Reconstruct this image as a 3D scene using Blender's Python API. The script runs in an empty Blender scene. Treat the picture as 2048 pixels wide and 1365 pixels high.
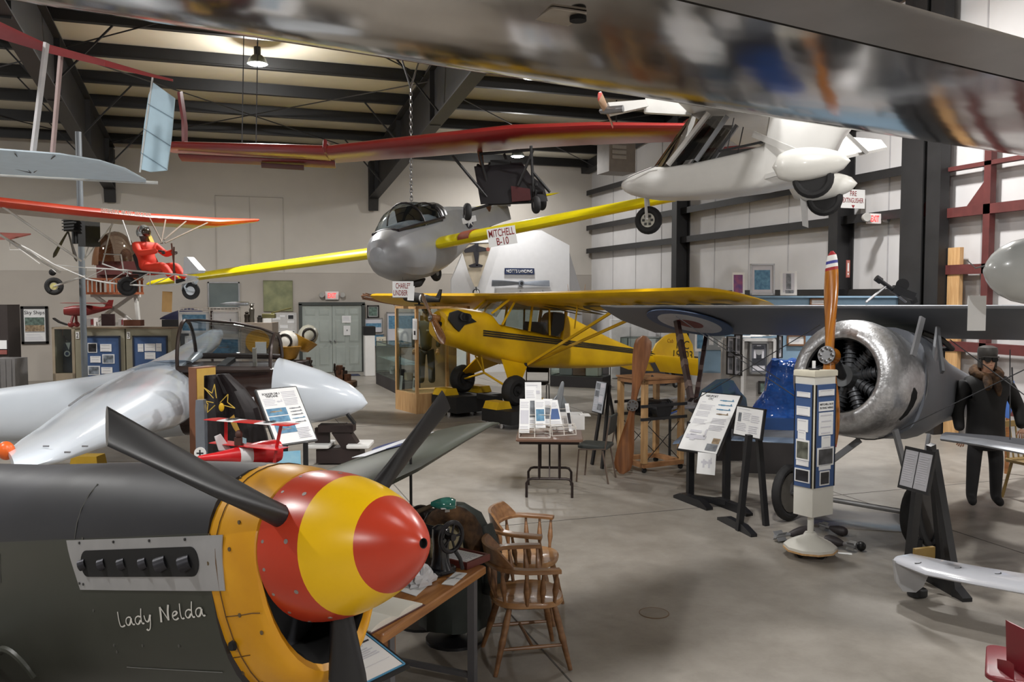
import bpy, bmesh, math, random
from mathutils import Vector as V, Matrix as MX
sc=bpy.context.scene; col=sc.collection
PI=math.pi; R=math.radians; sin=math.sin; cos=math.cos
rnd=random.Random(7)
# ---------------------------------------------------------------- camera geometry
FPX=1700.0; PSI=R(18.7); PIT=R(-3.1); HC=2.4
_f=V((sin(PSI)*cos(PIT),cos(PSI)*cos(PIT),sin(PIT))); _r=V((cos(PSI),-sin(PSI),0)); _u=_r.cross(_f)
_fh=V((sin(PSI),cos(PSI),0)); CAM=V((0,0,HC))
def ray(px,py): return _f+_r*((px-1024)/FPX)+_u*((682.5-py)/FPX)
def W(px,py,d):
    v=ray(px,py); return CAM+v*(d/v.dot(_fh))
def FL(px,py,z=0.0):
    v=ray(px,py); return CAM+v*((z-HC)/v.z)
def BW(px,py,Y=26.7):
    v=ray(px,py); return CAM+v*(Y/v.y)
def RW(px,py,X=11.9):
    v=ray(px,py); return CAM+v*(X/v.x)
def ON(T,px,py,ax,val):
    """local coordinates, in frame T, of the pixel ray where local axis ax equals val"""
    I=T.inverted(); a=I@CAM; b=I.to_3x3()@ray(px,py); return a+b*((val-a[ax])/b[ax])
cam=bpy.data.objects.new('camera',bpy.data.cameras.new('camera')); col.objects.link(cam)
cam.data.sensor_width=36; cam.data.lens=36*FPX/2048; cam.data.clip_start=.05; cam.data.clip_end=200
cam.matrix_world=MX.Translation(CAM)@MX((_r,_u,-_f)).transposed().to_4x4(); sc.camera=cam
YC=-PSI      # heading of camera-right is YC; facing the camera = heading -PI/2+YC
# ---------------------------------------------------------------- materials
def lin(c):
    r=[]
    for x in c:
        x=x/255; r.append(x/12.92 if x<=.04045 else ((x+.055)/1.055)**2.4)
    return (*r,1)
_M={}
def mat(name,c=(128,128,128),rough=.5,metal=0,noise=.06,scale=6,bump=0,coat=0,emit=0,c2=None,stretch=None,detail=4,spec=.5,rn=.0,lo=.35,hi=.7):
    if name in _M: return _M[name]
    m=bpy.data.materials.new(name); m.use_nodes=True; nt=m.node_tree; n=nt.nodes; l=nt.links
    b=n['Principled BSDF']; b.inputs['Roughness'].default_value=rough; b.inputs['Metallic'].default_value=metal
    b.inputs['Specular IOR Level'].default_value=spec
    if coat: b.inputs['Coat Weight'].default_value=coat; b.inputs['Coat Roughness'].default_value=.08
    A=lin(c); B=lin(c2) if c2 else tuple(x*(1-noise*2.2) for x in A[:3])+(1,)
    tc=n.new('ShaderNodeTexCoord'); mp=n.new('ShaderNodeMapping'); l.new(tc.outputs['Object'],mp.inputs[0])
    if stretch: mp.inputs['Scale'].default_value=stretch
    nz=n.new('ShaderNodeTexNoise'); nz.inputs['Scale'].default_value=scale; nz.inputs['Detail'].default_value=detail; l.new(mp.outputs[0],nz.inputs['Vector'])
    cr=n.new('ShaderNodeValToRGB'); cr.color_ramp.elements[0].position=lo; cr.color_ramp.elements[1].position=hi
    cr.color_ramp.elements[0].color=B; cr.color_ramp.elements[1].color=A; l.new(nz.outputs['Fac'],cr.inputs[0]); l.new(cr.outputs[0],b.inputs['Base Color'])
    if rn:
        mr=n.new('ShaderNodeMapRange'); mr.inputs[3].default_value=max(0,rough-rn); mr.inputs[4].default_value=rough+rn; l.new(nz.outputs['Fac'],mr.inputs[0]); l.new(mr.outputs[0],b.inputs['Roughness'])
    if bump:
        bp=n.new('ShaderNodeBump'); bp.inputs['Strength'].default_value=bump; bp.inputs['Distance'].default_value=.02; l.new(nz.outputs['Fac'],bp.inputs['Height']); l.new(bp.outputs[0],b.inputs['Normal'])
    if emit: b.inputs['Emission Color'].default_value=A; b.inputs['Emission Strength'].default_value=emit
    _M[name]=m; return m
def glass(name,tint=(225,235,232),base=.04,edge=.5,gr=.03):
    if name in _M: return _M[name]
    m=bpy.data.materials.new(name); m.use_nodes=True; nt=m.node_tree; n=nt.nodes; l=nt.links
    for x in list(n): n.remove(x)
    o=n.new('ShaderNodeOutputMaterial'); mx=n.new('ShaderNodeMixShader'); t=n.new('ShaderNodeBsdfTransparent'); g=n.new('ShaderNodeBsdfGlossy')
    t.inputs[0].default_value=lin(tint); g.inputs['Roughness'].default_value=gr
    lw=n.new('ShaderNodeLayerWeight'); lw.inputs[0].default_value=.25; mr=n.new('ShaderNodeMapRange'); mr.inputs[3].default_value=base; mr.inputs[4].default_value=edge
    l.new(lw.outputs['Fresnel'],mr.inputs[0]); l.new(mr.outputs[0],mx.inputs[0]); l.new(t.outputs[0],mx.inputs[1]); l.new(g.outputs[0],mx.inputs[2]); l.new(mx.outputs[0],o.inputs[0])
    _M[name]=m; return m
# ---------------------------------------------------------------- mesh builder
def fr(d,up=V((0,0,1))):
    """rotation whose z axis is d"""
    z=V(d).normalized(); x=up.cross(z)
    if x.length<1e-4: x=V((1,0,0)).cross(z)
    if x.length<1e-4: x=V((0,1,0)).cross(z)
    x.normalize(); y=z.cross(x); return MX((x,y,z)).transposed()
class G:
    def __init__(s): s.v=[]; s.f=[]; s.m=[]
    def add(s,vs,fs,mi=0,T=None):
        o=len(s.v)
        s.v+=[(T@V(p)) if T else V(p) for p in vs]
        s.f+=[tuple(i+o for i in f) for f in fs]; s.m+=[mi]*len(fs) if isinstance(mi,int) else list(mi); return s
    def box(s,c,d,mi=0,T=None,rz=0,tz=0):
        x,y,z=d[0]/2,d[1]/2,d[2]/2; k=1-tz
        vs=[V((a*x*(k if q>0 else 1),b*y*(k if q>0 else 1),q*z)) for q in(-1,1) for b in(-1,1) for a in(-1,1)]
        M=MX.Translation(c)@MX.Rotation(rz,4,'Z')
        if T: M=T@M
        return s.add(vs,[(0,2,3,1),(4,5,7,6),(0,1,5,4),(2,6,7,3),(0,4,6,2),(1,3,7,5)],mi,M)
    def rbox(s,c,d,r,mi=0,T=None,n=4,rz=0):
        """box with rounded vertical edges and softened rim"""
        x,y,z=d[0]/2,d[1]/2,d[2]/2; pts=[]
        for cx,cy,a0 in((x-r,y-r,0),(-x+r,y-r,90),(-x+r,-y+r,180),(x-r,-y+r,270)):
            for i in range(n+1): a=R(a0+90*i/n); pts.append((cx+r*cos(a),cy+r*sin(a)))
        M=MX.Translation(c)@MX.Rotation(rz,4,'Z')
        if T: M=T@M
        e=min(r,z)*.35; ring=[]
        for zz,k in((-z,1),(-z+e,0),(z-e,0),(z,1)):
            ring.append([M@V((px*(1-k*e/x),py*(1-k*e/y),zz)) for px,py in pts])
        return s.loft(ring,mi=mi)
    def bar(s,p,q,w,h=None,mi=0,up=V((0,0,1))):
        p,q=V(p),V(q); h=h or w; M=fr(q-p,up).to_4x4(); M.translation=(p+q)/2
        return s.box((0,0,0),(w,h,(q-p).length),mi,M)
    def cyl(s,p,q,r,r2=None,n=12,mi=0,cap=True):
        p,q=V(p),V(q); r2=r if r2 is None else r2; B=fr(q-p)
        a=[p+B@V((r*cos(2*PI*i/n),r*sin(2*PI*i/n),0)) for i in range(n)]
        b=[q+B@V((r2*cos(2*PI*i/n),r2*sin(2*PI*i/n),0)) for i in range(n)]
        return s.loft([a,b],cap=cap,mi=mi)
    def loft(s,rings,cap=True,closed=True,mi=0,mf=None,loop=False):
        n=len(rings[0]); o=len(s.v); k=len(rings)
        for r in rings: s.v+=[V(p) for p in r]
        for i in range(k if loop else k-1):
            for j in range(n if closed else n-1):
                a=o+i*n; b=o+((i+1)%k)*n; j2=(j+1)%n
                s.f.append((a+j,a+j2,b+j2,b+j)); s.m.append(mf(i,j) if mf else mi)
        if cap and not loop and closed:
            s.f.append(tuple(o+j for j in reversed(range(n)))); s.m.append(mf(0,0) if mf else mi)
            s.f.append(tuple(o+(k-1)*n+j for j in range(n))); s.m.append(mf(k-2,0) if mf else mi)
        return s
    def tube(s,pts,r,n=8,mi=0,loop=False,cap=True):
        pts=[V(p) for p in pts]; rings=[]; k=len(pts); up=None
        for i,p in enumerate(pts):
            a=pts[(i-1)%k] if (loop or i) else p; b=pts[(i+1)%k] if (loop or i<k-1) else p
            d=(b-a).normalized(); rr=r[i] if isinstance(r,(list,tuple)) else r
            if up is None:
                up=V((0,0,1)) if abs(d.z)<.9 else V((1,0,0))
            x=up.cross(d)
            if x.length<1e-5: x=V((0,1,.01)).cross(d)
            x.normalize(); y=d.cross(x); up=y
            rings.append([p+x*(rr*cos(2*PI*j/n))+y*(rr*sin(2*PI*j/n)) for j in range(n)])
        return s.loft(rings,cap=cap,mi=mi,loop=loop)
    def lathe(s,prof,n=24,mi=0,T=None,mf=None,sy=1.0,cap=True):
        """prof: (radius,height) up local z"""
        rings=[]
        for r,h in prof:
            ring=[V((r*cos(2*PI*j/n),r*sy*sin(2*PI*j/n),h)) for j in range(n)]
            rings.append([(T@p) if T else p for p in ring])
        return s.loft(rings,mi=mi,mf=mf,cap=cap)
    def sph(s,c,r,n=16,mi=0,T=None,k=10):
        rx,ry,rz=(r,r,r) if not isinstance(r,(tuple,list)) else r; rings=[]
        for i in range(k+1):
            a=-PI/2+PI*i/k; a=max(-PI/2+.02,min(PI/2-.02,a))
            ring=[V((c[0]+rx*cos(a)*cos(2*PI*j/n),c[1]+ry*cos(a)*sin(2*PI*j/n),c[2]+rz*sin(a))) for j in range(n)]
            rings.append([(T@p) if T else p for p in ring])
        return s.loft(rings,mi=mi)
    def prism(s,pts,z0,z1,mi=0,T=None):
        """2-D outline (x,y) extruded along local z"""
        a=[V((p[0],p[1],z0)) for p in pts]; b=[V((p[0],p[1],z1)) for p in pts]
        if T: a=[T@p for p in a]; b=[T@p for p in b]
        return s.loft([a,b],mi=mi)
    def quad(s,a,b,c,d,mi=0): return s.add([a,b,c,d],[(0,1,2,3)],mi)
    def ob(s,name,mats,parent=None,T=None,ang=38,flat=False,bevel=0):
        me=bpy.data.meshes.new(name); me.from_pydata([tuple(p) for p in s.v],[],s.f)
        if not isinstance(mats,(list,tuple)): mats=[mats]
        for m in mats: me.materials.append(m)
        for p,mi in zip(me.polygons,s.m): p.material_index=mi
        bm=bmesh.new(); bm.from_mesh(me); bmesh.ops.remove_doubles(bm,verts=bm.verts,dist=1e-5); bmesh.ops.recalc_face_normals(bm,faces=bm.faces); bm.to_mesh(me); bm.free()
        if not flat:
            me.polygons.foreach_set('use_smooth',[True]*len(me.polygons)); me.set_sharp_from_angle(angle=R(ang))
        o=bpy.data.objects.new(name,me); col.objects.link(o)
        if parent: o.parent=parent
        if T is not None: o.matrix_local=T
        if bevel:
            b=o.modifiers.new('b','BEVEL'); b.width=bevel; b.segments=2; b.limit_method='ANGLE'
        return o
def TR(x=0,y=0,z=0,rz=0,ry=0,rx=0):
    return MX.Translation((x,y,z))@MX.Rotation(rz,4,'Z')@MX.Rotation(ry,4,'Y')@MX.Rotation(rx,4,'X')
def pose(p,yaw,pit=0,rol=0):
    """nose along +x, left +y; pit>0 nose up (degrees)"""
    return MX.Translation(p)@MX.Rotation(R(yaw),4,'Z')@MX.Rotation(-R(pit),4,'Y')@MX.Rotation(R(rol),4,'X')
def tag(o,label,cat,group=None,kind=None):
    if label: o['label']=label; o['category']=cat
    if group: o['group']=group
    if kind: o['kind']=kind
    return o
def thing(name,label,cat,T=None,group=None):
    o=bpy.data.objects.new(name,None); col.objects.link(o); o.empty_display_size=.1
    if T is not None: o.matrix_world=T if isinstance(T,MX) else MX.Translation(T)
    return tag(o,label,cat,group)
def struct(o,): o['kind']='structure'; return o
_kids={}
def dup(o,T,label=None,parent=None):
    c=o.copy(); col.objects.link(c)
    if parent: c.parent=parent
    else: c.matrix_world=T
    if label: c['label']=label
    for ch in [x for x in bpy.data.objects if x.parent==o]: dup(ch,None,None,c)
    return c
def text(s,h,mt,parent=None,T=None,name='lettering',w=None,ext=.002,shear=0,al='CENTER',bold=0):
    cu=bpy.data.curves.new(name,'FONT'); cu.body=s; cu.size=1; cu.align_x=al; cu.align_y='CENTER'; cu.shear=shear; cu.offset=bold; cu.resolution_u=3
    o=bpy.data.objects.new(name,cu); col.objects.link(o); dg=bpy.context.evaluated_depsgraph_get(); me=bpy.data.meshes.new_from_object(o.evaluated_get(dg)); bpy.data.objects.remove(o); bpy.data.curves.remove(cu)
    xs=[v.co.x for v in me.vertices]; ys=[v.co.y for v in me.vertices]
    ky=h/(max(ys)-min(ys)); kx=w/(max(xs)-min(xs)) if w else ky
    cx=(max(xs)+min(xs))/2 if al=='CENTER' else min(xs); cy=(max(ys)+min(ys))/2
    bm=bmesh.new(); bm.from_mesh(me)
    for v in bm.verts: v.co=V(((v.co.x-cx)*kx,(v.co.y-cy)*ky,0))
    r=bmesh.ops.extrude_face_region(bm,geom=bm.faces[:])
    for v in [g for g in r['geom'] if isinstance(g,bmesh.types.BMVert)]: v.co.z+=ext
    bmesh.ops.recalc_face_normals(bm,faces=bm.faces); bm.to_mesh(me); bm.free(); me.name=name
    me.materials.clear(); me.materials.append(mt)
    o=bpy.data.objects.new(name,me); col.objects.link(o)
    if parent: o.parent=parent
    if T is not None: o.matrix_local=T
    return o
def face(p,right,up):
    """frame at p with local x=right, local y=up, z=outward normal"""
    x=V(right).normalized(); y=V(up); y=(y-x*y.dot(x)).normalized(); M=MX((x,y,x.cross(y))).transposed().to_4x4(); M.translation=p; return M
NB=lambda p: face(p,(1,0,0),(0,0,1))        # on the back wall, looking towards the camera
NR=lambda p: face(p,(0,-1,0),(0,0,1))       # on the right wall
def airfoil(n=11,camber=.02):
    """upper from LE to TE then lower back; unit chord, x aft positive"""
    up=[];lo=[]
    for i in range(n):
        x=(1-cos(PI*i/(n-1)))/2
        t=2.5*(.2969*math.sqrt(x)-.126*x-.3516*x*x+.2843*x**3-.1015*x**4); c=camber*4*x*(1-x)
        up.append((x,c+t)); lo.append((x,c-t))
    return up+lo[-2:0:-1]
AF=airfoil(); NAF=len(AF)
def wring(y,xle,z,ch,th=.12,tw=0,af=None):
    out=[]
    for x,t in (af or AF):
        dx=-x*ch; dz=t*ch*th*2
        a=R(tw); out.append(V((xle+dx*cos(a)+dz*sin(a)*0,y,z+dz+dx*-sin(a)*-1*0-(-dx)*sin(a))))
    return out
def wing(g,st,mi=0,mf=None,tip0=False,tip1=True,th=.12,af=None):
    """st: (y,xLE,z,chord[,th]) rows; rounded tip appended at the end"""
    rows=[list(s)+[th] if len(s)<5 else list(s) for s in st]
    def rounded(a,b):
        d=a[0]-b[0]; sg=1 if d>0 else -1; L=min(abs(d)*.5,a[3]*.45); out=[]
        for k in (.35,.65,.87,.98):
            c=math.sqrt(1-k*k)*.97+.03
            out.append([a[0]+sg*L*k,a[1]-a[3]*(1-c)*.5,a[2],a[3]*c,a[4]*max(.35,c)])
        return out
    if tip1: rows=rows+rounded(rows[-1],rows[-2])
    if tip0: rows=rounded(rows[0],rows[1])[::-1]+rows
    g.loft([wring(*r,af=af) if len(r)<6 else wring(*r) for r in rows],mi=mi,mf=mf); return g
def supers(w,h,n=20,p=2.4,cz=0,cy=0,x=0,hb=None):
    """ring in the local y-z plane at x: superellipse half sizes w,h (hb = lower half height)"""
    out=[]
    for j in range(n):
        a=2*PI*j/n; c,s_=cos(a),sin(a)
        yy=math.copysign(abs(c)**(2/p),c)*w; zz=math.copysign(abs(s_)**(2/p),s_)*(h if s_>=0 else (hb or h))
        out.append(V((x,cy+yy,cz+zz)))
    return out
def wheel(parent,T,r,w,hub,name='wheel',hubmat=None,spokes=0):
    """tyre and hub as a part and sub-part; axle along local y"""
    g=G(); rr=w*.5; rings=[]
    for i in range(24):
        a=2*PI*i/24; ring=[]
        for j in range(10):
            b=2*PI*j/10; q=r-rr*.9+rr*.9*cos(b); ring.append(V((q*cos(a),w/2*sin(b),q*sin(a))))
        rings.append(ring)
    g.loft(rings,loop=True); t=g.ob(name,mat('tyre',(28,27,28),.75,noise=.15,scale=20),parent,T)
    h=G(); h.cyl((0,-w*.32,0),(0,w*.32,0),hub,n=20)
    if spokes:
        for k in range(spokes):
            a=2*PI*k/spokes; h.cyl((0,-w*.36,0),(0,w*.36,0),hub*.3,n=10); h.box((hub*.55*cos(a),0,hub*.55*sin(a)),(hub*.3,w*.8,hub*.3),1)
    h.ob('hub',[hubmat or mat('hub_metal',(150,150,148),.4,.6),mat('hub_dark',(60,60,60),.6)],t); return t
def blade_prop(g,T,L,w0,w1,th,ang,mi=0,n=9,pitch=35,root=.0,tipmi=None,square=False,prof=None):
    """one propeller blade along local +z of a frame turned by ang about x (the shaft)"""
    M=T@MX.Rotation(ang,4,'X'); rings=[]
    N=n
    for i in range(N+1):
        t=i/N; z=root+(L-root)*t
        w=(prof(t) if prof else w0+(w1-w0)*sin(PI*min(1,t*1.15)*.5))
        if not square and t>.82: w*=math.sqrt(max(.02,1-((t-.82)/.185)**2))
        a=R(pitch*(1.45-1.1*t)); th_=th*(1-.72*t); ring=[]
        for j in range(12):
            b=2*PI*j/12; y=w/2*cos(b); x=th_/2*sin(b)
            ring.append(M@V((x*cos(a)+y*sin(a),y*cos(a)-x*sin(a),z)))
        rings.append(ring)
    g.loft(rings,mf=(lambda i,j:(tipmi if tipmi is not None and i>=N-2 else mi))); return g
def skinbody(name,J,E,mt,parent=None,T=None,root=0,sub=2):
    """J: (x,y,z,rx[,ry]) joints; E: edges; one continuous skinned surface"""
    me=bpy.data.meshes.new(name); me.from_pydata([j[:3] for j in J],E,[]); o=bpy.data.objects.new(name,me); col.objects.link(o)
    md=o.modifiers.new('s','SKIN'); md.use_smooth_shade=True; sv=me.skin_vertices[0].data
    for i,j in enumerate(J): sv[i].radius=(j[3],j[4] if len(j)>4 else j[3]); sv[i].use_root=(i==root)
    sd=o.modifiers.new('d','SUBSURF'); sd.levels=sub; sd.render_levels=sub
    dg=bpy.context.evaluated_depsgraph_get(); m2=bpy.data.meshes.new_from_object(o.evaluated_get(dg)); o.modifiers.clear(); o.data=m2; m2.materials.clear(); m2.materials.append(mt); m2.name=name
    m2.polygons.foreach_set('use_smooth',[True]*len(m2.polygons))
    if parent: o.parent=parent
    if T is not None: o.matrix_local=T
    return o
# shared materials
WHITE=mat('white_paint',(225,224,222),.45,noise=.02); PAPER=mat('paper',(226,226,226),.7,noise=.02); INK=mat('ink',(48,46,50),.8); GREY_TEXT=mat('print_grey',(198,197,204),.8,noise=.02)
BLACK=mat('black_paint',(24,24,27),.4,noise=.1); BLACKMATTE=mat('black_matte',(26,25,26),.8,noise=.1); STEEL=mat('steel',(150,150,152),.35,.85,noise=.1); DKSTEEL=mat('dark_steel',(70,70,72),.45,.7,noise=.1)
WOOD=mat('oak',(160,108,62),.45,noise=.18,scale=5,stretch=(1,1,9),c2=(120,74,38)); WOODL=mat('pine',(206,168,120),.55,noise=.1,scale=5,stretch=(6,6,.6),c2=(184,142,94)); WOODDK=mat('dark_wood',(74,46,34),.5,noise=.2,scale=6,stretch=(1,1,8))
BROWN=mat('brown_wood',(120,76,46),.5,noise=.2,scale=6); CHROME=mat('chrome',(215,215,218),.12,1,noise=.02); REDTXT=mat('red_letter',(140,38,44),.6); BLUETXT=mat('navy',(34,46,84),.6)
GLASSP=glass('clear_glass'); CASEGL=glass('case_glass',(240,246,244),.04,.4)
# ---------------------------------------------------------------- room shell
YB=26.7; XR=11.9; XL=-18.0; YF=-14.0; YRIDGE=7.0
def zroof(y): return 6.85+.09*(YB-max(y,2*YRIDGE-y)) if y<YRIDGE else 6.85+.09*(YB-y)
def concrete():
    m=mat('concrete',(158,152,144),.42,noise=.1,scale=.55,c2=(137,131,123),detail=10,spec=.45,rn=.12,lo=.3,hi=.72)
    nt=m.node_tree; n=nt.nodes; l=nt.links; b=n['Principled BSDF']
    tc=n['Texture Coordinate']; cr=n['Color Ramp']
    nz=n.new('ShaderNodeTexNoise'); nz.inputs['Scale'].default_value=2.6; nz.inputs['Detail'].default_value=9; nz.inputs['Roughness'].default_value=.72; l.new(tc.outputs['Object'],nz.inputs['Vector'])
    r2=n.new('ShaderNodeValToRGB'); r2.color_ramp.elements[0].position=.36; r2.color_ramp.elements[1].position=.6; r2.color_ramp.elements[0].color=(.62,.6,.57,1); r2.color_ramp.elements[1].color=(1,1,1,1); l.new(nz.outputs['Fac'],r2.inputs[0])
    mx=n.new('ShaderNodeMix'); mx.data_type='RGBA'; mx.blend_type='MULTIPLY'; mx.inputs[0].default_value=.55; l.new(cr.outputs[0],mx.inputs[6]); l.new(r2.outputs[0],mx.inputs[7]); l.new(mx.outputs[2],b.inputs['Base Color'])
    return m
g=G(); g.box(((XL+XR)/2,(YF+YB)/2,-.1),(XR-XL+.6,YB-YF+.6,.2)); struct(g.ob('floor',concrete()))
# saw-cut joints in the slab
jm=mat('slab_joint',(92,88,84),.8)
for k,(a,b) in enumerate((((-14,8.3,.001),(11.5,8.3,.001)),((2.0,-2,.001),(2.0,24,.001)),((7.0,-2,.001),(7.0,24,.001)),((-14,15.5,.001),(11.5,15.5,.001)))):
    g=G(); g.bar(a,b,.012,.002); struct(g.ob('trim_%d'%(k+1),jm))
WALLM=mat('drywall',(192,186,178),.8,noise=.03,scale=1.2,spec=.2); WALLG=mat('drywall_lower',(172,165,157),.8,noise=.03,scale=1.2,spec=.2)
INSUL=mat('insulation_vinyl',(208,206,206),.55,noise=.06,scale=.8,bump=.35); ROOFM=mat('roof_insulation',(206,200,184),.5,noise=.05,scale=.9,bump=.3); DARK=mat('frame_steel',(36,35,36),.55,noise=.14,scale=3); PURL=mat('purlin_steel',(18,18,19),.5,noise=.15,scale=3)
zs=BW(620,545).z
g=G(); g.box(((XL+XR)/2,YB+.1,(zs+7)/2),(XR-XL+.2,.2,7-zs)); g.box(((XL+XR)/2,YB+.095,zs/2),(XR-XL+.2,.21,zs),1); g.box(((XL+XR)/2,YB-.01,zs),(XR-XL,.012,.03),0)
struct(g.ob('wall_back',[WALLM,WALLG]))
a,b=BW(430,391),BW(566,391)
g=G()
for p,q in(((a.x,zs),(a.x,a.z)),((a.x,a.z),(b.x,a.z)),((b.x,a.z),(b.x,zs)),(((a.x+b.x)/2,zs),((a.x+b.x)/2,a.z))): g.bar((p[0],YB-.012,p[1]),(q[0],YB-.012,q[1]),.03,.02)
struct(g.ob('trim_5',mat('panel_edge',(172,166,158),.8)))
g=G()
n=60
for i in range(n):      # quilted vinyl between girts, slight pillow
    pass
g.box((XR+.1,(YF+YB)/2,4.4),(.2,YB-YF+.4,8.8)); struct(g.ob('wall_right',INSUL))
g=G(); g.box((XL-.1,(YF+YB)/2,4.4),(.2,YB-YF+.4,8.8)); struct(g.ob('wall_left',INSUL))
g=G(); g.box(((XL+XR)/2,YF-.1,4.4),(XR-XL+.4,.2,8.8)); struct(g.ob('wall_front',INSUL))
g=G()
for y0,y1 in((YRIDGE,YB+.3),(2*YRIDGE-YB,YRIDGE)):
    z0,z1=zroof(y0),zroof(y1); vs=[(XL-.3,y0,z0),(XR+.3,y0,z0),(XR+.3,y1,z1),(XL-.3,y1,z1)]
    g.add(vs+[(x,y,z+.15) for x,y,z in vs],[(0,1,2,3),(7,6,5,4),(0,4,5,1),(1,5,6,2),(2,6,7,3),(3,7,4,0)])
struct(g.ob('ceiling',ROOFM))
# purlins
ys=[26.2]; 
while ys[-1]>YF+1: ys.append(ys[-1]-1.72)
for y in ys:
    z=zroof(y); g=G(); g.box(((XL+XR)/2,y,z-.14),(XR-XL,.07,.27)); g.box(((XL+XR)/2,y-.06,z-.27),(XR-XL,.13,.02)); g.box(((XL+XR)/2,y+.05,z-.012),(XR-XL,.12,.02))
    o=g.ob('purlin',PURL); struct(o)
# rigid frames: tapered rafters and back-wall column stubs
for fx in(-10.45,-3.0,4.45):
    g=G(); zb=lambda y:5.38+.086*(YB-y)
    for y0,y1 in((YRIDGE,26.62),):
        # web
        g.add([(fx-.012,y1,zb(y1)),(fx-.012,y0,zb(y0)+.1),(fx-.012,y0,zroof(y0)-.03),(fx-.012,y1,zroof(y1)-.03),(fx+.012,y1,zb(y1)),(fx+.012,y0,zb(y0)+.1),(fx+.012,y0,zroof(y0)-.03),(fx+.012,y1,zroof(y1)-.03)],[(0,1,2,3),(7,6,5,4),(0,4,5,1),(3,2,6,7),(0,3,7,4),(1,5,6,2)])
        g.bar((fx,y1,zb(y1)),(fx,y0,zb(y0)+.1),.30,.03); g.bar((fx,y1,zroof(y1)-.29),(fx,y0,zroof(y0)-.29),.30,.03)
        for yy in(25.6,22.2,18.4,14.4,10.6): g.box((fx,yy,(zb(yy)+zroof(yy))/2-.14),(.24,.02,zroof(yy)-zb(yy)-.3))
        g.add([(fx-.15,y1,5.02),(fx+.15,y1,5.02),(fx+.15,y1-.05,5.02),(fx-.15,y1-.05,5.02),(fx-.15,y1,6.5),(fx+.15,y1,6.5),(fx+.15,y1-.4,6.5),(fx-.15,y1-.4,6.5)],[(0,1,2,3),(4,5,6,7),(0,1,5,4),(1,2,6,5),(2,3,7,6),(3,0,4,7)])
    yb=2*YRIDGE-YB
    g.add([(fx-.012,yb,5.5),(fx-.012,YRIDGE,7.2),(fx-.012,YRIDGE,8.2),(fx-.012,yb,6.5),(fx+.012,yb,5.5),(fx+.012,YRIDGE,7.2),(fx+.012,YRIDGE,8.2),(fx+.012,yb,6.5)],[(0,1,2,3),(7,6,5,4),(0,4,5,1),(3,2,6,7),(0,3,7,4),(1,5,6,2)])
    struct(g.ob('rafter_frame',DARK))
    # flange braces from purlins down to the rafter
    for yy in(24.5,21,17.6):
        g=G()
        for s in(-1,1): g.bar((fx+s*1.15,yy,zroof(yy)-.25),(fx+s*.1,yy,zb(yy)+.06),.05,.03)
        struct(g.ob('flange_brace',PURL))
# roof rod bracing
for a,b in(((-3,26,6.6),(4.45,19,7.2)),((4.45,26,6.6),(-3,19,7.2)),((4.45,26,6.6),(11.8,19,7.2)),((11.8,26,6.6),(4.45,19,7.2)),((-3,19,7.25),(4.45,12,7.85)),((4.45,19,7.25),(-3,12,7.85)),((-10.4,26,6.6),(-3,19,7.2)),((-3,26,6.6),(-10.4,19,7.2))):
    g=G(); g.cyl(a,b,.014,n=6); struct(g.ob('brace_rod',DKSTEEL))
# right wall: columns, girts, rafter
for y in(20.35,14.05):
    g=G(); z=zroof(y)-.2; g.box((XR-.02,y,z/2),(.03,.26,z)); g.box((XR-.40,y,z/2),(.03,.26,z)); g.box((XR-.2,y,z/2),(.36,.03,z)); struct(g.ob('column',DARK))
g=G(); y=12.0; z=zroof(y)-.2; g.box((XR-.02,y,z/2),(.03,.5,z)); g.box((XR-.42,y,z/2),(.03,.5,z)); g.box((XR-.2,y,z/2),(.38,.03,z)); g.box((XR-.3,y-.45,z/2),(.2,.3,z)); struct(g.ob('column',DARK))
for z,y0,y1 in((4.72,12.1,26.6),(3.95,12.1,26.6),(2.5,12.1,26.6),(5.9,-2,26.6)):
    g=G(); g.box((XR-.12,(y0+y1)/2,z),(.22,y1-y0,.03)); g.box((XR-.23,(y0+y1)/2,z-.07),(.02,y1-y0,.16)); struct(g.ob('girt',DARK))
g=G(); g.bar((XR-.25,YRIDGE,zroof(YRIDGE)-.2),(XR-.25,YB,zroof(YB)-.2),.3,.32); struct(g.ob('rafter_frame',DARK))
g=G(); g.bar((XR-.25,YRIDGE,zroof(YRIDGE)-.2),(XR-.25,2*YRIDGE-YB,zroof(YB)-.2),.3,.32); struct(g.ob('rafter_frame',DARK))
# hangar door framework in red oxide steel
REDOX=mat('red_oxide_steel',(96,44,42),.6,noise=.12,scale=5)
pz=lambda px,py: RW(px,py,XR-.2)
for y in(pz(1876,500).y,pz(1974,500).y,pz(2046,500).y-.3,6.2):
    g=G(); g.box((XR-.18,y,3.1),(.12,.13,6.2)); struct(g.ob('door_post',REDOX))
for z,w in((pz(1950,421).z,.16),(pz(1950,331).z,.07),(pz(1900,540).z,.16),(pz(1900,692).z,.16),(pz(2000,820).z,.14)):
    g=G(); g.box((XR-.18,7.6,z),(.12,8.4,w)); struct(g.ob('door_rail',REDOX))
g=G(); g.add([(XR-.2,pz(1876,500).y+.05,pz(1950,421).z),(XR-.2,pz(1876,500).y+.55,pz(1950,421).z),(XR-.2,pz(1876,500).y+.05,pz(1950,421).z+.5),(XR-.16,pz(1876,500).y+.05,pz(1950,421).z),(XR-.16,pz(1876,500).y+.55,pz(1950,421).z),(XR-.16,pz(1876,500).y+.05,pz(1950,421).z+.5)],[(0,1,2),(5,4,3),(0,3,4,1),(1,4,5,2),(2,5,3,0)]); struct(g.ob('gusset_plate',REDOX))
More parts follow.
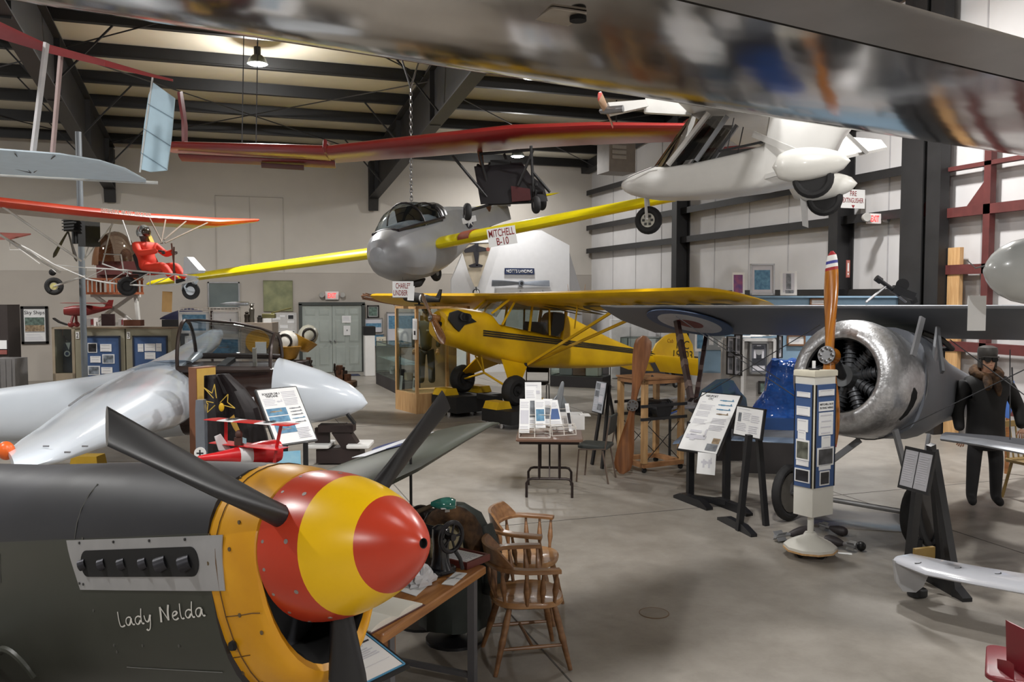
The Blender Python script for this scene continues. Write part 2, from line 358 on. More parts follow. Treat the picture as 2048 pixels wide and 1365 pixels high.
g=G(); q=pz(1974,500).y; zz=pz(1950,421).z; g.add([(XR-.2,q+.05,zz),(XR-.2,q+.5,zz),(XR-.2,q+.05,zz+.5),(XR-.16,q+.05,zz),(XR-.16,q+.5,zz),(XR-.16,q+.05,zz+.5)],[(0,1,2),(5,4,3),(0,3,4,1),(1,4,5,2),(2,5,3,0)]); struct(g.ob('gusset_plate',REDOX))
g=G(); g.box((XR-.18,11.25,1.6),(.08,.25,3.2)); struct(g.ob('trim_6',WOODL))
# vinyl seams
for y in(8.9,9.9,10.9,13,16,17.5,19,21.8,23.4,25): 
    g=G(); g.box((XR-.004,y,4),(.012,.03,8)); struct(g.ob('wall_seam',mat('vinyl_seam',(176,174,176),.5)))
# baseboard of the back wall
# ---------------------------------------------------------------- double door
DG=mat('door_paint',(163,170,165),.5,noise=.03); DF=mat('door_frame_paint',(62,66,64),.5)
a=BW(600,608);b=BW(727,745); x0,x1=a.x,b.x; zt=a.z; xm=(x0+x1)/2
d=thing('door_1',None,None,(xm,YB-.02,0)); struct(d)
g=G(); w=x1-x0; g.box((-w/2,-.03,zt/2),(.09,.14,zt)); g.box((w/2,-.03,zt/2),(.09,.14,zt)); g.box((0,-.03,zt),(w+.09,.14,.09)); g.ob('door_frame',DF,d)
for s in(-1,1):
    g=G(); cw=w/2-.055; cx=s*(cw/2+.004); g.box((cx,-.015,zt/2-.02),(cw,.045,zt-.06))
    for zc,hh in((1.88,.22),(1.28,.7),(.52,.6)):
        for t in(-1,1):
            px=cx+t*cw*.23; pw=cw*.34
            g.box((px,-.038,zc),(pw,.012,hh)); g.box((px,-.046,zc),(pw*.86,.012,hh-.07))
    lf=g.ob('door_leaf',DG,d,bevel=.006)
    h=G(); h.cyl((cx-s*cw*.43,-.04,.98),(cx-s*cw*.43,-.1,.98),.02,n=10); h.sph((cx-s*cw*.43,-.11,.98),.032,n=10,k=6); h.ob('door_handle',STEEL,lf)
g=G(); q=BW(580,690); g.box((q.x,YB-.02,.06),(XR-XL if 0 else .01,.01,.01)); 
# ---------------------------------------------------------------- lamps
LENS=mat('lamp_lens',(235,244,255),.3,emit=22); REFL=mat('lamp_reflector',(120,128,130),.3,.8)
lampB=W(1035,313,25.6); lampA=W(515,128,17.6)
LP=[(lampA,'bright high-bay lamp hanging under the purlins above the red wing tip'),(lampB,'high-bay lamp glowing beside the dark cage of the red wing')]
k=0
PW=470
def lamp(p,label):
    t=thing('pendant_lamp',label,'ceiling lamp',p,'high-bay ceiling lamps')
    g=G(); g.lathe([(.21,0),(.2,.02),(.17,.1),(.1,.17),(.07,.18)],20); g.ob('reflector',REFL,t)
    g=G(); g.lathe([(.02,-.035),(.1,-.03),(.17,-.015),(.19,.005)],20); g.ob('lens',LENS,t)
    g=G(); hz_=zroof(p[1])-p[2]-.06; g.cyl((0,0,.18),(0,0,min(.34,hz_)),.07,n=12); g.cyl((0,0,.17),(0,0,max(.2,hz_)),.008,n=6); g.ob('ballast',DKSTEEL,t)
    return t
def light(p,e,r=.28):
    ld=bpy.data.lights.new('bay_lamp_light','AREA'); ld.shape='DISK'; ld.size=r*2; ld.energy=e; ld.color=(1,.985,.96); ld.spread=R(170)
    o=bpy.data.objects.new('bay_lamp_light',ld); col.objects.link(o); o.location=(p[0],p[1],p[2]-.06)
    ld=bpy.data.lights.new('bay_lamp_glow','POINT'); ld.shadow_soft_size=.1; ld.energy=e*.45; ld.color=(1,.985,.96)
    o=bpy.data.objects.new('bay_lamp_glow',ld); col.objects.link(o); o.location=(p[0],p[1],p[2]-.2)
for p,l_ in LP: lamp(p,l_)
light(lampA,PW); light(lampB,PW*.4)
for x,y,nm in((-8,19,'left of the picture among the cabinets'),(-6,7,'left of the camera over the dark fighter plane'),(5.2,7.6,'above the concrete floor right of the armchairs'),(1.5,2.5,'over the camera'),(8.6,10.5,'over the silver biplane'),(8.6,2,'right of the camera'),(-7,-4,'behind the camera at the left'),(3,-6,'behind the camera at the right')):  # unseen lamps added as fill; the armchair one brightens the foreground floor
    p=(x,y,zroof(y)-.75); lamp(p,'high-bay ceiling lamp '+nm); light(p,PW*(.35 if x==5.2 else 1))
# ================================================================ warbird nose in the foreground
def lerp_tab(tab,x):
    tab=sorted(tab)
    if x<=tab[0][0]: return tab[0][1:]
    for a,b in zip(tab,tab[1:]):
        if x<=b[0]:
            t=(x-a[0])/(b[0]-a[0]) if b[0]>a[0] else 0; return tuple(p+(q-p)*t for p,q in zip(a[1:],b[1:]))
    return tab[-1][1:]
TP=pose((.338,3.324,1.43),-57.3,11,-1)
p51=thing('fighter_plane','dark green fighter plane with a red and yellow spinner and white script','airplane',TP)
OLIVE=mat('olive_drab',(58,60,53),.42,noise=.07,scale=3,rn=.08); ANTIG=mat('antiglare_grey',(44,45,50),.5,noise=.05,scale=3,rn=.08); YEL=mat('cowl_yellow',(222,160,24),.38,noise=.04,scale=4,c2=(204,142,22)); SPY=mat('spinner_yellow',(238,190,10),.3,noise=.02); SPR=mat('spinner_red',(188,58,34),.3,noise=.03)
SEAM=mat('panel_seam',(96,66,20),.8); PLATE=mat('bare_plate',(176,176,178),.45,.4,noise=.06); DKHOLE=mat('dark_hole',(12,12,13),.9)
PTAB=[(-.015,.292,.30,-.50),(-.06,.305,.31,-.545),(-.3,.325,.335,-.60),(-.9,.355,.385,-.68),(-1.6,.38,.425,-.73),(-2.6,.41,.48,-.76),(-3.6,.42,.56,-.74)]
def pw(x): return lerp_tab(PTAB,x)
def pside(x,z,off=.004,s=-1):
    w,t,b=pw(x); h=t if z>=.0 else -b; q=min(.999,abs(z)/h); p=2.35 if z>=0 else 2.6
    return V((x,s*(w*(1-q**p)**(1/p)+off),z))
ZL=.112
def pring(x,inset=0):
    w,t,b=pw(x); zs=[.999*t,.97*t,.9*t,.8*t,.66*t,.5*t,ZL,.05,-.02,-.12,-.22,.5*b,.62*b,.74*b,.85*b,.93*b,.98*b,.999*b]
    zs=sorted(zs,reverse=True)
    k=1-inset
    L=[pside(x,z,0,-1) for z in zs]; Rr=[pside(x,z,0,1) for z in reversed(zs)]
    return [V((p.x,p.y*k,p.z)) for p in L+Rr]
xs=[-.265,-.6,-.9,-1.25,-1.6,-2.1,-2.6,-3.1,-3.6,-4.1]; rings=[pring(x) for x in xs]
g=G(); g.loft(rings,mf=lambda i,j:(1 if (rings[i][j].z+rings[i][(j+1)%36].z)/2>ZL+.001 else 0)); fus=g.ob('fuselage',[OLIVE,ANTIG],p51)
# thin seams on the cowling
g=G()
for x in(-1.28,):
    g.tube([pside(x,z,.001) for z in(.34,.3,.24,.18,.112)],.0028,n=4)
g.tube([pside(x,-.43+.03*(x+.3),.001) for x in(-.34,-.5,-.7,-.9,-1.02)],.0022,n=4)
g.ob('panel_line',mat('olive_seam',(84,84,80),.6),fus)
# yellow nose ring with chin scoop
def chinring(x,w,t,b,wb):
    out=[]; 
    for j in range(40):
        a=PI/2-2*PI*j/40; c,s=cos(a),sin(a)
        if s>=0: out.append(V((x,-w*c,t*s)))
        else:
            k=abs(s); ww=w+(wb-w)*k**2; p=2.2
            out.append(V((x,-math.copysign(abs(c)**(2/p),c)*ww,b*abs(s)**(2/p))))
    return out
rn_=[chinring(-.275,.324,.333,-.602,.31),chinring(-.22,.320,.328,-.59,.30),chinring(-.12,.312,.316,-.565,.29),chinring(-.05,.30,.302,-.54,.275),chinring(-.012,.288,.288,-.50,.26),chinring(-.004,.275,.275,-.475,.245)]
g=G(); g.loft(rn_,cap=False)
inn=[chinring(-.004,.275,.275,-.475,.245),chinring(-.02,.262,.262,-.45,.225),chinring(-.12,.25,.25,-.42,.20),chinring(-.3,.24,.24,-.40,.19)]
g.loft(inn,cap=False,mf=lambda i,j:(0 if i<1 else 1)); g.add([*chinring(-.3,.24,.24,-.40,.19)],[tuple(range(40))],1)
nose=g.ob('nose_ring',[YEL,DKHOLE],p51)
g=G()
for x in(-.21,): g.tube([p+V((0,-.002 if p.y<0 else .002,0)) for p in chinring(x,.321,.329,-.59,.302)],.0022,n=4,loop=True)
def nside(x,j): 
    return V([a for a in chinring(x,*lerp_tab([(-.275,.324,.333,-.602,.31),(-.22,.320,.328,-.59,.30),(-.12,.312,.316,-.565,.29),(-.05,.30,.302,-.54,.275)],x))[j]])
for j,x0,x1 in((9,-.275,-.21),(12,-.21,-.02),(14,-.275,-.16),(29,-.275,-.02)): g.tube([nside(x0+(x1-x0)*k/4,j)*1.003 for k in range(5)],.002,n=4)
g.ob('panel_line',SEAM,nose)
SCREW=mat('screw_metal',(120,104,80),.4,.5)
for j,x in((8,-.26),(10,-.26),(7,-.1),(12,-.13),(13,-.05),(15,-.26),(17,-.24),(3,-.26),(9,-.13),(16,-.2),(5,-.25)):
    p=nside(x,j); g=G(); g.cyl(p,p+V((0,-.004,.0)),.008,n=10); g.ob('fastener',SCREW,nose)
# spinner
SL=.575; SR=.287
def sr_(x): 
    q=max(0,x/SL); return SR*max(.0,(1-q**1.7))**.66
prof=[(SR*.985,-.0)]+[(sr_(x),x) for x in(.005,.04,.08,.12,.16,.20,.201,.25,.30,.35,.40,.401,.44,.48,.51,.535,.553,.565,.571)]+[(.018,.573),(.016,.55)]
TX=MX.Rotation(PI/2,4,'Y')
g=G(); g.lathe(prof,56,T=TX,mf=lambda i,j:(0 if i<6 else 1 if i<12 else 0) if i<19 else 2); sp=g.ob('spinner',[SPR,SPY,DKHOLE],p51)
DOT=mat('spinner_fastener',(170,160,158),.35,.6)
for k in range(18):
    for x,r in((.035,.0065),(.15,.009)):
        if x>.1 and k%2: continue
        a=2*PI*(k+.3)/18; q=sr_(x); p=V((x,q*cos(a),q*sin(a))); d=V((.25,cos(a),sin(a))).normalized(); g=G(); g.cyl(p-d*.004,p+d*.0012,r,n=10); g.ob('fastener',DOT,sp)
# propeller blades: three paddles with grey backs
PB=mat('prop_black',(26,26,29),.38,noise=.08,rn=.08); PBG=mat('prop_worn_grey',(138,136,134),.4,.3,noise=.1)
t1=ON(TP,214,852,0,.09); t2=ON(TP,892,800,0,.09); a1=math.atan2(t1.z,t1.y); a2=math.atan2(t2.z,t2.y)
LB=(math.hypot(t1.y,t1.z)+math.hypot(t2.y,t2.z))/2
for k,(a,L) in enumerate(((a1,math.hypot(t1.y,t1.z)),(a2,math.hypot(t2.y,t2.z)),(R(-92),LB))):
    M=MX.Translation((.09,0,0))@MX.Rotation(a-PI/2,4,'X'); rr=[]
    for i in range(11):
        t=i/10; z=.2+(L-.2)*t; w=.085+.06*min(1,max(0,(t-.08)/.35)); th=.075*(1-t)**1.6+.016; tw=-R(50-24*t); ring=[]
        for j in range(16):
            b=2*PI*j/16; y=w/2*math.copysign(abs(cos(b))**.8,cos(b)); x=th/2*sin(b); zz=z+(y*.25 if i==10 else 0)
            ring.append(M@V((x*cos(tw)+y*sin(tw),y*cos(tw)-x*sin(tw),zz)))
        rr.append(ring)
    g=G(); g.loft(rr,mf=lambda i,j:1 if j in(0,15,14,13) and i>3 else 0); g.ob('propeller_blade',[PB,PBG],sp)
# exhaust plate and stubs
def cquad(c,n,m,off,T=TP):
    q=[ON(T,px,py,1,-.35) for px,py in c]; out=[]
    for i in range(n+1):
        u=i/n; a=q[0].lerp(q[1],u); b=q[3].lerp(q[2],u); row=[]
        for j in range(m+1):
            p=a.lerp(b,j/m); row.append(pside(p.x,p.z,off))
        out.append(row)
    return out
def patch(g,rows,mi=0,th=.004):
    n=len(rows[0]); g.loft(rows,closed=False,cap=False,mi=mi)
    edge=[p for p in rows[0]]+[r[-1] for r in rows[1:]]+[p for p in reversed(rows[-1][:-1])]+[r[0] for r in reversed(rows[1:-1])]
    back=[p+V((0,th,0)) for p in edge]; g.loft([edge,back],cap=False,mi=mi)
g=G(); patch(g,cquad([(141,1080),(425,1075),(434,1187),(170,1178)],10,5,.005)); pl=g.ob('exhaust_plate',PLATE,p51)
# dark stadium slot
slot=[]; A=ON(TP,183,1126,1,-.35); B=ON(TP,374,1126,1,-.35); rz=abs(ON(TP,280,1098,1,-.35).z-ON(TP,280,1154,1,-.35).z)/2
out=[(A.x-rz*sin(PI*k/8)*.8,A.z+rz*cos(PI*k/8)) for k in range(9)]+[(B.x+rz*sin(PI*k/8)*.8,B.z-rz*cos(PI*k/8)) for k in range(9)]
g=G(); N=30; rows=[]
x0=A.x-rz*.9; x1=B.x+rz*.9
for i in range(N+1):
    u=i/N; 
    if u<.2: x=A.x+(rz*.9)*-cos(PI/2*u/.2)*(1 if A.x<B.x else -1)
    elif u>.8: x=B.x+(rz*.9)*sin(PI/2*(u-.8)/.2)*(1 if A.x<B.x else -1)
    else: x=A.x+(B.x-A.x)*(u-.2)/.6
    zc=A.z+(B.z-A.z)*max(0,min(1,(x-A.x)/(B.x-A.x)))
    hh=rz*(sin(PI/2*u/.2) if u<.2 else cos(PI/2*(u-.8)/.2) if u>.8 else 1); hh=max(hh,.001)
    rows.append([pside(x,zc+hh*k,.008) for k in(1,.5,0,-.5,-1)])
patch(g,rows,0,.006); sl=g.ob('exhaust_slot',mat('exhaust_black',(16,16,18),.7),p51)
EXM=mat('exhaust_metal',(64,64,70),.45,.6,noise=.2,scale=12)
for k in range(6):
    px=(172,208,245,284,320,364)[k]; p=ON(TP,px,1128,1,-.365); p=pside(p.x,p.z,0.0); d=V((-.75,-.62,-.2)).normalized(); r=.026 if k>3 else .021; L=.045 if k>3 else .03
    g=G(); B_=fr(d); 
    def rg(c,rr): return [c+B_@V((rr*cos(2*PI*i/16),rr*1.15*sin(2*PI*i/16),0)) for i in range(16)]
    g.loft([rg(p,r),rg(p+d*L,r),rg(p+d*L,r*.84),rg(p+d*L*.3,r*.8)],mf=lambda i,j:1 if i==2 else 0); g.ob('exhaust_stub',[EXM,DKHOLE],sl)
for px,py in((162,1086),(225,1085),(290,1084),(355,1083),(172,1168),(165,1166)):
    p=ON(TP,px,py,1,-.36); p=pside(p.x,p.z,.004); g=G(); g.cyl(p,p+V((0,-.005,0)),.006,n=10); g.ob('fastener',mat('fastener_dark',(80,80,82),.4,.6),pl)
for px,py in((187,1222),(217,1295),(270,1297),(336,1300),(220,1309),(165,1078)):
    p=ON(TP,px,py,1,-.36); p=pside(p.x,p.z,.0); g=G(); g.cyl(p,p+V((0,-.003,0)),.0065,n=10); g.ob('fastener',mat('fastener_grey',(104,104,100),.4,.5),fus)
p=ON(TP,435,1303,1,-.35); p=pside(p.x,p.z,0); g=G(); g.cyl(p+V((0,.01,0)),p+V((0,-.004,0)),.02,.017,n=14); g.ob('drain_hole',DKHOLE,fus)
# round fairing at the lower left edge of the view
p=ON(TP,5,1350,1,-.38); g=G(); g.tube([pside(p.x+.17*cos(a),p.z+.12*sin(a),.0) for a in [R(d) for d in range(-10,130,12)]],.02,n=8); g.ob('wheel_well_lip',OLIVE,fus)
g=G(); g.tube([pside(ON(TP,px,py,1,-.37).x,ON(TP,px,py,1,-.37).z,.001) for px,py in((2,1105),(10,1106),(12,1164),(2,1165))],.0025,n=4); g.ob('panel_line',mat('olive_seam',(84,84,80),.6),fus)
# hand lettered name, brushed strokes following the cowl side
GLY={'L':([[(.1,1),(.08,.5),(.1,.06),(.2,.0),(.34,.03),(.42,.1)]],.46),
'a':([[(.44,.52),(.3,.6),(.12,.5),(.06,.25),(.14,.05),(.28,.08),(.42,.35),(.46,.56),(.44,.2),(.5,.04),(.6,.1)]],.6),
'd':([[(.44,.5),(.3,.58),(.12,.48),(.06,.24),(.14,.05),(.28,.08),(.42,.3)],[(.56,1.02),(.48,.6),(.45,.2),(.5,.03),(.6,.1)]],.62),
'y':([[(.06,.56),(.08,.25),(.2,.1),(.36,.3),(.44,.56)],[(.44,.56),(.38,.1),(.28,-.3),(.14,-.42),(.06,-.3)]],.52),
'N':([[(.04,.0),(.1,.5),(.12,.96)],[(.12,.96),(.34,.5),(.52,.06)],[(.52,.06),(.56,.6),(.66,1.02)]],.72),
'e':([[(.08,.28),(.3,.34),(.42,.46),(.34,.58),(.16,.52),(.07,.28),(.14,.06),(.3,.03),(.44,.14)]],.5),
'l':([[(.14,1.0),(.1,.5),(.1,.1),(.2,.03),(.28,.1)]],.32)}
def strokes(word,pts,h):
    wd=sum(GLY[c][1] for c in word); P0=ON(TP,*pts[0],1,-.36); P1=ON(TP,*pts[1],1,-.36); g=G(); cx=0
    sc_=(P1.x-P0.x)/wd
    for c in word:
        for st in GLY[c][0]:
            sm=[]
            for a,b in zip(st,st[1:]):
                for k in range(4): sm.append((a[0]+(b[0]-a[0])*k/4,a[1]+(b[1]-a[1])*k/4))
            sm.append(st[-1])
            for _ in range(3): sm=[sm[0]]+[((p[0]+2*q[0]+r[0])/4,(p[1]+2*q[1]+r[1])/4) for p,q,r in zip(sm,sm[1:],sm[2:])]+[sm[-1]]
            rows=[]
            for i,(x,y) in enumerate(sm):
                a=sm[max(0,i-1)]; b=sm[min(len(sm)-1,i+1)]; dx,dy=b[0]-a[0],b[1]-a[1]; L=math.hypot(dx,dy) or 1; w=.043*(1.0+.35*dy/L)
                pr=[]
                for s in(-1,1):
                    X=cx+x-s*w*dy/L*1.0; Y=y+s*w*dx/L; t=X/wd
                    pr.append(pside(P0.x+X*sc_,P0.z+(P1.z-P0.z)*t+Y*h+.05*h*0,.0035))
                rows.append(pr)
            g.loft(rows,closed=False,cap=False)
        cx+=GLY[c][1]
    g.ob('name_lettering',mat('name_white',(214,212,206),.6),fus)
strokes('Lady',((233,1257),(296,1251)),.066); strokes('Nelda',((310,1249),(393,1240)),.064)
# wing on the far side
g=G(); wing(g,[(.25,-.7,-.02,1.5,.13),(1.6,-1.04,.145,1.15,.11),(2.4,-1.36,.25,.92,.09),(2.95,-1.57,.32,.7,.08)]); wg=g.ob('wing',mat('wing_green',(66,70,62),.45,noise=.06,scale=3),p51)
o=ON(TP,850,878,2,.34)
g=G(); Z=lambda x,y: .145+.131*(y-1.6)+.052
star=[]
for k in range(10):
    a=R(90+36*k); q=.15 if k%2==0 else .06; star.append((q*cos(a),q*sin(a)))
sc_=V((-1.95,2.25,0)); TI=face(V((sc_.x,sc_.y,Z(sc_.x,sc_.y))),(0,1,.131),(1,0,.0))
g=G(); g.prism([(.17*cos(2*PI*k/24),.17*sin(2*PI*k/24)) for k in range(24)],0,.003,0); g.box((0,0,.001),(.72,.14,.003),1); g.prism(star,.001,.005,1); g.ob('wing_insignia',[mat('insignia_blue',(60,70,110),.5),mat('insignia_white',(205,207,212),.5)],wg,TI)
# gear leg carrying the nose, out of sight below the frame
for s in(-1,1):
    g=G(); I=TP.inverted(); top=V((-2.2,s*.75,-.35)); bot=TP@top; bot=V((bot.x,bot.y,.24)); bl=I@bot; g.cyl(top,bl,.04,n=12); lg=g.ob('gear_leg',STEEL,p51); wheel(p51,MX.Translation(bl),.23,.14,.1)
g=G(); wing(g,[(-.25,-2.5,-.5,1.3,.13),(-2.4,-3.1,-.2,.8,.11)]); g.ob('wing',mat('wing_green',(66,70,62),.45,noise=.06,scale=3),p51)
# ================================================================ polished wing overhead
ZW=3.47
a=FL(0,35,ZW); b=FL(2048,330,ZW); d=(b-a).normalized(); nrm=V((d.y,-d.x,0))   # towards the camera
TE=FL(2048,122,ZW); ch=(TE-a).dot(nrm); 
org=a-d*2.5; L=(b-a).length+2.5+2.2
TW=MX((d,nrm,V((0,0,1)))).transposed().to_4x4(); TW.translation=org
pw_=thing('polished_wing','polished bare aluminium wing passing close overhead across the top of the view','airplane wing',TW)
for _x in(1.0,L-2.5):
    g=G(); g.cyl((_x,ch*.4,.14),(_x,ch*.4,zroof((TW@V((_x,ch*.4,0))).y)-ZW-.1),.012,n=6); g.ob('hanging_cable',DKSTEEL,pw_)
ALU=mat('polished_aluminium',(184,180,176),.12,1,noise=.05,scale=2.2,rn=.04,bump=0)
nt=ALU.node_tree; nz=nt.nodes.new('ShaderNodeTexNoise'); nz.inputs['Scale'].default_value=2.2; nz.inputs['Detail'].default_value=1; bp=nt.nodes.new('ShaderNodeBump'); bp.inputs['Strength'].default_value=.05; bp.inputs['Distance'].default_value=.05
mp=nt.nodes.new('ShaderNodeMapping'); mp.inputs['Scale'].default_value=(.8,2.0,2); nt.links.new(nt.nodes['Texture Coordinate'].outputs['Object'],mp.inputs[0]); nt.links.new(mp.outputs[0],nz.inputs['Vector']); nt.links.new(nz.outputs['Fac'],bp.inputs['Height']); nt.links.new(bp.outputs[0],nt.nodes['Principled BSDF'].inputs['Normal'])
flap=.8
def wsec(x,k):
    out=[]; AFw=airfoil(17,.015)
    for cx,t in AFw:
        if cx<=k: out.append(V((x,cx*ch,t*ch*.2+.07*1.0)))
    return out
g=G(); secs=[]
AFw=airfoil(21,.015); main=[(c,t) for c,t in AFw if c<=.80]
for x in[0,L*.2,L*.4,L*.6,L*.8,L]: secs.append([V((x,c*ch,t*ch*.22+.1)) for c,t in main])
g.loft(secs); g.ob('wing_skin',ALU,pw_,ang=50)
fl=[(c,t) for c,t in AFw if c>=.78]; fl=[(.805,t) if c<.81 else (c,t) for c,t in fl]
g=G(); g.loft([[V((x,c*ch,t*ch*.22+.1)) for c,t in fl] for x in(L*.15,L*.55,L)]); g.ob('aileron',mat('brushed_aluminium',(172,168,164),.34,.9,noise=.06,scale=3),pw_,ang=50)
q=FL(1118,32,ZW+.04); ql=TW.inverted()@q
g=G(); g.rbox((ql.x,ql.y,.0),(.16,.19,.01),.015,rz=.12); pn=g.ob('access_panel',mat('panel_grey',(168,160,150),.4,.5),pw_,MX.Translation((0,0,.035)))
g=G(); g.cyl((ql.x+.05,ql.y+.06,.028),(ql.x+.05,ql.y+.06,.012),.034,n=16); g.ob('drain_hole',DKHOLE,pw_)
for i in range(4):
    for j in(-1,1):
        g=G(); x=ql.x-.065+.043*i; y=ql.y+j*.08; g.cyl((x,y,.031),(x,y,.026),.004,n=8); g.ob('screw',BLACKMATTE,pn)
# ================================================================ yellow high-wing cabin plane
TC=pose((3.594,15.231,1.981),-158.9,10.35,0)
cub=thing('cabin_plane','yellow high-wing cabin plane with black cheat lines and a wooden propeller','airplane',TC)
CY=mat('cub_yellow',(224,180,12),.4,noise=.03,scale=3,c2=(210,164,12)); CYD=mat('cub_yellow_fabric',(214,168,20),.5,noise=.04)
def trace(T,pts,y=0):
    return sorted((q.x,q.z) for q in (ON(T,px,py,1,y) for px,py in pts))
bot=trace(TC,[(884,668),(905,690),(960,706),(1000,722),(1050,736),(1150,739),(1230,737),(1330,727),(1420,712)],.3)
def zb_(x): return lerp_tab(bot,x)[0]
side=[(-.16,.30),(-.4,.36),(-.8,.38),(-1.2,.40),(-3.0,.40),(-4.5,.28),(-6.0,.14),(-7.0,.06)]
topt=[(-.16,.17),(-.25,.22),(-.5,.29),(-.9,.31),(-1.15,.28),(-1.35,.12),(-2.95,.10),(-3.0,.62),(-3.4,.54),(-4.5,.33),(-5.6,.19),(-6.6,.12),(-7.0,.1)]
rings=[]; xs=[-.16,-.18,-.24,-.36,-.55,-.8,-1.0,-1.16,-1.36,-1.7,-2.1,-2.5,-2.94,-3.0,-3.4,-3.9,-4.5,-5.2,-6,-6.6,-7.0]
for x in xs:
    w=lerp_tab(side,x)[0]; t=lerp_tab(topt,x)[0]; b=zb_(x); 
    if x>-.2: b=max(b,-.36); w*=.92; t-=.02
    h=(t-b)/2; p=2.6 if x>-1 else 4.5
    rings.append(supers(w,h,24,p,cz=(t+b)/2,x=x))
g=G(); g.loft(rings); cf=g.ob('fuselage',CY,cub,ang=30)
# nose front: black cylinder eyebrow openings
g=G(); pts=[ON(TC,px,py,1,.36) for px,py in((897,640),(900,626),(915,621),(928,626),(952,644),(928,650),(917,664),(908,655))]
g.prism([(p.x,p.z) for p in pts],0,.05,0,MX.Translation((0,.385,0))@MX.Rotation(PI/2,4,'X')); g.ob('cylinder_opening',mat('engine_black',(18,17,17),.6),cub)
g=G(); 
for s in(-1,1):
    for k in range(4): g.cyl((-.4-.04*k,s*.2,.1),(-.4-.04*k,s*.43,.1),.075,n=12)
g.ob('engine_cylinder',DKSTEEL,cub)
q=ON(TC,880,649,0,-.15); g=G(); g.cyl((-.2,q.y,q.z),(-.145,q.y,q.z),.05,n=14); g.ob('air_inlet',DKHOLE,cub)
# propeller
PW_=mat('prop_wood',(140,98,58),.3,noise=.15,scale=4,stretch=(8,8,1),c2=(104,66,36),coat=.4)
tt=ON(TC,843,588,0,-.03); ang=math.atan2(tt.z,tt.y)
pr=thing('x','','') if 0 else None
g=G()
for k in(0,1): blade_prop(g,MX.Translation((-.03,0,0)),math.hypot(tt.y,tt.z),.1,.16,.06,ang-PI/2+PI*k)
g.cyl((-.2,0,0),(.02,0,0),.08,n=16); pb=g.ob('propeller',PW_,cub)
g=G(); g.cyl((.02,0,0),(.035,0,0),.055,n=14); g.sph((.04,0,0),.03,10); g.ob('hub_plate',STEEL,pb)
# wing
c0=1.7; zw=.655
g=G(); wing(g,[(.0,-1.36,zw,c0,.13),(4.7,-1.40,zw+.1,c0,.12)]); lw=g.ob('wing',CY,cub,ang=45)
g=G(); wing(g,[(-.0,-1.36,zw,c0,.13),(-4.7,-1.38,zw+.01,c0,.12)],tip1=False); rw=g.ob('wing',CYD,cub,ang=45)
# bare rib tip of the far wing
RIBM=mat('bare_spruce',(124,84,58),.6)
g=G(); rr=[V((-1.34-c0*x,-4.72-1.0*math.sqrt(max(0,1-(2*x-1)**2)),zw+.01)) for x in[k/14 for k in range(15)]]
g.tube(rr,.022,n=6); tipb=g.ob('wing_tip_bow',RIBM,cub)
for y,k in((-4.9,.49),(-5.15,.45),(-5.4,.36)):
    g=G(); xa=-1.34-c0*(.5-k); xb=-1.34-c0*(.5+k); g.bar((xa,y,zw+.06),(xb,y,zw+.01),.02); g.bar((xa,y,zw-.04),(xb,y,zw+.01),.02); 
    for t in(.25,.5,.75): g.bar((xa+(xb-xa)*t,y,zw-.04),(xa+(xb-xa)*t,y,zw+.06),.015)
    g.ob('rib',RIBM,cub)
# registration under the near wing
NUM=mat('number_black',(52,46,26),.6)
text('NC19303',1.0,NUM,lw,face(V((-2.25,3.1,zw-.075)),(0,1,.021),(1,0,0)),'wing_number',4.2,.004)
# cabin: posts, windscreen, windows
for s in(-1,1):
    for a,b,w in(((-1.12,s*.33,.28),(-1.5,s*.36,.63),.035),((-1.36,s*.39,.1),(-1.62,s*.38,.63),.03),((-2.05,s*.4,.08),(-2.05,s*.38,.63),.035),((-2.6,s*.4,.08),(-2.5,s*.38,.63),.03),((-2.97,s*.4,.04),(-2.97,s*.38,.64),.05)):
        g=G(); g.bar(a,b,w); g.ob('cabin_post',CY,cub)
    g=G(); g.add([(-1.38,s*.385,.1),(-2.9,s*.392,.09),(-2.9,s*.375,.63),(-1.62,s*.375,.63)],[(0,1,2,3)]); g.ob('side_window',mat('x',(0,0,0)) if 0 else glass('cabin_glass',(190,196,190),.06,.4),cub)
g=G(); n=8; lo=[V((-1.1-.06*abs(k/n*2-1)**2*2,.36*(k/n*2-1),.29-.07*abs(k/n*2-1)**2)) for k in range(n+1)]; hi=[V((-1.47,.36*(k/n*2-1),.64)) for k in range(n+1)]
g.loft([lo,hi],closed=False,cap=False); g.ob('windscreen',glass('cabin_glass'),cub)
g=G(); g.box((-2.3,0,-.1),(.4,.6,.08)); g.box((-2.52,0,.12),(.08,.6,.42)); g.ob('cabin_seat',mat('cub_seat',(88,68,42),.8),cub)
g=G(); g.prism([(-2.62,.1),(-2.8,.1),(-2.95,.25),(-2.92,.56),(-2.6,.56)],0,.012,0,MX.Translation((0,.405,0))@MX.Rotation(PI/2,4,'X')); g.ob('rear_window',mat('window_dark',(40,34,24),.3),cub)
# cheat lines down the near side
def fside(x,z,s=1,off=.006):
    w=lerp_tab(side,x)[0]*(.92 if x>-.2 else 1); t=lerp_tab(topt,x)[0]; b=zb_(x); h=max(.02,(t-b)/2); cz=(t+b)/2; p=2.6 if x>-1 else 4.5
    return V((x,s*(w*max(.0,1-min(1,abs(z-cz)/h)**p)**(1/p)+off),z))
ends=[(967,662,1405,716),(967,666.5,1405,719),(967,671,1405,722)]
for e in ends:
    a=ON(TC,e[0],e[1],1,.4); b=ON(TC,e[2],e[3],1,.12); rows=[]
    for k in range(25):
        t=k/24; x=a.x+(b.x-a.x)*t; z=a.z+(b.z-a.z)*t; rows.append([fside(x,z+.016),fside(x,z-.016)])
    g=G(); g.loft(rows,closed=False,cap=False); g.ob('cheat_line',NUM,cf)
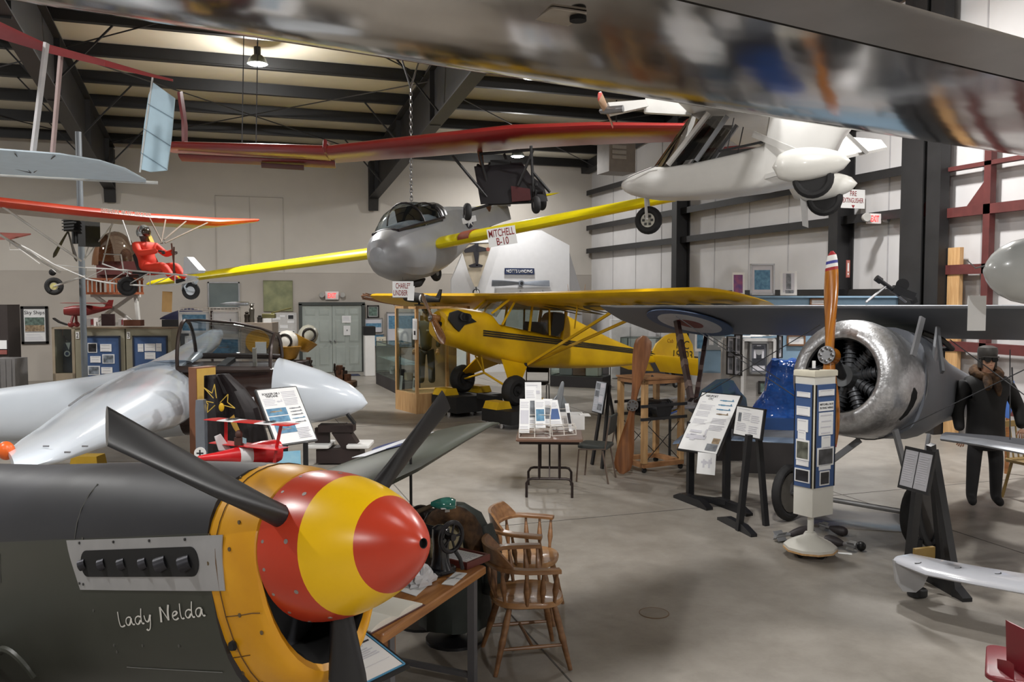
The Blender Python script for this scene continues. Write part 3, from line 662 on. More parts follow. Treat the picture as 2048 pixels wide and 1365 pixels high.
# lift struts
for (px,py),(yy,xx) in(((1262,597),(3.1,-1.9)),((1345,606),(3.1,-2.6))):
    st=ON(TC,1052,732,1,.4); g=G(); g.bar((st.x,.4,st.z),(xx,yy,zw+.04),.05,.03,up=V((1,0,0))); g.ob('wing_strut',CYD,cub)
    g=G(); g.bar((st.x,-.4,st.z),(xx,-yy,zw+.04),.05,.03,up=V((1,0,0))); g.ob('wing_strut',CYD,cub)
g=G(); g.bar((-1.95,1.75,zw-.02),(-1.95,1.75,.16),.02); g.ob('jury_strut',CYD,cub)
st=ON(TC,1051,731,1,.4); g=G(); g.sph((st.x,.41,st.z),.05,12); g.ob('strut_fitting',BLACKMATTE,cub)
# undercarriage
for s,(wx,wy) in((1,(1030,782)),(-1,(925,758))):
    c=ON(TC,wx,wy,1,s*.92); wheel(cub,MX.Translation(c),.29,.24,.09,hubmat=BLACKMATTE)
    x0,x1=-1.48,-2.13
    g=G(); zb0=zb_(-1.7)+.05; g.add([(x0,s*.36,zb0),(x1,s*.36,zb0-.02),(c.x-.12,s*.85,c.z+.1),(c.x+.1,s*.85,c.z+.1),(x0,s*.40,zb0),(x1,s*.40,zb0-.02),(c.x-.12,s*.89,c.z+.1),(c.x+.1,s*.89,c.z+.1)],[(0,1,2,3),(7,6,5,4),(0,4,5,1),(1,5,6,2),(2,6,7,3),(3,7,4,0)]); g.ob('gear_fairing',CY,cub)
    g=G(); g.cyl((-1.4,0,zb0-.3),(c.x,s*.86,c.z),.022,n=8); g.cyl((-1.2,s*.1,zb0),(-1.4,0,zb0-.3),.016,n=6); g.ob('axle_strut',CYD,cub)
    g=G(); g.cyl((c.x,s*.7,c.z),(c.x,s*1.06,c.z),.03,n=10); g.ob('axle',BLACKMATTE,cub)
# tail
g=G(); tp=[ON(TC,px,py,1,0) for px,py in((1303,706),(1312,688),(1330,672),(1345,666),(1372,667),(1384,690),(1388,722),(1340,722))]
g.prism([(p.x,p.z) for p in tp],-.02,.02,0,MX.Rotation(PI/2,4,'X')); fin=g.ob('fin',CY,cub)
cx=sum(p.x for p in tp)/8; cz=sum(p.z for p in tp)/8
def on_fin(px,py): 
    p=ON(TC,px,py,1,.024); return p
A=on_fin(1345,715);B=on_fin(1385,717);
M=face((on_fin(1366,690)),B-A,V((0,0,1)));text('NC',abs(on_fin(1366,680).z-on_fin(1366,697).z),NUM,fin,M,'tail_number',(B-A).length*.62)
M=face((on_fin(1366,710)),B-A,V((0,0,1)));text('19303',abs(on_fin(1366,702).z-on_fin(1366,719).z),NUM,fin,M,'tail_number',(B-A).length*.95)
M=face(on_fin(1341,682),B-A,V((0,0,1))); text('Cub',.09,mat('cub_mark',(150,100,30),.6),fin,M,'tail_mark',.22)
st_=[ON(TC,px,py,1,y_) for px,py,y_ in((1303,712,.1),(1412,722,1.2),(1438,731,1.5),(1447,741,1.62),(1438,750,1.5),(1404,753,1.1),(1320,744,.1))]
for s in(1,-1):
    g=G(); q_=[V((p.x,s*p.y,p.z)) for p in st_]; g.loft([q_,[p+V((0,0,.035)) for p in q_]]); g.ob('tailplane',CY,cub)
g=G(); g.cyl((-6.8,0,-.1),(-7.1,0,-.35),.02,n=8); tw=g.ob('tail_spring',STEEL,cub); wheel(tw,TR(-7.15,0,-.4),.1,.06,.04,name='tail_wheel')
# padded wheel stands
I=TC
STB=mat('stand_black',(30,30,31),.6,noise=.15); PADY=mat('pad_yellow',(206,166,16),.6)
for s,(wx,wy),lab in((1,(1030,782),'black wheel stand with yellow chocks under the near wheel of the yellow plane'),(-1,(925,758),'black wheel stand with yellow chocks under the far wheel of the yellow plane')):
    c=TC@ON(TC,wx,wy,1,s*.92); t=thing('wheel_stand',lab,'stand',MX.Translation((c.x,c.y,0))@MX.Rotation(R(21.1),4,'Z'),'wheel stands')
    h=c.z-.29
    g=G(); g.box((.0,-.16,h/2+.05),(1.15,.85,h-.1)); g.ob('stand_box',STB,t)
    for k in(-1,1):
        g=G(); g.prism([(-.18,0),(.18,0),(.12,.13),(-.12,.13)],-.2,.2,0,TR(k*.42,0,h,0,0,PI/2)); g.ob('wheel_chock',PADY,t)
        for j in(-1,1): g=G(); g.cyl((k*.48,j*.2,0),(k*.48,j*.2,.1),.04,n=10); g.ob('caster',CHROME,t)
a=TC@ON(TC,1030,782,1,.92); b=TC@ON(TC,925,758,1,-.92)
g=G(); dd=(b-a); dd.z=0; u=dd.normalized(); g.bar((a.x+u.x*.62,a.y+u.y*.62,.42),(b.x-u.x*.62,b.y-u.y*.62,.42),.12,.1); tag(g.ob('tie_bar',STB),'black beam tying together the two wheel stands of the yellow plane','beam')
def pwing(g,st,Ti,th=.12,mi=0,mf=None,n=None):
    """stations (LE point, TE point[, thickness]) in world space -> airfoil loft in the frame whose inverse is Ti"""
    rings=[]
    for s in st:
        P,Q=V(s[0]),V(s[1]); d=Q-P; c=d.length; t_=s[2] if len(s)>2 else th; up=V((0,0,1)); up=(up-d.normalized()*up.dot(d.normalized())).normalized()
        rings.append([Ti@(P+d*x+up*(t*c*t_*2)) for x,t in AF])
    g.loft(rings,mi=mi,mf=mf); return g
def at(*a): return MX.Translation(V(a[0]) if len(a)==1 else V(a))
def stand4(): pass
# ================================================================ silver pod glider with yellow wings
TG=pose((2.525,14.462,3.043),-129.29,-10.45,7.25)
gl=thing('hanging_glider','silver glider with clear bubble canopy and yellow wings hanging on a chain','airplane',TG)
SIL=mat('silver_paint',(164,166,170),.36,.35,noise=.05,scale=2); GYEL=mat('glider_yellow',(232,214,16),.35,noise=.03)
tab=[(.12,.05,.06,-.06),(.08,.15,.18,-.14),(-.02,.26,.30,-.24),(-.2,.36,.40,-.38),(-.5,.43,.47,-.50),(-.9,.46,.5,-.58),(-1.5,.46,.5,-.60),(-2.2,.42,.60,-.54),(-2.8,.36,.62,-.42),(-3.6,.27,.55,-.22),(-4.6,.17,.46,-.05),(-5.6,.1,.4,.08),(-6.3,.05,.36,.15)]
g=G(); rings=[]
for x,w,t,b in tab:
    n=20; ring=[]
    for j in range(n):
        a=2*PI*j/n+PI/2; c,s=cos(a),sin(a); p=2.3; r_=(abs(c)**p+abs(s)**p)**(-1/p); ring.append(V((x,-w*c*r_,(t if s>0 else -b)*s*r_)))
    rings.append(ring)
g.loft(rings); gf=g.ob('fuselage',SIL,gl,ang=20)
g=G(); cr=[]
for x,h,w in((-.34,.40,.22),(-.5,.58,.30),(-.75,.74,.36),(-1.1,.82,.39),(-1.5,.82,.39),(-1.9,.76,.38)): cr.append([V((x,w*cos(PI*j/12),.36+(h-.36)*sin(PI*j/12))) for j in range(13)])
g.loft(cr,closed=False,cap=False); g.ob('canopy',glass('canopy_glass',(214,222,226),.08,.6),gl)
g=G(); 
for x,h,w in((-.36,.43,.25),(-1.15,.83,.395),(-1.9,.765,.385)): g.tube([V((x,w*cos(PI*j/12),.36+(h-.36)*sin(PI*j/12))) for j in range(13)],.018,n=6)
for s in(-1,1): g.tube([(-.36,s*.25,.38),(-.75,s*.37,.4),(-1.5,s*.41,.41),(-1.95,s*.4,.42)],.03,n=6)
g.ob('canopy_frame',mat('canopy_frame_dark',(46,40,42),.4,.3),gl)
g=G(); g.box((-1.35,0,.5),(.1,.5,.5)); g.box((-1.9,0,.45),(.06,.6,.5)); g.ob('cockpit_seat',BLACKMATTE,gl)
g=G(); g.tube([V((-2.25+.3*k/3,(.30)*cos(PI*j/10),.45+.26*sin(PI*j/10))) for k in(0,) for j in range(11)],.04,n=6); g.tube([V((-2.05,(.33)*cos(PI*j/10),.45+.28*sin(PI*j/10))) for j in range(11)],.03,n=6); g.ob('roll_hoop',STEEL,gl)
for s in(1,-1):
    g=G(); wing(g,[(s*.40,-1.25,-.02,1.0,.22),(s*2.6,-1.3,.04,.95,.21)]+([(s*4.75,-1.35,.10,.85,.19)] if s>0 else [(-4.75,-1.35,.10,.85,.2),(-6.4,-1.38,.14,.75,.17)])); w=g.ob('wing',GYEL,gl,ang=45)
    if s==1:
        g=G(); wing(g,[(.9,-1.262,.003,.995,.226),(1.12,-1.266,.01,.99,.226)],tip1=False); g.ob('wing_band',mat('band_brown',(140,66,40),.5),w)
    g=G(); wing(g,[(s*.3,-1.35,-.05,.95,.2),(s*.47,-1.3,-.03,.98,.18)],tip1=False); g.ob('wing_root_gap',BLACKMATTE,gl)
g=G(); wing(g,[(-1.2,-5.6,.42,.6,.1),(1.2,-5.6,.42,.6,.1)],tip0=True); g.ob('tailplane',GYEL,gl)
g=G(); g.prism([(-5.4,.4),(-6.2,1.1),(-6.5,1.1),(-6.5,.3)],-.03,.03,0,MX.Rotation(PI/2,4,'X')); g.ob('fin',SIL,gl)
wheel(gl,TR(-1.75,.1,-.56),.17,.12,.07)
g=G(); g.tube([(-.5,0,-.5),(-.7,0,-.6),(-1.2,0,-.66),(-1.45,0,-.62)],[.02,.07,.07,.02],n=8); g.ob('skid',BLACKMATTE,gl)
p=ON(TG,986,432,1,.34); TI=face(V((p.x,.335,p.z)),(1,0,0),(0,0,1))@MX.Rotation(R(180),4,'Y')
st=[]
for k in range(10):
    a=R(90+36*k); q=.17 if k%2==0 else .065; st.append((q*cos(a),q*sin(a)))
TI=face(V((-3.2,.335,.26)),(-1,.06,0),(0,0,1)); g=G(); g.prism([(.17*cos(2*PI*k/20),.17*sin(2*PI*k/20)) for k in range(20)],-.02,.012,0); g.box((0,0,.008),(.62,.12,.016),1); g.prism(st,.0,.022,1); g.ob('star_insignia',[mat('insignia_navy',(34,36,52),.5),mat('insignia_white',(205,207,212),.5)],gf,TI)
# hanging chain: real links
ch=thing('hanging_chain','long steel chain hanging from the rafter down to the silver glider','chain',W(880,470,14.9))
cp=TG@V((-1.55,0,.84)); top=V((cp.x,cp.y,zroof(cp.y)-1.3)); q=V((cp.x,cp.y,top.z-.35))
CHN=mat('chain_steel',(176,176,178),.3,.9)
n=0; z=cp.z; I=ch.matrix_world.inverted()
g=G()
while z<q.z:
    lk=[]
    for k in range(10):
        a=2*PI*k/10; o=V((.024*cos(a),0,.05*sin(a))); o=o if n%2==0 else V((0,o.x,o.z)); lk.append(I@(V((cp.x,cp.y,z+.04))+o))
    g.tube(lk,.010,n=5,loop=True); z+=.068; n+=1
g.ob('chain_links',CHN,ch); 
for s in(-1,1):
    g=G(); g.tube([I@q,I@(q+V((s*.22,0,.7))),I@V((q.x+s*.3+.0,q.y,zroof(q.y)-.25))],.018,n=6); g.ob('sling',CHN,ch)
# ================================================================ red flying wing with open cage
TRW=pose((4.009,11.798,4.743),-104.64,2.5,3.0)
rw_=thing('flying_wing','dark red swept flying wing with an open black seat cage beneath it','airplane',TRW)
RED=mat('deep_red',(134,34,32),.3,noise=.05,scale=2); RED2=mat('panel_red',(120,34,34),.4,noise=.05)
g=G(); wing(g,[(-2.72,-.22,-.06,1.1,.14),(-1.2,-.04,.0,1.35,.15),(0,.05,.06,1.45,.15),(1.2,-.04,.08,1.35,.15),(2.72,-.22,.06,1.1,.14)],tip1=False); cw=g.ob('center_wing',RED,rw_,ang=50)
for s in(-1,1):
    dz=-.06 if s<0 else .06
    g=G(); wing(g,[(s*2.74,-.22,dz,1.1,.155),(s*5.1,-1.0,dz+.34,.75,.15)],tip1=True); ow=g.ob('outer_wing',RED,rw_,ang=50)
    if s<0:
        I_=TRW.inverted(); g=G(); pwing(g,[(W(356,308,13.5),W(364,323,13.75)),(W(670,323,13.1),W(672,337,13.35))],I_,th=.16); g.ob('elevon',RED2,rw_)
        g=G(); pwing(g,[(W(522,326,13.35),W(523,336,13.5)),(W(608,331,13.2),W(608,341,13.35))],I_,th=.16); g.ob('trim_tab',mat('tab_maroon',(84,34,36),.6),rw_)
    else:
        g=G(); wing(g,[(s*2.8,-1.12,dz-.2,.34,.12),(s*5.0,-1.35,dz-.04,.26,.12)],tip1=False); g.ob('elevon',RED2,rw_)
    g=G(); fp=[(-1.05,0),(-1.1,.35),(-1.0,.62),(-.98,.75),(-1.12,.8),(-1.2,.6),(-1.28,.3),(-1.22,0)]
    g.prism([(x,z) for x,z in fp],-.02,.02,0,TR(0,s*4.98,dz+.36)@MX.Rotation(PI/2,4,'X')); g.ob('tip_fin',RED2,rw_)
    g=G(); g.tube([(x,s*2.735,z) for x,z in((-.2,dz),(-.3,dz+.12),(-.7,dz+.15),(-1.3,dz),(-.7,dz-.05),(-.25,dz-.03))],.03,n=6,loop=True); g.ob('joint_band',RED2,rw_)
I=TRW.inverted(); cg=lambda px,py,d: I@W(px,py,d)
CG=mat('cage_tube',(34,33,34),.4,.4)
g=G()
for a,b in(((905,312,12.9),(985,408,12.9)),((1062,292,12.6),(1068,404,12.6)),((1066,300,12.6),(1036,372,12.6)),((960,310,13),(985,408,13)),((1008,308,13.3),(1030,360,13.3)),((985,408,12.9),(1068,404,12.6)),((960,308,13),(1062,300,12.6)),((985,408,12.9),(930,424,12.6)),((1066,345,12.6),(1100,385,12.6)),((1068,385,12.6),(1088,386,12.4)),((955,330,13.2),(1068,404,12.6)),((970,345,13.3),(1046,404,13.3))): g.cyl(cg(*a),cg(*b),.022,n=8)
cage=g.ob('cage_frame',CG,rw_)
g=G()
a=[cg(*q) for q in((974,332,13.2),(1015,326,13.2),(1032,352,12.9),(1058,372,12.7),(1066,404,12.6),(988,408,12.9))]; b=[p+V((0.0,.42,0)) for p in a]; g.loft([[p-V((0,.2,0)) for p in a],[p+V((0,.22,0)) for p in a]]); g.ob('sling_seat',mat('seat_black',(30,27,30),.75),rw_)
a=[cg(*q) for q in((1022,372,12.66),(1060,378,12.55),(1062,400,12.5),(1024,404,12.6))]; g=G(); g.loft([[p for p in a],[p+V((-.06,.0,0)) for p in a]]); g.ob('side_cloth',mat('cloth_maroon',(78,34,36),.8),rw_)
g=G(); c=cg(1000,340,13.3); g.box(c,(.28,.3,.26)); 
for k in range(5): g.box(c+V((-.02,0,-.1+.05*k)),(.33,.35,.012))
g.ob('engine',mat('engine_black',(18,17,17),.6),rw_)
g=G(); c=cg(968,355,13.6); M=MX.Translation(c); 
for k in(0,1): blade_prop(g,M,.55,.06,.09,.03,R(6)+PI*k)
g.ob('propeller',mat('prop_wood_dark',(120,82,50),.4,noise=.15,c2=(90,56,34)),rw_)
for px,py,d,nm in((935,424,12.5,'main_wheel'),(1072,410,12.4,'nose_wheel'),(1084,404,12.9,'main_wheel')):
    c=cg(px,py,d); wheel(rw_,MX.Translation(c)@MX.Rotation(R(8),4,'Z'),.13,.1,.05,name=nm)
g=G(); g.cyl(cg(1072,395,12.5),cg(1072,380,12.5),.02,n=8); g.cyl(cg(1072,372,12.5),cg(1072,366,12.5),.03,n=8); g.ob('nose_fork',CG,rw_)
for px,dy in((484,.0),(512,0)):
    a=W(px,288,13.5); g=G(); g.cyl(a,(a.x+.1,a.y,zroof(a.y)-.1),.008,n=5); tag(g.ob('suspension_cable',DKSTEEL),'left thin cable holding the left half of the red flying wing' if px<500 else 'right thin cable holding the left half of the red flying wing','cable')
# ================================================================ sign boards on the hanging aircraft
def board(name,label,cat,c,wd,ht,right,up,bm,th=.012,par=None):
    M=face(V(c),right,up); t=thing(name,label,cat,M); g=G(); g.box((0,0,-th/2),(wd,ht,th)); g.ob('board',bm,t); return t
def pxboard(name,label,cat,cpx,wd_px,ht_px,d,bm=PAPER,tilt=0,yawd=0,th=.012):
    c=W(cpx[0],cpx[1],d); k=d/FPX; rv=_r*cos(R(yawd))+_fh*sin(R(yawd)); up=V((0,0,1))
    rr=rv*cos(R(tilt))+up*sin(R(tilt)); uu=-rv*sin(R(tilt))+up*cos(R(tilt))
    return board(name,label,cat,c,wd_px*k,ht_px*k,rr,uu,bm,th),k
t,k=pxboard('hanging_sign','white sign reading MITCHELL B-10 hung beneath the red flying wing','sign',(1004,473),57,36,12.3,tilt=9,th=.01)
text('MITCHELL',15*k,REDTXT,t,TR(0,8*k,0),w=51*k,bold=.01); text('B-10',15*k,REDTXT,t,TR(0,-9*k,0),w=24*k,bold=.01)
t,k=pxboard('name_sign','white sign reading CHARLES LINDBERGH hanging under the silver glider','sign',(806,579),42,32,13.4,th=.01)
text('CHARLES',11*k,REDTXT,t,TR(0,7*k,0),w=29*k,bold=.01); text('LINDBERGH',11*k,REDTXT,t,TR(0,-7*k,0),w=38*k,bold=.01)
a=t.matrix_world.translation; g=G(); g.cyl((0,16*k,0),(0,24*k,0),.004,n=5); g.ob('sign_cord',DKSTEEL,t)
t,k=pxboard('hanging_tag','small white paper tag hanging beside the far wing of the yellow plane','tag',(822,587),13,29,13.0,tilt=-4,th=.004)
# ================================================================ white ultralight with wheel pants
KW_=.865
TWH=pose(W(1247,372,12.6*KW_),136,0,0)@MX.Scale(KW_,4)
wh=thing('white_ultralight','white cabin ultralight with streamlined wheel pants hanging above the yellow plane','airplane',TWH)
WH=mat('ultralight_white',(214,212,208),.32,noise=.02); CABG=glass('cabin_glass_dark',(86,82,78),.16,.6)
tab=[(.02,.04,.04,-.04),(-.03,.12,.09,-.09),(-.12,.20,.14,-.14),(-.28,.28,.19,-.19),(-.48,.33,.22,-.22),(-.8,.36,.21,-.24),(-1.2,.36,.25,-.245),(-1.7,.36,.33,-.22),(-2.05,.35,.42,-.19),(-2.12,.35,.95,-.18),(-2.6,.31,.95,-.12),(-2.85,.26,.95,.12),(-3.0,.2,.95,.45),(-3.2,.12,.95,.7),(-4.2,.08,.95,.8),(-5.0,.05,.93,.85)]
rings=[]
for x,w,t,b in tab: rings.append(supers(w,(t-b)/2,24,2.3 if x>-.4 else 5,cz=(t+b)/2,x=x))
g=G(); g.loft(rings); wf=g.ob('fuselage',WH,wh,ang=25)
g=G(); g.tube([V((x,lerp_tab(tab,x)[0]*.995+.004,.045+(-x)*.27)) for x in(.0,-.05,-.12,-.28,-.48,-.62)],.006,n=4); g.ob('cowl_seam',mat('seam_grey',(110,110,112),.6),wf)
# windscreen, posts, side windows (traced on the near side)
for s in(1,-1):
    y=.345*s; f=lambda px,py: (lambda q: V((q.x,y,q.z)))(ON(TWH,px,py,1,.345))
    P=[f(*q) for q in((1290,333),(1332,330),(1415,228),(1372,222))]
    g=G(); g.bar(f(1336,330),f(1418,226),.05,.1,up=V((0,1,0))); g.ob('door_post',WH,wh)
    g=G(); g.bar(f(1392,322),f(1455,232),.05,.06,up=V((0,1,0))); g.ob('door_post',mat('post_silver',(140,142,146),.4,.5),wh)
    g=G(); g.add([f(1352,324),f(1390,318),f(1448,232),f(1425,232)],[(0,1,2,3)]); g.ob('side_window',CABG,wh)
    g=G(); g.bar(f(1438,303),f(1526,284),.025,.03); g.ob('rail_black',BLACK,wh)
    g=G(); g.cyl(f(1455,297),f(1468,236),.008,n=6); g.ob('cable',DKSTEEL,wh)
L0=[ON(TWH,px,py,1,.33) for px,py in((1292,334),(1331,329))]; L1=[ON(TWH,px,py,1,.33) for px,py in((1372,222),(1414,226))]
g=G(); lo=[];hi=[]
for k in range(9):
    u=k/8*2-1; b=abs(u)**2; lo.append(V((L0[0].x+(L0[1].x-L0[0].x)*b,.33*u,L0[0].z))); hi.append(V((L1[0].x+(L1[1].x-L1[0].x)*b,.33*u,L1[0].z)))
g.loft([lo,hi],closed=False,cap=False); g.ob('windscreen',CABG,wh)
g=G(); wing(g,[(0,-.95,.98,1.3,.13),(3.4,-.95,1.1,1.3,.13)]); wing(g,[(0,-.95,.98,1.3,.13),(-3.4,-.95,1.1,1.3,.13)]); g.ob('wing',WH,wh,ang=45)
c=ON(TWH,1297,441,1,0); wheel(wh,MX.Translation(c),.205,.13,.115,name='nose_wheel',hubmat=mat('hub_cream',(205,202,190),.5),spokes=6)
g=G(); 
for s in(-1,1): g=G(); g.bar((c.x,s*.09,c.z),(c.x+.03,s*.06,-.2),.03); g.ob('fork_blade',WH,wh)
for s,(px,py) in((1,(1618,335)),(-1,(1642,378))):
    c=ON(TWH,px,py,1,.85*s); rg=[]
    for i in range(13):
        t=i/12; x=.44-.92*t; w=.13*math.sqrt(max(.0,sin(PI*min(1,t**.75))))+.004; h=.21*math.sqrt(max(0,sin(PI*min(1,t**.72))))+.004
        rg.append(supers(w,h,16,2.2,x=c.x+x*1.0,cy=c.y,cz=c.z+.02*t+(.03 if 1 else 0)))
    g=G(); g.loft(rg); wp=g.ob('wheel_pant',mat('pant_white',(214,212,206),.28,noise=.02,coat=.3),wh)
    wheel(wh,MX.Translation(c+V((-.05,0,-.14))),.25,.12,.19,name='main_wheel',hubmat=BLACKMATTE)
    g=G(); a=c+V((-.05,0,.1)); g.bar(a,(-1.9,s*.3,.55),.03,.08); g.bar(c+V((0,-s*.1,.05)),(-1.9,s*.2,-.05),.04,.06); g.ob('gear_strut',WH,wh)
# tailplane with struts and hanging flap
P=[FL(px,py,4.05+.28) for px,py in((1652,312),(1672,268),(1762,288),(1774,299),(1690,318))]
I=TWH.inverted()
tp=[I@W(px,py,12.4*KW_) for px,py in((1655,310),(1668,285),(1762,284),(1773,299),(1694,314))]; up=V((-.5,.0,.25))
g=G(); q=[W(1652,311,12.0*KW_),W(1690,318,12.0*KW_),W(1774,299,12.6*KW_),W(1762,284,13.2*KW_),W(1668,276,13.0*KW_)]
g.loft([[I@p for p in q],[I@(p+V((0,0,.03))) for p in q]]); tl=g.ob('tailplane',WH,wh)
for t in(.33,.66):
    g=G(); a=q[0].lerp(q[4],t); b=q[1].lerp(q[3],t) if 0 else q[2].lerp(q[3],t); g.bar(I@(a-V((0,0,.006))),I@(b-V((0,0,.006))),.015,.008); g.ob('hinge_line',mat('seam_grey',(110,110,112),.6),tl)
g=G(); g.bar(I@W(1693,268,12.2*KW_),I@W(1733,306,12.2*KW_),.05,.16,up=V((0,1,0))); g.ob('tail_strut',mat('strut_grey',(168,166,164),.5),wh)
g=G(); g.bar(I@W(1556,254,12.4*KW_),I@W(1590,312,12.3*KW_),.03,.09,up=V((0,1,0))); g.ob('wing_strut',mat('strut_grey',(168,166,164),.5),wh)
g=G(); a=[I@W(px,py,12.3*KW_) for px,py in((1600,392),(1614,388),(1617,456),(1605,452))]; g.loft([a,[p+V((.0,.02,.0)) for p in a]]); g.ob('mud_flap',mat('strut_grey',(168,166,164),.5),wh)
# engine pod with red tipped propeller above the wing
g=G(); c=[W(px,py,12.0*KW_) for px,py in((1216,205),(1226,228),(1298,212),(1292,199))]; g.loft([[I@p for p in c],[I@(p+_fh*.4+V((0,0,.05))) for p in c]]); ec=g.ob('engine_cowl',WH,wh,ang=10)
g=G(); hb=W(1212,221,12.0*KW_); M=TWH.inverted()@MX.Translation(hb)@MX.Rotation(R(136),4,'Z')@MX.Scale(KW_,4)
for k in(0,1): blade_prop(g,M,.36,.09,.14,.04,R(-62)+PI*k,tipmi=1,pitch=25)
pr=g.ob('propeller',[mat('prop_tan',(168,132,100),.3,coat=.4),mat('prop_tip_red',(196,70,60),.35,coat=.4)],wh)
g=G(); g.lathe([(.01,.1),(.04,.08),(.055,.0),(.05,-.25)],14,T=M@MX.Rotation(PI/2,4,'Y')); g.ob('prop_hub',STEEL,pr)
g=G(); g.bar(I@W(1290,212,12.3*KW_),(-1.2,0,1.0),.12,.2); g.ob('engine_mount',WH,wh)
# ================================================================ figures
SKIN=mat('mannequin_skin',(196,150,124),.6,noise=.03)
def head(parent,T,skin=SKIN,name='head',eyes=True):
    """head about .24 tall, chin-to-crown along z, face towards +x, origin at the neck top"""
    g=G(); rr=[]
    for z,fx,bx,w in((-.03,.045,-.05,.05),(0,.07,-.055,.052),(.02,.088,-.06,.056),(.05,.094,-.07,.064),(.08,.092,-.085,.07),(.11,.09,-.096,.074),(.14,.092,-.102,.077),(.17,.086,-.10,.076),(.20,.066,-.085,.064),(.222,.036,-.055,.04),(.232,.01,-.02,.012)):
        ring=[]
        for j in range(20):
            a=2*PI*j/20; c,s=cos(a),sin(a); x=(fx if c>0 else -bx)*c; ring.append(T@V((x,w*s,z)))
        rr.append(ring)
    g.loft(rr); h=g.ob(name,skin,parent)
    g=G(); g.loft([[T@V((.088,w,.085)) for w in(-.012,.0,.012)]+[T@V((.112,0,.082))],[T@V((.09,w,.125)) for w in(-.006,0,.006)]+[T@V((.098,0,.122))]]); g.ob('nose',skin,h)
    for s in(-1,1):
        g=G(); g.sph((-.005,s*.077,.1),(.022,.008,.034),8,T=T,k=6); g.ob('ear',skin,h)
        if eyes:
            g=G(); g.sph((.083,s*.032,.118),(.008,.013,.007),8,T=T,k=6); g.ob('eye',mat('eye_dark',(50,40,36),.3),h)
    g=G(); g.sph((.088,0,.052),(.007,.022,.006),8,T=T,k=6); g.ob('mouth',mat('lips',(150,84,80),.5),h)
    return h
def hand(parent,T,skin=SKIN,curl=35,side=1,name='hand'):
    """palm along +x from the wrist, thumb towards +y*side; unequal bent fingers"""
    J=[(0,0,0,.024,.02),(.035,0,0,.034,.018),(.085,0,0,.038,.016)]; E=[(0,1),(1,2)]
    for k,(yy,L) in enumerate(((.033,.068),(.011,.077),(-.011,.072),(-.031,.056))):
        c=R(curl+k*4); b=(.09,yy*side,0); p=2; J.append((.095,yy*side,0,.0095)); E.append((2,len(J)-1)); x,z,a=.095,0,0
        for f in(.45,.32,.23):
            a+=c; x+=L*f*cos(a); z-=L*f*sin(a); J.append((x,yy*side,z,.0085)); E.append((len(J)-2,len(J)-1))
    J.append((.045,.04*side,-.008,.0125)); E.append((1,len(J)-1)); J.append((.075,.056*side,-.02,.0105)); E.append((len(J)-2,len(J)-1)); J.append((.098,.056*side,-.034,.009)); E.append((len(J)-2,len(J)-1))
    return skinbody(name,J,E,skin,parent,T)
# ================================================================ white jet-like plane at the left
TB=pose((1.809,12.22,1.003),-16.23,-.48,8.44)
bd=thing('canopy_plane','glossy pale white plane with a pointed nose and open clear canopy, left of the aisle','airplane',TB)
BDW=mat('gloss_white',(222,230,240),.2,noise=.03,scale=1.5,coat=.5); BDB=mat('cockpit_brown',(62,46,42),.25,noise=.1,coat=.3)
top=[(.12,-.15),(.06,-.04),(-.12,.11),(-.47,.29),(-.82,.40),(-1.12,.49),(-2.4,.44),(-2.92,.36),(-3.62,.23),(-5.02,.03),(-6.5,-.15),(-7.5,-.25)]
bt=[(.12,-.17),(.06,-.24),(-.13,-.33),(-.49,-.42),(-.85,-.47),(-1.14,-.50),(-2.4,-.62),(-3.6,-.76),(-5.1,-.75),(-6.5,-.7),(-7.5,-.65)]
def bring(x,n=28):
    t=lerp_tab(top,x)[0]; b=lerp_tab(bt,x)[0]; h=(t-b)/2; w=max(.006,min(.46,h*.98)); return supers(w,h,n,2.15,cz=(t+b)/2,x=x)
XC0,XC1=-1.13,-2.42
g=G(); g.loft([bring(x) for x in(.125,.11,.09,.05,0,-.06,-.14,-.25,-.38,-.55,-.75,-.95,XC0)]); g.ob('nose_cone',BDW,bd,ang=60)
g=G(); rings=[]
for x in(XC0,-1.4,-1.7,-2.0,-2.2,XC1):
    r=[p for p in bring(x)]; r=[V((p.x,p.y,min(p.z,.40 if p.z>0 else p.z))) for p in r]; rings.append(r)
g.loft(rings); g.ob('cockpit_tub',BDB,bd)
g=G(); g.loft([bring(x) for x in(XC1,-2.8,-3.2,-3.8,-4.5,-5.2,-6,-6.8,-7.5)]); bf=g.ob('fuselage',BDW,bd,ang=60)
# canopy hood
cz=.43
hoop=lambda x,h,w,k=12:[V((x,w*cos(PI*j/k),cz+h*sin(PI*j/k))) for j in range(k+1)]
st=[(XC1+.02,.60,.40),(-2.2,.61,.41),(-1.7,.57,.41),(-1.35,.50,.40),(XC0-.02,.42,.36)]
g=G(); g.loft([hoop(*s) for s in st],closed=False,cap=False); g.ob('canopy',glass('canopy_smoke',(214,218,220),.05,.5),bd)
g=G(); 
g.tube(hoop(*st[0]),.026,n=6); g.tube(hoop(*st[-1]),.026,n=6); g.tube([V((s[0],0,cz+s[1])) for s in st],.018,n=6)
for s in(-1,1): g.tube([V((q[0],s*q[2]*1.02,cz)) for q in st],.045,n=8)
g.ob('canopy_frame',mat('canopy_frame_brown',(70,58,54),.3,.2),bd)
g=G(); g.box((-1.85,0,.1),(.12,.5,.7)); g.box((-1.6,0,-.15),(.5,.5,.1)); g.ob('cockpit_seat',BLACKMATTE,bd)
g=G(); g.box((-1.42,-.12,.42),(.05,.04,.5),0,MX.Rotation(.0,4,'Y')); g.ob('sight_post',mat('pale_strip',(190,184,172),.6),bd)
Ti=TB.inverted()
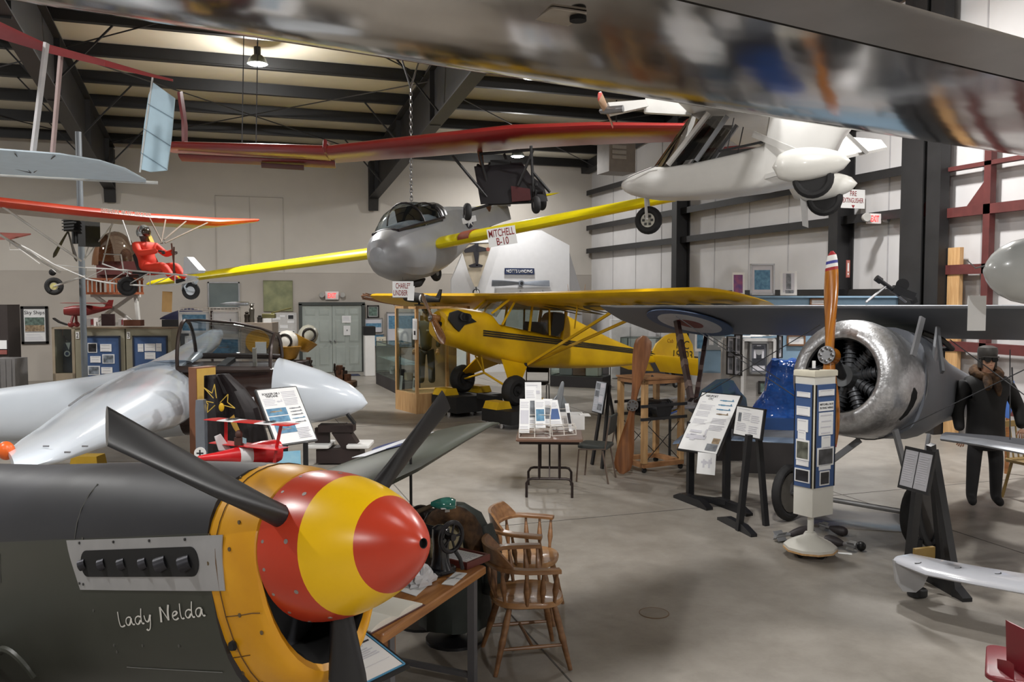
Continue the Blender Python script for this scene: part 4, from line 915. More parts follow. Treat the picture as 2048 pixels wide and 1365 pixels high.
# near wing and far wing from their plan outline on the wing plane
zz=1.0
near=[((29,935),(14,903)),((70,931),(42,880)),((125,916),(80,855)),((215,880),(142,808)),((305,845),(205,768)),((360,826),(240,748)),((386,812),(258,740)),((396,794),(275,735)),((388,770),(300,733))]
st=[]
for i,(a,b) in enumerate(near):
    z0=1.08-.02*i; st.append((FL(*a,.98+.0*i),FL(*b,1.0+.028*i),.10+.014*i))
g=G(); pwing(g,st,Ti); nw=g.ob('near_wing',BDW,bd,ang=60)
far=[((447,672),(436,663)),((440,684),(410,668)),((425,698),(385,680)),((400,716),(340,705)),((385,726),(300,724)),((380,740),(262,740))]
g=G(); pwing(g,[(FL(*a,z_),FL(*b,z_+.03),.12) for z_,(a,b) in zip((1.66,1.63,1.58,1.5,1.44,1.32),far)],Ti); g.ob('far_wing',BDW,bd,ang=60)
# wing-root seam strip and tip lamp
g=G(); g.tube([Ti@(FL(px,py,1.16)) for px,py in((262,738),(215,766),(168,790),(138,812))],.012,n=6); g.ob('aileron_hinge',mat('hinge_grey',(130,130,134),.5),nw)
g=G(); c=Ti@FL(12,902,1.02); g.sph(c,(.075,.07,.085),14); g.ob('tip_lamp',mat('lamp_orange',(232,104,40),.35),bd)
for px,py in((135,905),(243,825),(262,830),(92,893),(170,893)):
    g=G(); c=Ti@FL(px,py,1.085); g.box(c,(.05,.012,.012)); g.ob('wing_fitting',mat('hinge_grey',(130,130,134),.5),nw)
# black timber trestle under the nose with a drop gear door
ns=thing('nose_stand','dark timber trestle holding up the pointed white nose on white trays','stand',MX.Translation(FL(682,925))@MX.Rotation(YC,4,'Z'))
TIM=mat('dark_timber',(44,30,28),.6,noise=.15,scale=6)
g=G(); g.box((0,0,.12),(.62,.4,.2)); g.ob('base_block',TIM,ns)
g=G(); g.bar((-.26,0,.2),(-.26,0,.5),.1,.2); g.bar((.18,0,.2),(-.02,0,.5),.22,.2,up=V((0,1,0))); g.box((-.05,0,.50),(.5,.24,.1)); g.ob('trestle',TIM,ns)
for s in(-1,1): g=G(); g.rbox((s*.28,0,.26),(.32,.5,.05),.03); g.ob('tray',WHITE,ns)
g=G(); g.bar(Ti@W(694,828,11.9),Ti@W(710,848,11.9),.14,.03,up=V((1,0,0))); g.ob('gear_door',BLACK,bd)
# ================================================================ silver biplane at the right
TN=pose((5.575,6.778,1.818),-157.4,10.63,2.5)
bi=thing('biplane','silver biplane with a wide hammered round cowl and a wooden propeller','airplane',TN)
HAM=mat('hammered_aluminium',(196,196,198),.33,.85,noise=.1,scale=26,bump=.22,rn=.06); NSIL=mat('doped_silver',(110,114,122),.5,.15,noise=.05,scale=2); NTOP=mat('doped_silver_light',(178,182,190),.4,.2)
cz,cy=-.17,-.02
prof=[(-.20,.375),(-.19,.42),(-.205,.47),(-.25,.53),(-.32,.57),(-.42,.588),(-.6,.588),(-.82,.575)]
circ=lambda x,r,n=40:[V((x,cy+r*cos(2*PI*j/n),cz+r*sin(2*PI*j/n))) for j in range(n)]
g=G(); g.loft([circ(x,r) for x,r in prof],cap=False); g.loft([circ(x,r) for x,r in((-.20,.375),(-.22,.36),(-.5,.5),(-.84,.52))],cap=False,mi=1); g.add(circ(-.8,.56),[tuple(range(40))],1); cwl=g.ob('cowl',[HAM,mat('cowl_inside',(20,20,21),.7)],bi,ang=60)
g=G(); g.tube([V((-.83,cy+.585*cos(a),cz+.585*sin(a))) for a in[2*PI*k/40 for k in range(40)]],.008,n=4,loop=True); g.ob('cowl_band',STEEL,cwl)
# vent slot on the near side of the cowl
g=G(); a=[ON(TN,px,py,1,.57) for px,py in((1828,778),(1832,790),(1826,812),(1812,832),(1800,842),(1797,838),(1810,822),(1820,800))]
sl=[]
for d in(0,.014):
    sl.append([V((p.x,cy+math.sqrt(max(.01,.588**2-(p.z-cz)**2))+d-.006,p.z)) for p in a])

rows=[]
for o_,i_ in(((1829,776),(1827,778)),((1834,786),(1823,792)),((1833,798),(1819,808)),((1826,814),(1812,822)),((1814,831),(1803,834)),((1799,843),(1797,840))):
    r2=[]
    for px,py in(o_,i_):
        p=ON(TN,px,py,1,.57)
        for _ in range(6): p=ON(TN,px,py,1,cy+math.sqrt(max(.0004,.588**2-(p.z-cz)**2)))
        r2.append(V((p.x,cy+math.sqrt(max(.0004,.592**2-(p.z-cz)**2)),p.z+.003)))
    rows.append(r2)
g=G(); g.loft(rows,closed=False,cap=False); g.loft([[p+V((0,-.012,0)) for p in r2] for r2 in rows],closed=False,cap=False); g.ob('cowl_slot',DKHOLE,cwl)
# rotary engine
g=G(); g.cyl((-.5,cy,cz),(-.24,cy,cz),.11,n=18); eng=g.ob('engine',mat('engine_steel',(110,112,114),.4,.6,noise=.1),bi)
for k in range(9):
    a=2*PI*k/9+.2; g=G(); d=V((0,cos(a),sin(a))); o=V((-.4,cy,cz)); g.cyl(o+d*.1,o+d*.42,.055,n=12)
    for f in range(6): g.cyl(o+d*(.15+.045*f),o+d*(.158+.045*f),.072,n=12)
    g.ob('engine_cylinder',mat('engine_cyl',(84,86,90),.45,.6,noise=.1),eng)
# propeller
tt=ON(TN,1664,503,0,.02); hb=ON(TN,1659,712,0,.02); M=MX.Translation(hb); L=(tt-hb).length; ang=math.atan2(tt.z-hb.z,tt.y-hb.y)-PI/2
pf=lambda t:.075+.09*sin(PI*min(1,max(0,(t-.08)*1.0)))**.9 if t<.97 else .08
PWV=mat('prop_varnish',(176,112,36),.22,noise=.15,scale=3,stretch=(8,8,1),c2=(140,80,22),coat=.6)
NPR=[]
for k in(0,1):
    MM=M@MX.Rotation(ang+PI*k,4,'X'); rings=[];ts=[0,.1,.2,.35,.5,.65,.76,.80,.81,.84,.845,.875,.88,.905,.91,.96,1]
    for t in ts:
        w=.10+.115*sin(PI*min(1,(t/.92)**1.1)*.86)**1.3; w*=1 if t<.9 else math.sqrt(max(.06,1-((t-.9)/.102)**2)); tw=R(42-30*t); th=.09*(1-.75*t); ring=[]
        for j in range(12):
            b=2*PI*j/12; y=w/2*cos(b); x=th/2*sin(b); ring.append(MM@V((x*cos(tw)+y*sin(tw),y*cos(tw)-x*sin(tw),.02+(L-.02)*t)))
        rings.append(ring)
    NPR.append(rings)
g=G()
for rings in NPR: g.loft(rings,mf=lambda i,j:(1 if i in(8,) else 2 if i in(9,10,13,14) and i!=11 else 3 if i in(11,12) else 1 if i>=15 else 0))
g.cyl(hb+V((-.06,0,0)),hb+V((.05,0,0)),.085,n=20); pr=g.ob('propeller',[PWV,mat('tip_red',(150,34,38),.4),mat('tip_white',(214,212,208),.4),mat('tip_blue',(56,58,132),.4)],bi,ang=50)
g=G(); g.cyl(hb+V((.05,0,0)),hb+V((.066,0,0)),.088,n=20); hp=g.ob('hub_plate',STEEL,pr)
for k in range(8):
    a=2*PI*k/8; g=G(); c=hb+V((.066,.062*cos(a),.062*sin(a))); g.cyl(c,c+V((.018,0,0)),.014,n=8); g.ob('hub_bolt',CHROME,hp)
g=G(); g.cyl((-.24,cy,cz),hb+V((-.05,0,0)),.05,n=12); g.ob('crankshaft',DKSTEEL,eng)
# fuselage behind the cowl
rings=[]
for x,w,t,b in((-.8,.56,.41,-.72),(-1.2,.54,.42,-.72),(-1.7,.40,.36,-.62),(-2.4,.22,.28,-.45),(-3.4,.12,.2,-.28),(-4.6,.05,.12,-.15)): rings.append(supers(w,(t-b)/2,24,3,cz=(t+b)/2,x=x))
g=G(); g.loft(rings); nf=g.ob('fuselage',NSIL,bi)
g=G(); g.tube([(-1.25,.3,.42),(-1.5,.4,.38),(-1.9,.36,.34),(-2.1,.0,.36),(-1.9,-.36,.34),(-1.5,-.4,.38)],.03,n=6); g.ob('cockpit_rim',mat('leather_black',(24,22,22),.6),bi)
g=G(); g.add([(-1.12,.3,.4),(-1.12,-.3,.4),(-1.3,-.22,.62),(-1.3,.22,.62)],[(0,1,2,3)]); g.ob('windscreen',glass('clear_glass'),bi)
Tn=TN.inverted()
# upper wing
c0=[(ON(TN,1200,611,0,-.62),ON(TN,1243,641,0,-1.3)),(ON(TN,1232,612,0,-.62),ON(TN,1310,666,0,-1.85)),(ON(TN,1470,612,0,-.62),ON(TN,1600,672,0,-1.9))]
L=[(TN@a,TN@b) for a,b in c0]
u=(L[2][0]-L[1][0]); v=(L[2][1]-L[1][1]); 
LEv=lambda px,py,x:TN@ON(TN,px,py,0,x)
def fy(y):   # extrapolate along the span, local y
    a,b=c0[1],c0[2]; t=(y-a[0].y)/(b[0].y-a[0].y); t2=(y-a[1].y)/(b[1].y-a[1].y); return (TN@(a[0]+(b[0]-a[0])*t),TN@(a[1]+(b[1]-a[1])*t2))
st=[L[0]+(.05,),L[1]+(.055,)]+[fy(y)+(.06,) for y in(-2.0,-1,0,1,2.2,3.6)]
g=G(); pwing(g,st,Tn,mf=lambda i,j: 1 if j<2 or j>=NAF-1 else 0); uw=g.ob('upper_wing',[NSIL,NTOP],bi)
# roundel under the wing
def onwing(px,py,off=.0):   # intersect with lower surface plane of the upper wing
    A,B,C=L[1][0],L[1][1],L[2][0]; n=(B-A).cross(C-A).normalized(); vv=ray(px,py); t=(A-CAM).dot(n)/vv.dot(n); p=CAM+vv*t; return p
cpt=onwing(1381,638); ex=(L[2][0]-L[1][0]).normalized(); ey=(L[1][0]-L[1][1]).normalized(); nz=ex.cross(ey).normalized()
nz=nz if nz.z<0 else -nz
MR=Tn@face(cpt+nz*.062,ex if ex.cross(ey).z<0 else -ex,ey); RRR=.56
for r,c,d in((1.0,mat('roundel_blue',(66,88,124),.5),.0),(.74,mat('roundel_white',(188,192,200),.5),.004),(.32,mat('roundel_red',(120,58,58),.5),.008)):
    g=G(); g.cyl((0,0,-.01),(0,0,.002+d),RRR*r,n=32); g.ob('roundel_ring',c,uw,MR)
# struts
STR=mat('taped_strut',(60,40,36),.5,noise=.25,scale=10)
vb=W(1388,800,9.4)
for (a,d0),(px,py) in(((1352,633),9.15),(1382,800)),(((1413,668),10.1),(1392,800)):
    p=onwing(*a); g=G(); g.bar(Tn@p,Tn@W(px,py,10.2),.05,.09); g.ob('interplane_strut',STR,bi)
    for t in(.25,.55,.8): g=G(); q=p.lerp(W(px,py,10.2),t); q2=p.lerp(W(px,py,10.2),t+.07); g.bar(Tn@q,Tn@q2,.056,.096); g.ob('strut_tape',mat('strut_tape',(92,76,70),.5),bi)
for a,b in(((1845,635,8.0),(1826,712,7.9)),((1876,655,8.6),(1866,735,8.5)),((1875,655,8.6),(1885,745,8.3))):
    g=G(); g.bar(Tn@W(*a),Tn@W(*b),.025,.06); g.ob('cabane_strut',mat('strut_alu',(140,142,146),.4,.5),bi)
# lower wings
lwl=[(W(1880,878,7.7),W(1900,866,8.5),.07),(W(1960,890,7.2),W(1990,872,8.0),.07),(W(2048,907,6.8),W(2080,882,7.6),.07),(W(2200,935,6.2),W(2230,900,7.0),.07)]
g=G(); pwing(g,lwl,Tn,mf=lambda i,j:1 if j<3 or j>=NAF-1 else 0); g.ob('lower_wing',[NSIL,NTOP],bi)
lwr=[(W(1600,888,8.7),W(1600,862,9.4),.08),(W(1520,884,9.4),W(1530,860,10.0),.08),(W(1430,880,10.1),W(1440,858,10.6),.08),(W(1345,889,10.5),W(1365,870,10.9),.06)]
g=G(); pwing(g,lwr,Tn,mf=lambda i,j:1 if j<3 or j>=NAF-1 else 0); g.ob('lower_wing',[NSIL,mat('wing_blue_grey',(120,138,164),.35,.2)],bi)
# landing gear
for (px,py,d),r in(((1578,985,8.95),.30),((1835,985,8.05),.30)):
    c=Tn@W(px,py,d); c=Tn@V((*(TN@c)[:2],.30)); wheel(bi,MX.Translation(c),.30,.1,.21,hubmat=mat('wheel_disc',(86,82,76),.7,noise=.1))
a=V((*W(1578,985,8.95)[:2],.30)); b=V((*W(1835,985,8.05)[:2],.30)); g=G(); g.cyl(Tn@a,Tn@b,.025,n=8); g.ob('axle',STEEL,bi)
for p,q in(((1578,985,8.95),(1650,880,8.4)),((1578,985,8.95),(1720,880,8.6)),((1835,985,8.05),(1790,860,8.0)),((1835,985,8.05),(1858,870,8.4))):
    e=W(*p); g=G(); g.bar(Tn@V((e.x,e.y,.30)),Tn@W(*q),.03,.06); g.ob('gear_strut',mat('strut_alu',(140,142,146),.4,.5),bi)
wires=[((1352,633,9.15),(1600,800,8.4)),((1413,668,10.0),(1560,760,9)),((1390,800,9.5),(1640,650,8.3)),((1900,680,8.2),(2048,790,7.0)),((1800,860,7.8),(2048,740,7.1)),((2020,700,7.5),(2020,880,7.2))]
for p,q in wires: g=G(); g.cyl(Tn@W(*p),Tn@W(*q),.005,n=5); g.ob('bracing_wire',DKSTEEL,bi)
# tail skid holding the far end up
g=G(); e=Tn@V((*(TN@V((-4.8,0,0)))[:2],.0)); g.cyl((-4.8,0,-.1),e,.03,n=8); g.ob('tail_skid',WOOD,bi)
# plain placard hanging from the upper wing, machine gun on the wing
t,k=pxboard('blank_placard','blank white placard hanging in front of the biplane upper wing','placard',(1954,627),36,70,6.35,th=.006)
mg=thing('machine_gun','dark machine gun on a bipod standing on top of the biplane upper wing','gun',MX.Translation(W(1800,590,8.9)))
I=mg.matrix_world.inverted(); GUN=mat('gun_metal',(34,34,36),.45,.5)
g=G(); g.cyl(I@W(1752,556,8.9),I@W(1762,563,8.9),.035,n=10); g.cyl(I@W(1758,560,8.9),I@W(1800,590,8.9),.022,n=10); g.bar(I@W(1785,578,8.9),I@W(1828,594,8.9),.06,.08); g.ob('gun_body',GUN,mg)
g=G(); g.cyl(I@W(1805,570,8.9),I@W(1805,570,9.0),.065,n=16); g.ob('magazine_drum',GUN,mg)
for px in(1732,1812): g=G(); g.cyl(I@W(1772,573,8.9),I@W(px,605,8.75 if px<1800 else 9.0),.012,n=6); g.ob('bipod_leg',STEEL,mg)
g=G(); g.bar(I@W(1825,596,8.95),I@W(1830,606,8.95),.06,.05); g.ob('gun_mount',GUN,mg)
# ================================================================ nose entering at the right edge
wn=thing('white_nose','rounded white aircraft nose with a probe entering at the right edge','airplane',MX.Translation(W(1972,543,6.2)))
M=MX.Rotation(YC-R(25),4,'Z')@MX.Rotation(PI/2,4,'Y')
g=G(); g.lathe([(.012,-.02),(.07,.0),(.12,.03),(.17,.08),(.215,.16),(.25,.3),(.275,.5),(.29,.8),(.3,1.4),(.3,2.2)],32,T=M); g.ob('nose_shell',mat('nose_white',(190,192,190),.25,coat=.4,noise=.02),wn)
I=wn.matrix_world.inverted()
g=G(); g.cyl(I@W(1990,527,6.2),I@W(1950,537,6.2),.006,n=6); g.cyl(I@W(1952,537,6.2),I@W(1933,520,6.2),.004,n=6); g.ob('probe',STEEL,wn)
# ================================================================ orange open-frame ultralight with its pilot
TO=pose(W(330,555,15.2),-51.4,0,0)
og=thing('open_frame_ultralight','open white tube ultralight with an orange wing hanging at the upper left','airplane',TO)
ORG=mat('wing_orange',(206,66,30),.35,noise=.06,c2=(178,48,26),scale=1.2); WTUBE=mat('white_tube',(200,198,194),.45); ORL=mat('wing_fabric_cream',(178,168,158),.6)
To=TO.inverted(); lo=lambda px,py,y=0: ON(TO,px,py,1,y)
# wing: leading edge facing right, far tip at the right end
zt=W(260,425,15.0).z
P=[(-260,372),(0,403),(160,421),(300,435),(440,444),(519,440)]
d_=lambda px: 13.5+(px)/520*4.3
st=[]
hx=V((cos(R(-51.4)),sin(R(-51.4)),0))
for i,(px,py) in enumerate(P):
    le=W(px,py,d_(px)); ch_=1.25 if i<5 else .55; st.append((le,le-hx*ch_+V((0,0,-.05)),.17 if i<5 else .12))
g=G(); pwing(g,st,To,mf=lambda i,j:0 if (j<4 or j>NAF-3) else 1); ow=g.ob('wing',[ORG,ORL],og,ang=55)
a=W(200,424,d_(200)); b=W(299,434,d_(299)); c=(a+b)/2+hx*.03+V((0,0,.03)); M=To@face(c,b-a,V((0,0,1)))
text('EXPERIMENTAL  AIRCRAFT  ASSOCIATION',.075,mat('letter_white',(220,214,206),.6),ow,M,'wing_lettering',(b-a).length,.012)
# truss fuselage
def truss(y):
    A=[lo(px,py,y) for px,py in((396,555),(350,549),(300,545),(255,541),(210,538),(172,536))]; B=[lo(px,py,y) for px,py in((396,560),(350,570),(300,572),(255,570),(215,566),(172,558))]
    return A,B
TT=[truss(.28),truss(-.28)]
g=G()
for A,B in TT:
    g.tube(A,.016,n=6); g.tube(B,.016,n=6)
    for k in range(len(A)-1): g.cyl(A[k],B[k+1],.009,n=5); g.cyl(A[k+1],B[k+1],.009,n=5)
for k in range(6): g.cyl(TT[0][0][k],TT[1][0][k],.012,n=5); g.cyl(TT[0][1][k],TT[1][1][k],.012,n=5)
g.ob('truss',WTUBE,og)
g=G()
for p in(((225,442,.3),(205,528,.3)),((245,441,-.3),(262,490,-.3)),((205,528,.3),(262,548,.3)),((242,510,.28),(248,548,.28)),((208,508,.28),(242,510,.28)),((240,430,0),(168,520,.2)),((168,520,.2),(182,480,.1))): g.cyl(lo(*p[0]),lo(*p[1]),.014,n=6)
g.ob('cabane_frame',WTUBE,og)
wgp=lambda px: W(px,440-0*px,d_(px))
for a,b in(((300,438,d_(300)),(325,487,15)),((331,440,d_(331)),(322,487,15)),((372,443,d_(372)),(328,480,15)),((415,446,d_(415)),(330,486,15)),((0,410,13.6),(162,522,15.6)),((-40,445,13.2),(120,545,15.6))):
    g=G(); p,q=To@W(*a),To@W(*b); g.cyl(p,q,.02 if a[0]<100 else .014,n=6); g.ob('wing_strut',WTUBE if a[0]<100 else mat('strut_tan',(132,118,106),.5),og)
g=G(); T_=[(0,468),(40,485),(85,515),(112,538)]
for y in(.2,-.2):
    g.tube([lo(px,py,y) for px,py in((0,470),(60,500),(110,530),(172,556))],.014,n=6)
    for q in(((0,470),(80,528)),((20,478),(20,500)),((20,500),(60,500)),((60,500),(112,545)),((110,530),(172,536))): g.cyl(lo(*q[0],y),lo(*q[1],y),.009,n=5)
g.ob('tail_boom',WTUBE,og)
g=G(); q=[lo(0,468,.4),lo(62,470,.4),lo(20,480,-.4),lo(0,480,-.4)]; g.loft([q,[p+V((0,0,.03)) for p in q]]); g.ob('tailplane',mat('tail_maroon',(120,62,54),.6),og)
# engine and pusher prop
g=G(); c=lo(160,448,0); g.box(c,(.36,.45,.3)); 
for k in(-1,0,1):
    g.cyl(c+V((-.2+.2*(k+1)*.6,0,-.1)),c+V((-.2+.2*(k+1)*.6,.0,-.38)),.05,n=10)
for k in range(5): g.box(c+V((0,0,-.12+.06*k)),(.4,.5,.02))
g.box(c+V((.3,0,-.2)),(.25,.3,.5)); g.ob('engine',mat('engine_black',(18,17,17),.6),og)
g=G(); c=lo(136,462,0); M=MX.Translation(c); t1=lo(114,527,0); 
A=To@W(114,527,15.6)-To@W(137,463,15.6); L=A.length; 
for k in(0,1): blade_prop(g,M,.62,.07,.1,.03,R(195 if k==0 else 150),mi=0,tipmi=None)
g.ob('propeller',[mat('prop_dark',(40,34,30),.4),],og)
# landing wheels
for (px,py,r,y,hm) in((108,573,.195,.85,mat('hub_cream_yellow',(190,182,120),.5)),(255,573,.175,-.3,BLACKMATTE)):
    c=lo(px,py,y); wheel(og,MX.Translation(c)@MX.Rotation(R(52),4,'Z'),r,.12,.075,name='main_wheel',hubmat=hm); g=G(); g.cyl(c,lo(172 if px<200 else 255,552,.2 if y>0 else -.2),.02,n=6); g.ob('axle_strut',WTUBE,og)
g=G(); c=lo(105,545,.1); g.sph(c,.07,10); g.ob('tail_bumper',BLACKMATTE,og)
c=lo(382,582,0); wheel(og,MX.Translation(c)@MX.Rotation(R(35),4,'Z'),.155,.1,.08,name='nose_wheel',hubmat=mat('hub_white',(205,210,214),.4))
g=G(); 
for s in(-1,1): g=G(); g.tube([lo(381,560,0)+V((0,s*.02,0)),lo(378,574,0)+V((0,s*.09,0)),c+V((0,s*.09,0))],.02,n=6); g.ob('nose_fork',mat('fork_white',(196,206,214),.4),og)
g=G(); fend=[c+V((.22*cos(R(a)),0,.22*sin(R(a)))) for a in range(40,200,20)]
for p,q in zip(fend,fend[1:]): g.bar(p,q,.09,.012,up=V((0,1,0)))
g.ob('mudguard',mat('fork_white',(196,206,214),.4),og)
# instrument nose panel
g=G(); pn=[lo(px,py,-.07) for px,py in((368,514),(374,514),(398,541),(395,546),(366,549))]; g.loft([pn,[p+V((0,.14,0)) for p in pn]]); ip=g.ob('nose_panel',mat('panel_white',(204,208,212),.45),og)
g=G(); g.cyl(lo(391,541,-.02)+V((.02,0,.02)),lo(391,541,-.02)+V((.05,0,.05)),.05,n=14); g.ob('dial',mat('dial_blue',(90,110,124),.3),ip)
g=G(); g.box(lo(303,546,0),(.4,.5,.05)); g.bar(lo(295,545,0),lo(281,500,0),.45,.06,up=V((0,1,0))); g.ob('pilot_seat',mat('seat_black',(30,27,30),.75),og)
g=G(); g.bar(lo(350,547,.05),lo(343,487,.05),.02); g.bar(lo(347,547,-.12),lo(348,494,-.12),.02); g.ob('control_stick',mat('stick_brown',(90,54,42),.5),og)
# pilot
pil=thing('pilot_mannequin','seated mannequin in red orange suit and silver helmet on the open ultralight','mannequin',TO)
SUIT=mat('suit_red',(222,58,34),.7,noise=.06,scale=4); 
y=lambda px,py,yy:tuple(lo(px,py,yy))
hip=lo(298,538,0); ch=lo(290,505,0); nk=lo(288,484,0)
J=[(*hip,.16,.17),(*lo(294,522,0),.14,.17),(*ch,.14,.19),(*lo(288,492,0),.11,.16),(*nk,.05,.05)]; E=[(0,1),(1,2),(2,3),(3,4)]
for s in(1,-1):
    b=len(J); dy=.2*s
    J+= [(*(lo(292,492,0)+V((.0,s*.2,0))),.075),(*(lo(306,508,0)+V((0,s*.27,0))),.062),(*(lo(331,503,0)+V((0,s*.16,0))),.05)]
    E+=[(3,b),(b,b+1),(b+1,b+2)]
    b=len(J); J+=[(*(lo(304,539,0)+V((0,s*.1,0))),.11),(*(lo(340,533,0)+V((0,s*.13,0))),.085),(*(lo(352,550,0)+V((0,s*.12,0))),.065),(*(lo(366,560,0)+V((0,s*.12,0))),.055)]
    E+=[(0,b),(b,b+1),(b+1,b+2),(b+2,b+3)]
body=skinbody('suit',J,E,SUIT,pil)
for s in(1,-1):
    p=lo(332,503,0)+V((0,s*.16,0)); M=MX.Translation(p)@MX.Rotation(-.4*s,4,'Z')@MX.Rotation(.05,4,'Y'); hand(pil,M,mat('glove_dark',(64,48,44),.7),55,-s,'glove')
    q=lo(368,561,0)+V((0,s*.12,-.02)); g=G(); g.sph(q+V((.06,0,0)),(.14,.05,.05),10); g.ob('boot',BLACKMATTE,pil)
hd=head(pil,MX.Translation(nk+V((-.01,0,.03)))@MX.Rotation(-.12,4,'Y'),mat('mannequin_dark',(74,56,50),.5))
g=G(); hc=nk+V((.0,0,.17)); rr=[]
for k in range(9):
    a=-.55+ (PI/2+.55)*k/8; ring=[]
    for j in range(18):
        b=2*PI*j/18; ring.append(hc+V((.135*cos(a)*cos(b)-.005,.125*cos(a)*sin(b),.14*sin(a))) if not(k<5 and abs((b+PI)%(2*PI)-PI)<.85) else hc+V((.135*cos(a)*cos(.85)*.9,.125*cos(a)*sin(b)*1.0,.14*sin(a))))
    rr.append(ring)
g.loft(rr); g.ob('helmet',mat('helmet_silver',(190,198,200),.12,.8,noise=.05),hd)
g=G(); 
for k in range(1): g.sph(hc+V((.02,0,-.0)),(.125,.11,.085),14)
g.ob('visor',mat('visor_smoke',(58,50,40),.1,.2,coat=.5),hd)
g=G(); a=[lo(px,py,.19) for px,py in((297,471),(303,472),(316,500),(313,502),(304,488))]; g.loft([a,[p+V((.02,-.1,.01)) for p in a]]); g.ob('scarf',mat('scarf_yellow',(206,166,60),.8),pil)
# ================================================================ blue and red tip of a biplane glider, upper left
bg=thing('biplane_glider','biplane glider with red upper wing and pale blue lower wing at upper left','airplane',MX.Translation(W(120,330,9.6)))
Ib=bg.matrix_world.inverted(); LBL=mat('pale_blue_fabric',(206,222,234),.6,noise=.03); PRED=mat('faded_red_fabric',(158,64,66),.55,noise=.05)
zu=5.2; zl=3.86
g=G(); up=[((-300,-60),(-300,-10),.09),((0,44),(0,78),.09),((95,88),(95,106),.09),((210,120),(210,133),.09),((310,150),(310,156),.1),((346,160),(346,163),.1)]
for (a,b,t) in[]: pass
pwing(g,[(FL(*a,zu),FL(*b,zu-.08),t) for a,b,t in up],Ib); g.ob('upper_wing',PRED,bg)
low=[((-300,270),(-300,336),.05),((0,300),(0,349),.05),((120,309),(120,355),.05),((200,322),(200,360),.05),((250,337),(250,363),.05),((292,359),(292,365),.06)]
g=G(); pwing(g,[(FL(*a,zl),FL(*b,zl),t) for a,b,t in low],Ib); lw_=g.ob('lower_wing',LBL,bg)
g=G(); g.cyl(Ib@FL(-300,335,zl),Ib@FL(316,366,zl),.022,n=8); g.ob('edge_tube',mat('tube_white',(206,208,206),.4),bg)
d0=FL(300,365,zl); D=(d0-CAM).dot(_fh)
f=[W(px,py,D) for px,py in((306,165),(349,196),(342,275),(333,341),(300,344),(279,338),(288,250),(297,190))]; nn=_fh*.03
g=G(); g.loft([[Ib@p for p in f],[Ib@(p+nn) for p in f]]); fn=g.ob('tip_rudder',mat('rudder_blue',(182,208,222),.6,noise=.03),bg)
for a,b in(((296,208),(346,237)),((288,258),(341,292)),((281,305),(335,340))):
    g=G(); g.bar(Ib@W(*a,D-.005),Ib@W(*b,D-.005),.02,.01); g.ob('rib_line',mat('rib_grey',(120,142,156),.6),fn)
g=G(); g.cyl(Ib@W(306,150,D),Ib@W(280,345,D),.012,n=6); g.ob('hinge_post',mat('tube_white',(206,208,206),.4),bg)
for a,b,w,nm in(((93,86),(66,305),.075,'near'),((122,108),(105,307),.06,'far')):
    p=FL(*a,zu-.03); q=W(*b,(p-CAM).dot(_fh)); g=G(); g.bar(Ib@p,Ib@q,w,.03); g.ob('wing_strut',mat('strut_white',(196,192,192),.5) if nm=='near' else mat('strut_pinkish',(170,146,142),.5),bg)
for a,b in(((0,330),(62,346)),((30,308),(62,346)),((110,312),(68,345))): g=G(); g.cyl(Ib@FL(*a,zl-.03),Ib@FL(*b,zl-.03),.006,n=5); g.ob('rigging_wire',DKSTEEL,bg)
# ================================================================ grey pole
b=W(167,655,17.6); pl=thing('pipe_column','tall grey pipe column standing among the cabinets at the left','column',MX.Translation((b.x,b.y,0)))
tp=W(156,264,17.6); g=G(); g.cyl((0,0,0),((tp.x-b.x)*0,0,tp.z),.062,n=20); g.ob('pipe',mat('pipe_grey',(104,110,116),.45,noise=.05),pl)
g=G(); g.lathe([(.25,0),(.25,.03),(.12,.04),(.12,.06)],20); g.ob('base_plate',DKSTEEL,pl)
# ================================================================ cabinets along the left with display boards
DCAB=18.3; zc=W(200,655,DCAB).z
KHAKI=mat('cabinet_khaki',(146,140,120),.6,noise=.04); BLUEB=mat('board_blue',(62,88,132),.8,noise=.06)
def pinned(par,M,items,seed=0):
    """sheets and photographs pinned to a board; items: x,y,w,h,kind"""
    r=random.Random(seed)
    for x,y,w,h,kind in items:
        g=G(); g.box((0,0,.004),(w,h,.006)); 
        T=M@MX.Translation((x,y,0))
        if kind=='t':
            n=max(2,int(h/.045)); 
            for k in range(n): g.box((-.04*w*r.random(),h*.38-k*h*.78/max(1,n-1) if n>1 else 0,.008),(w*(.62+.2*r.random()),min(.012,h*.07),.002),1)
            g.ob('pinned_sheet',[PAPER,GREY_TEXT],par,T)
        else:
            c={'p':(84,84,88),'s':(150,160,172),'b':(112,140,176),'g':(118,120,108),'d':(52,52,58)}[kind]; m=mat('photo_'+kind,c,.35,noise=.35,scale=9,c2=tuple(int(v*.45) for v in c))
            g.box((0,0,.008),(w*.84,h*.82,.003),1); g.ob('pinned_photo',[PAPER,m],par,T)
def cabinet(px0,px1,py,d,label,depth=.5,mt=None):
    a=W(px0,py,d); b=W(px1,py,d); w=(b-a).length; h=a.z; c=(a+b)/2
    t=thing('display_cabinet',label,'cabinet',MX.Translation((c.x,c.y,0))@MX.Rotation(YC,4,'Z')); g=G(); g.box((0,depth/2,h/2),(w-.03,depth,h)); g.ob('cabinet_body',mt or KHAKI,t); return t,w,h
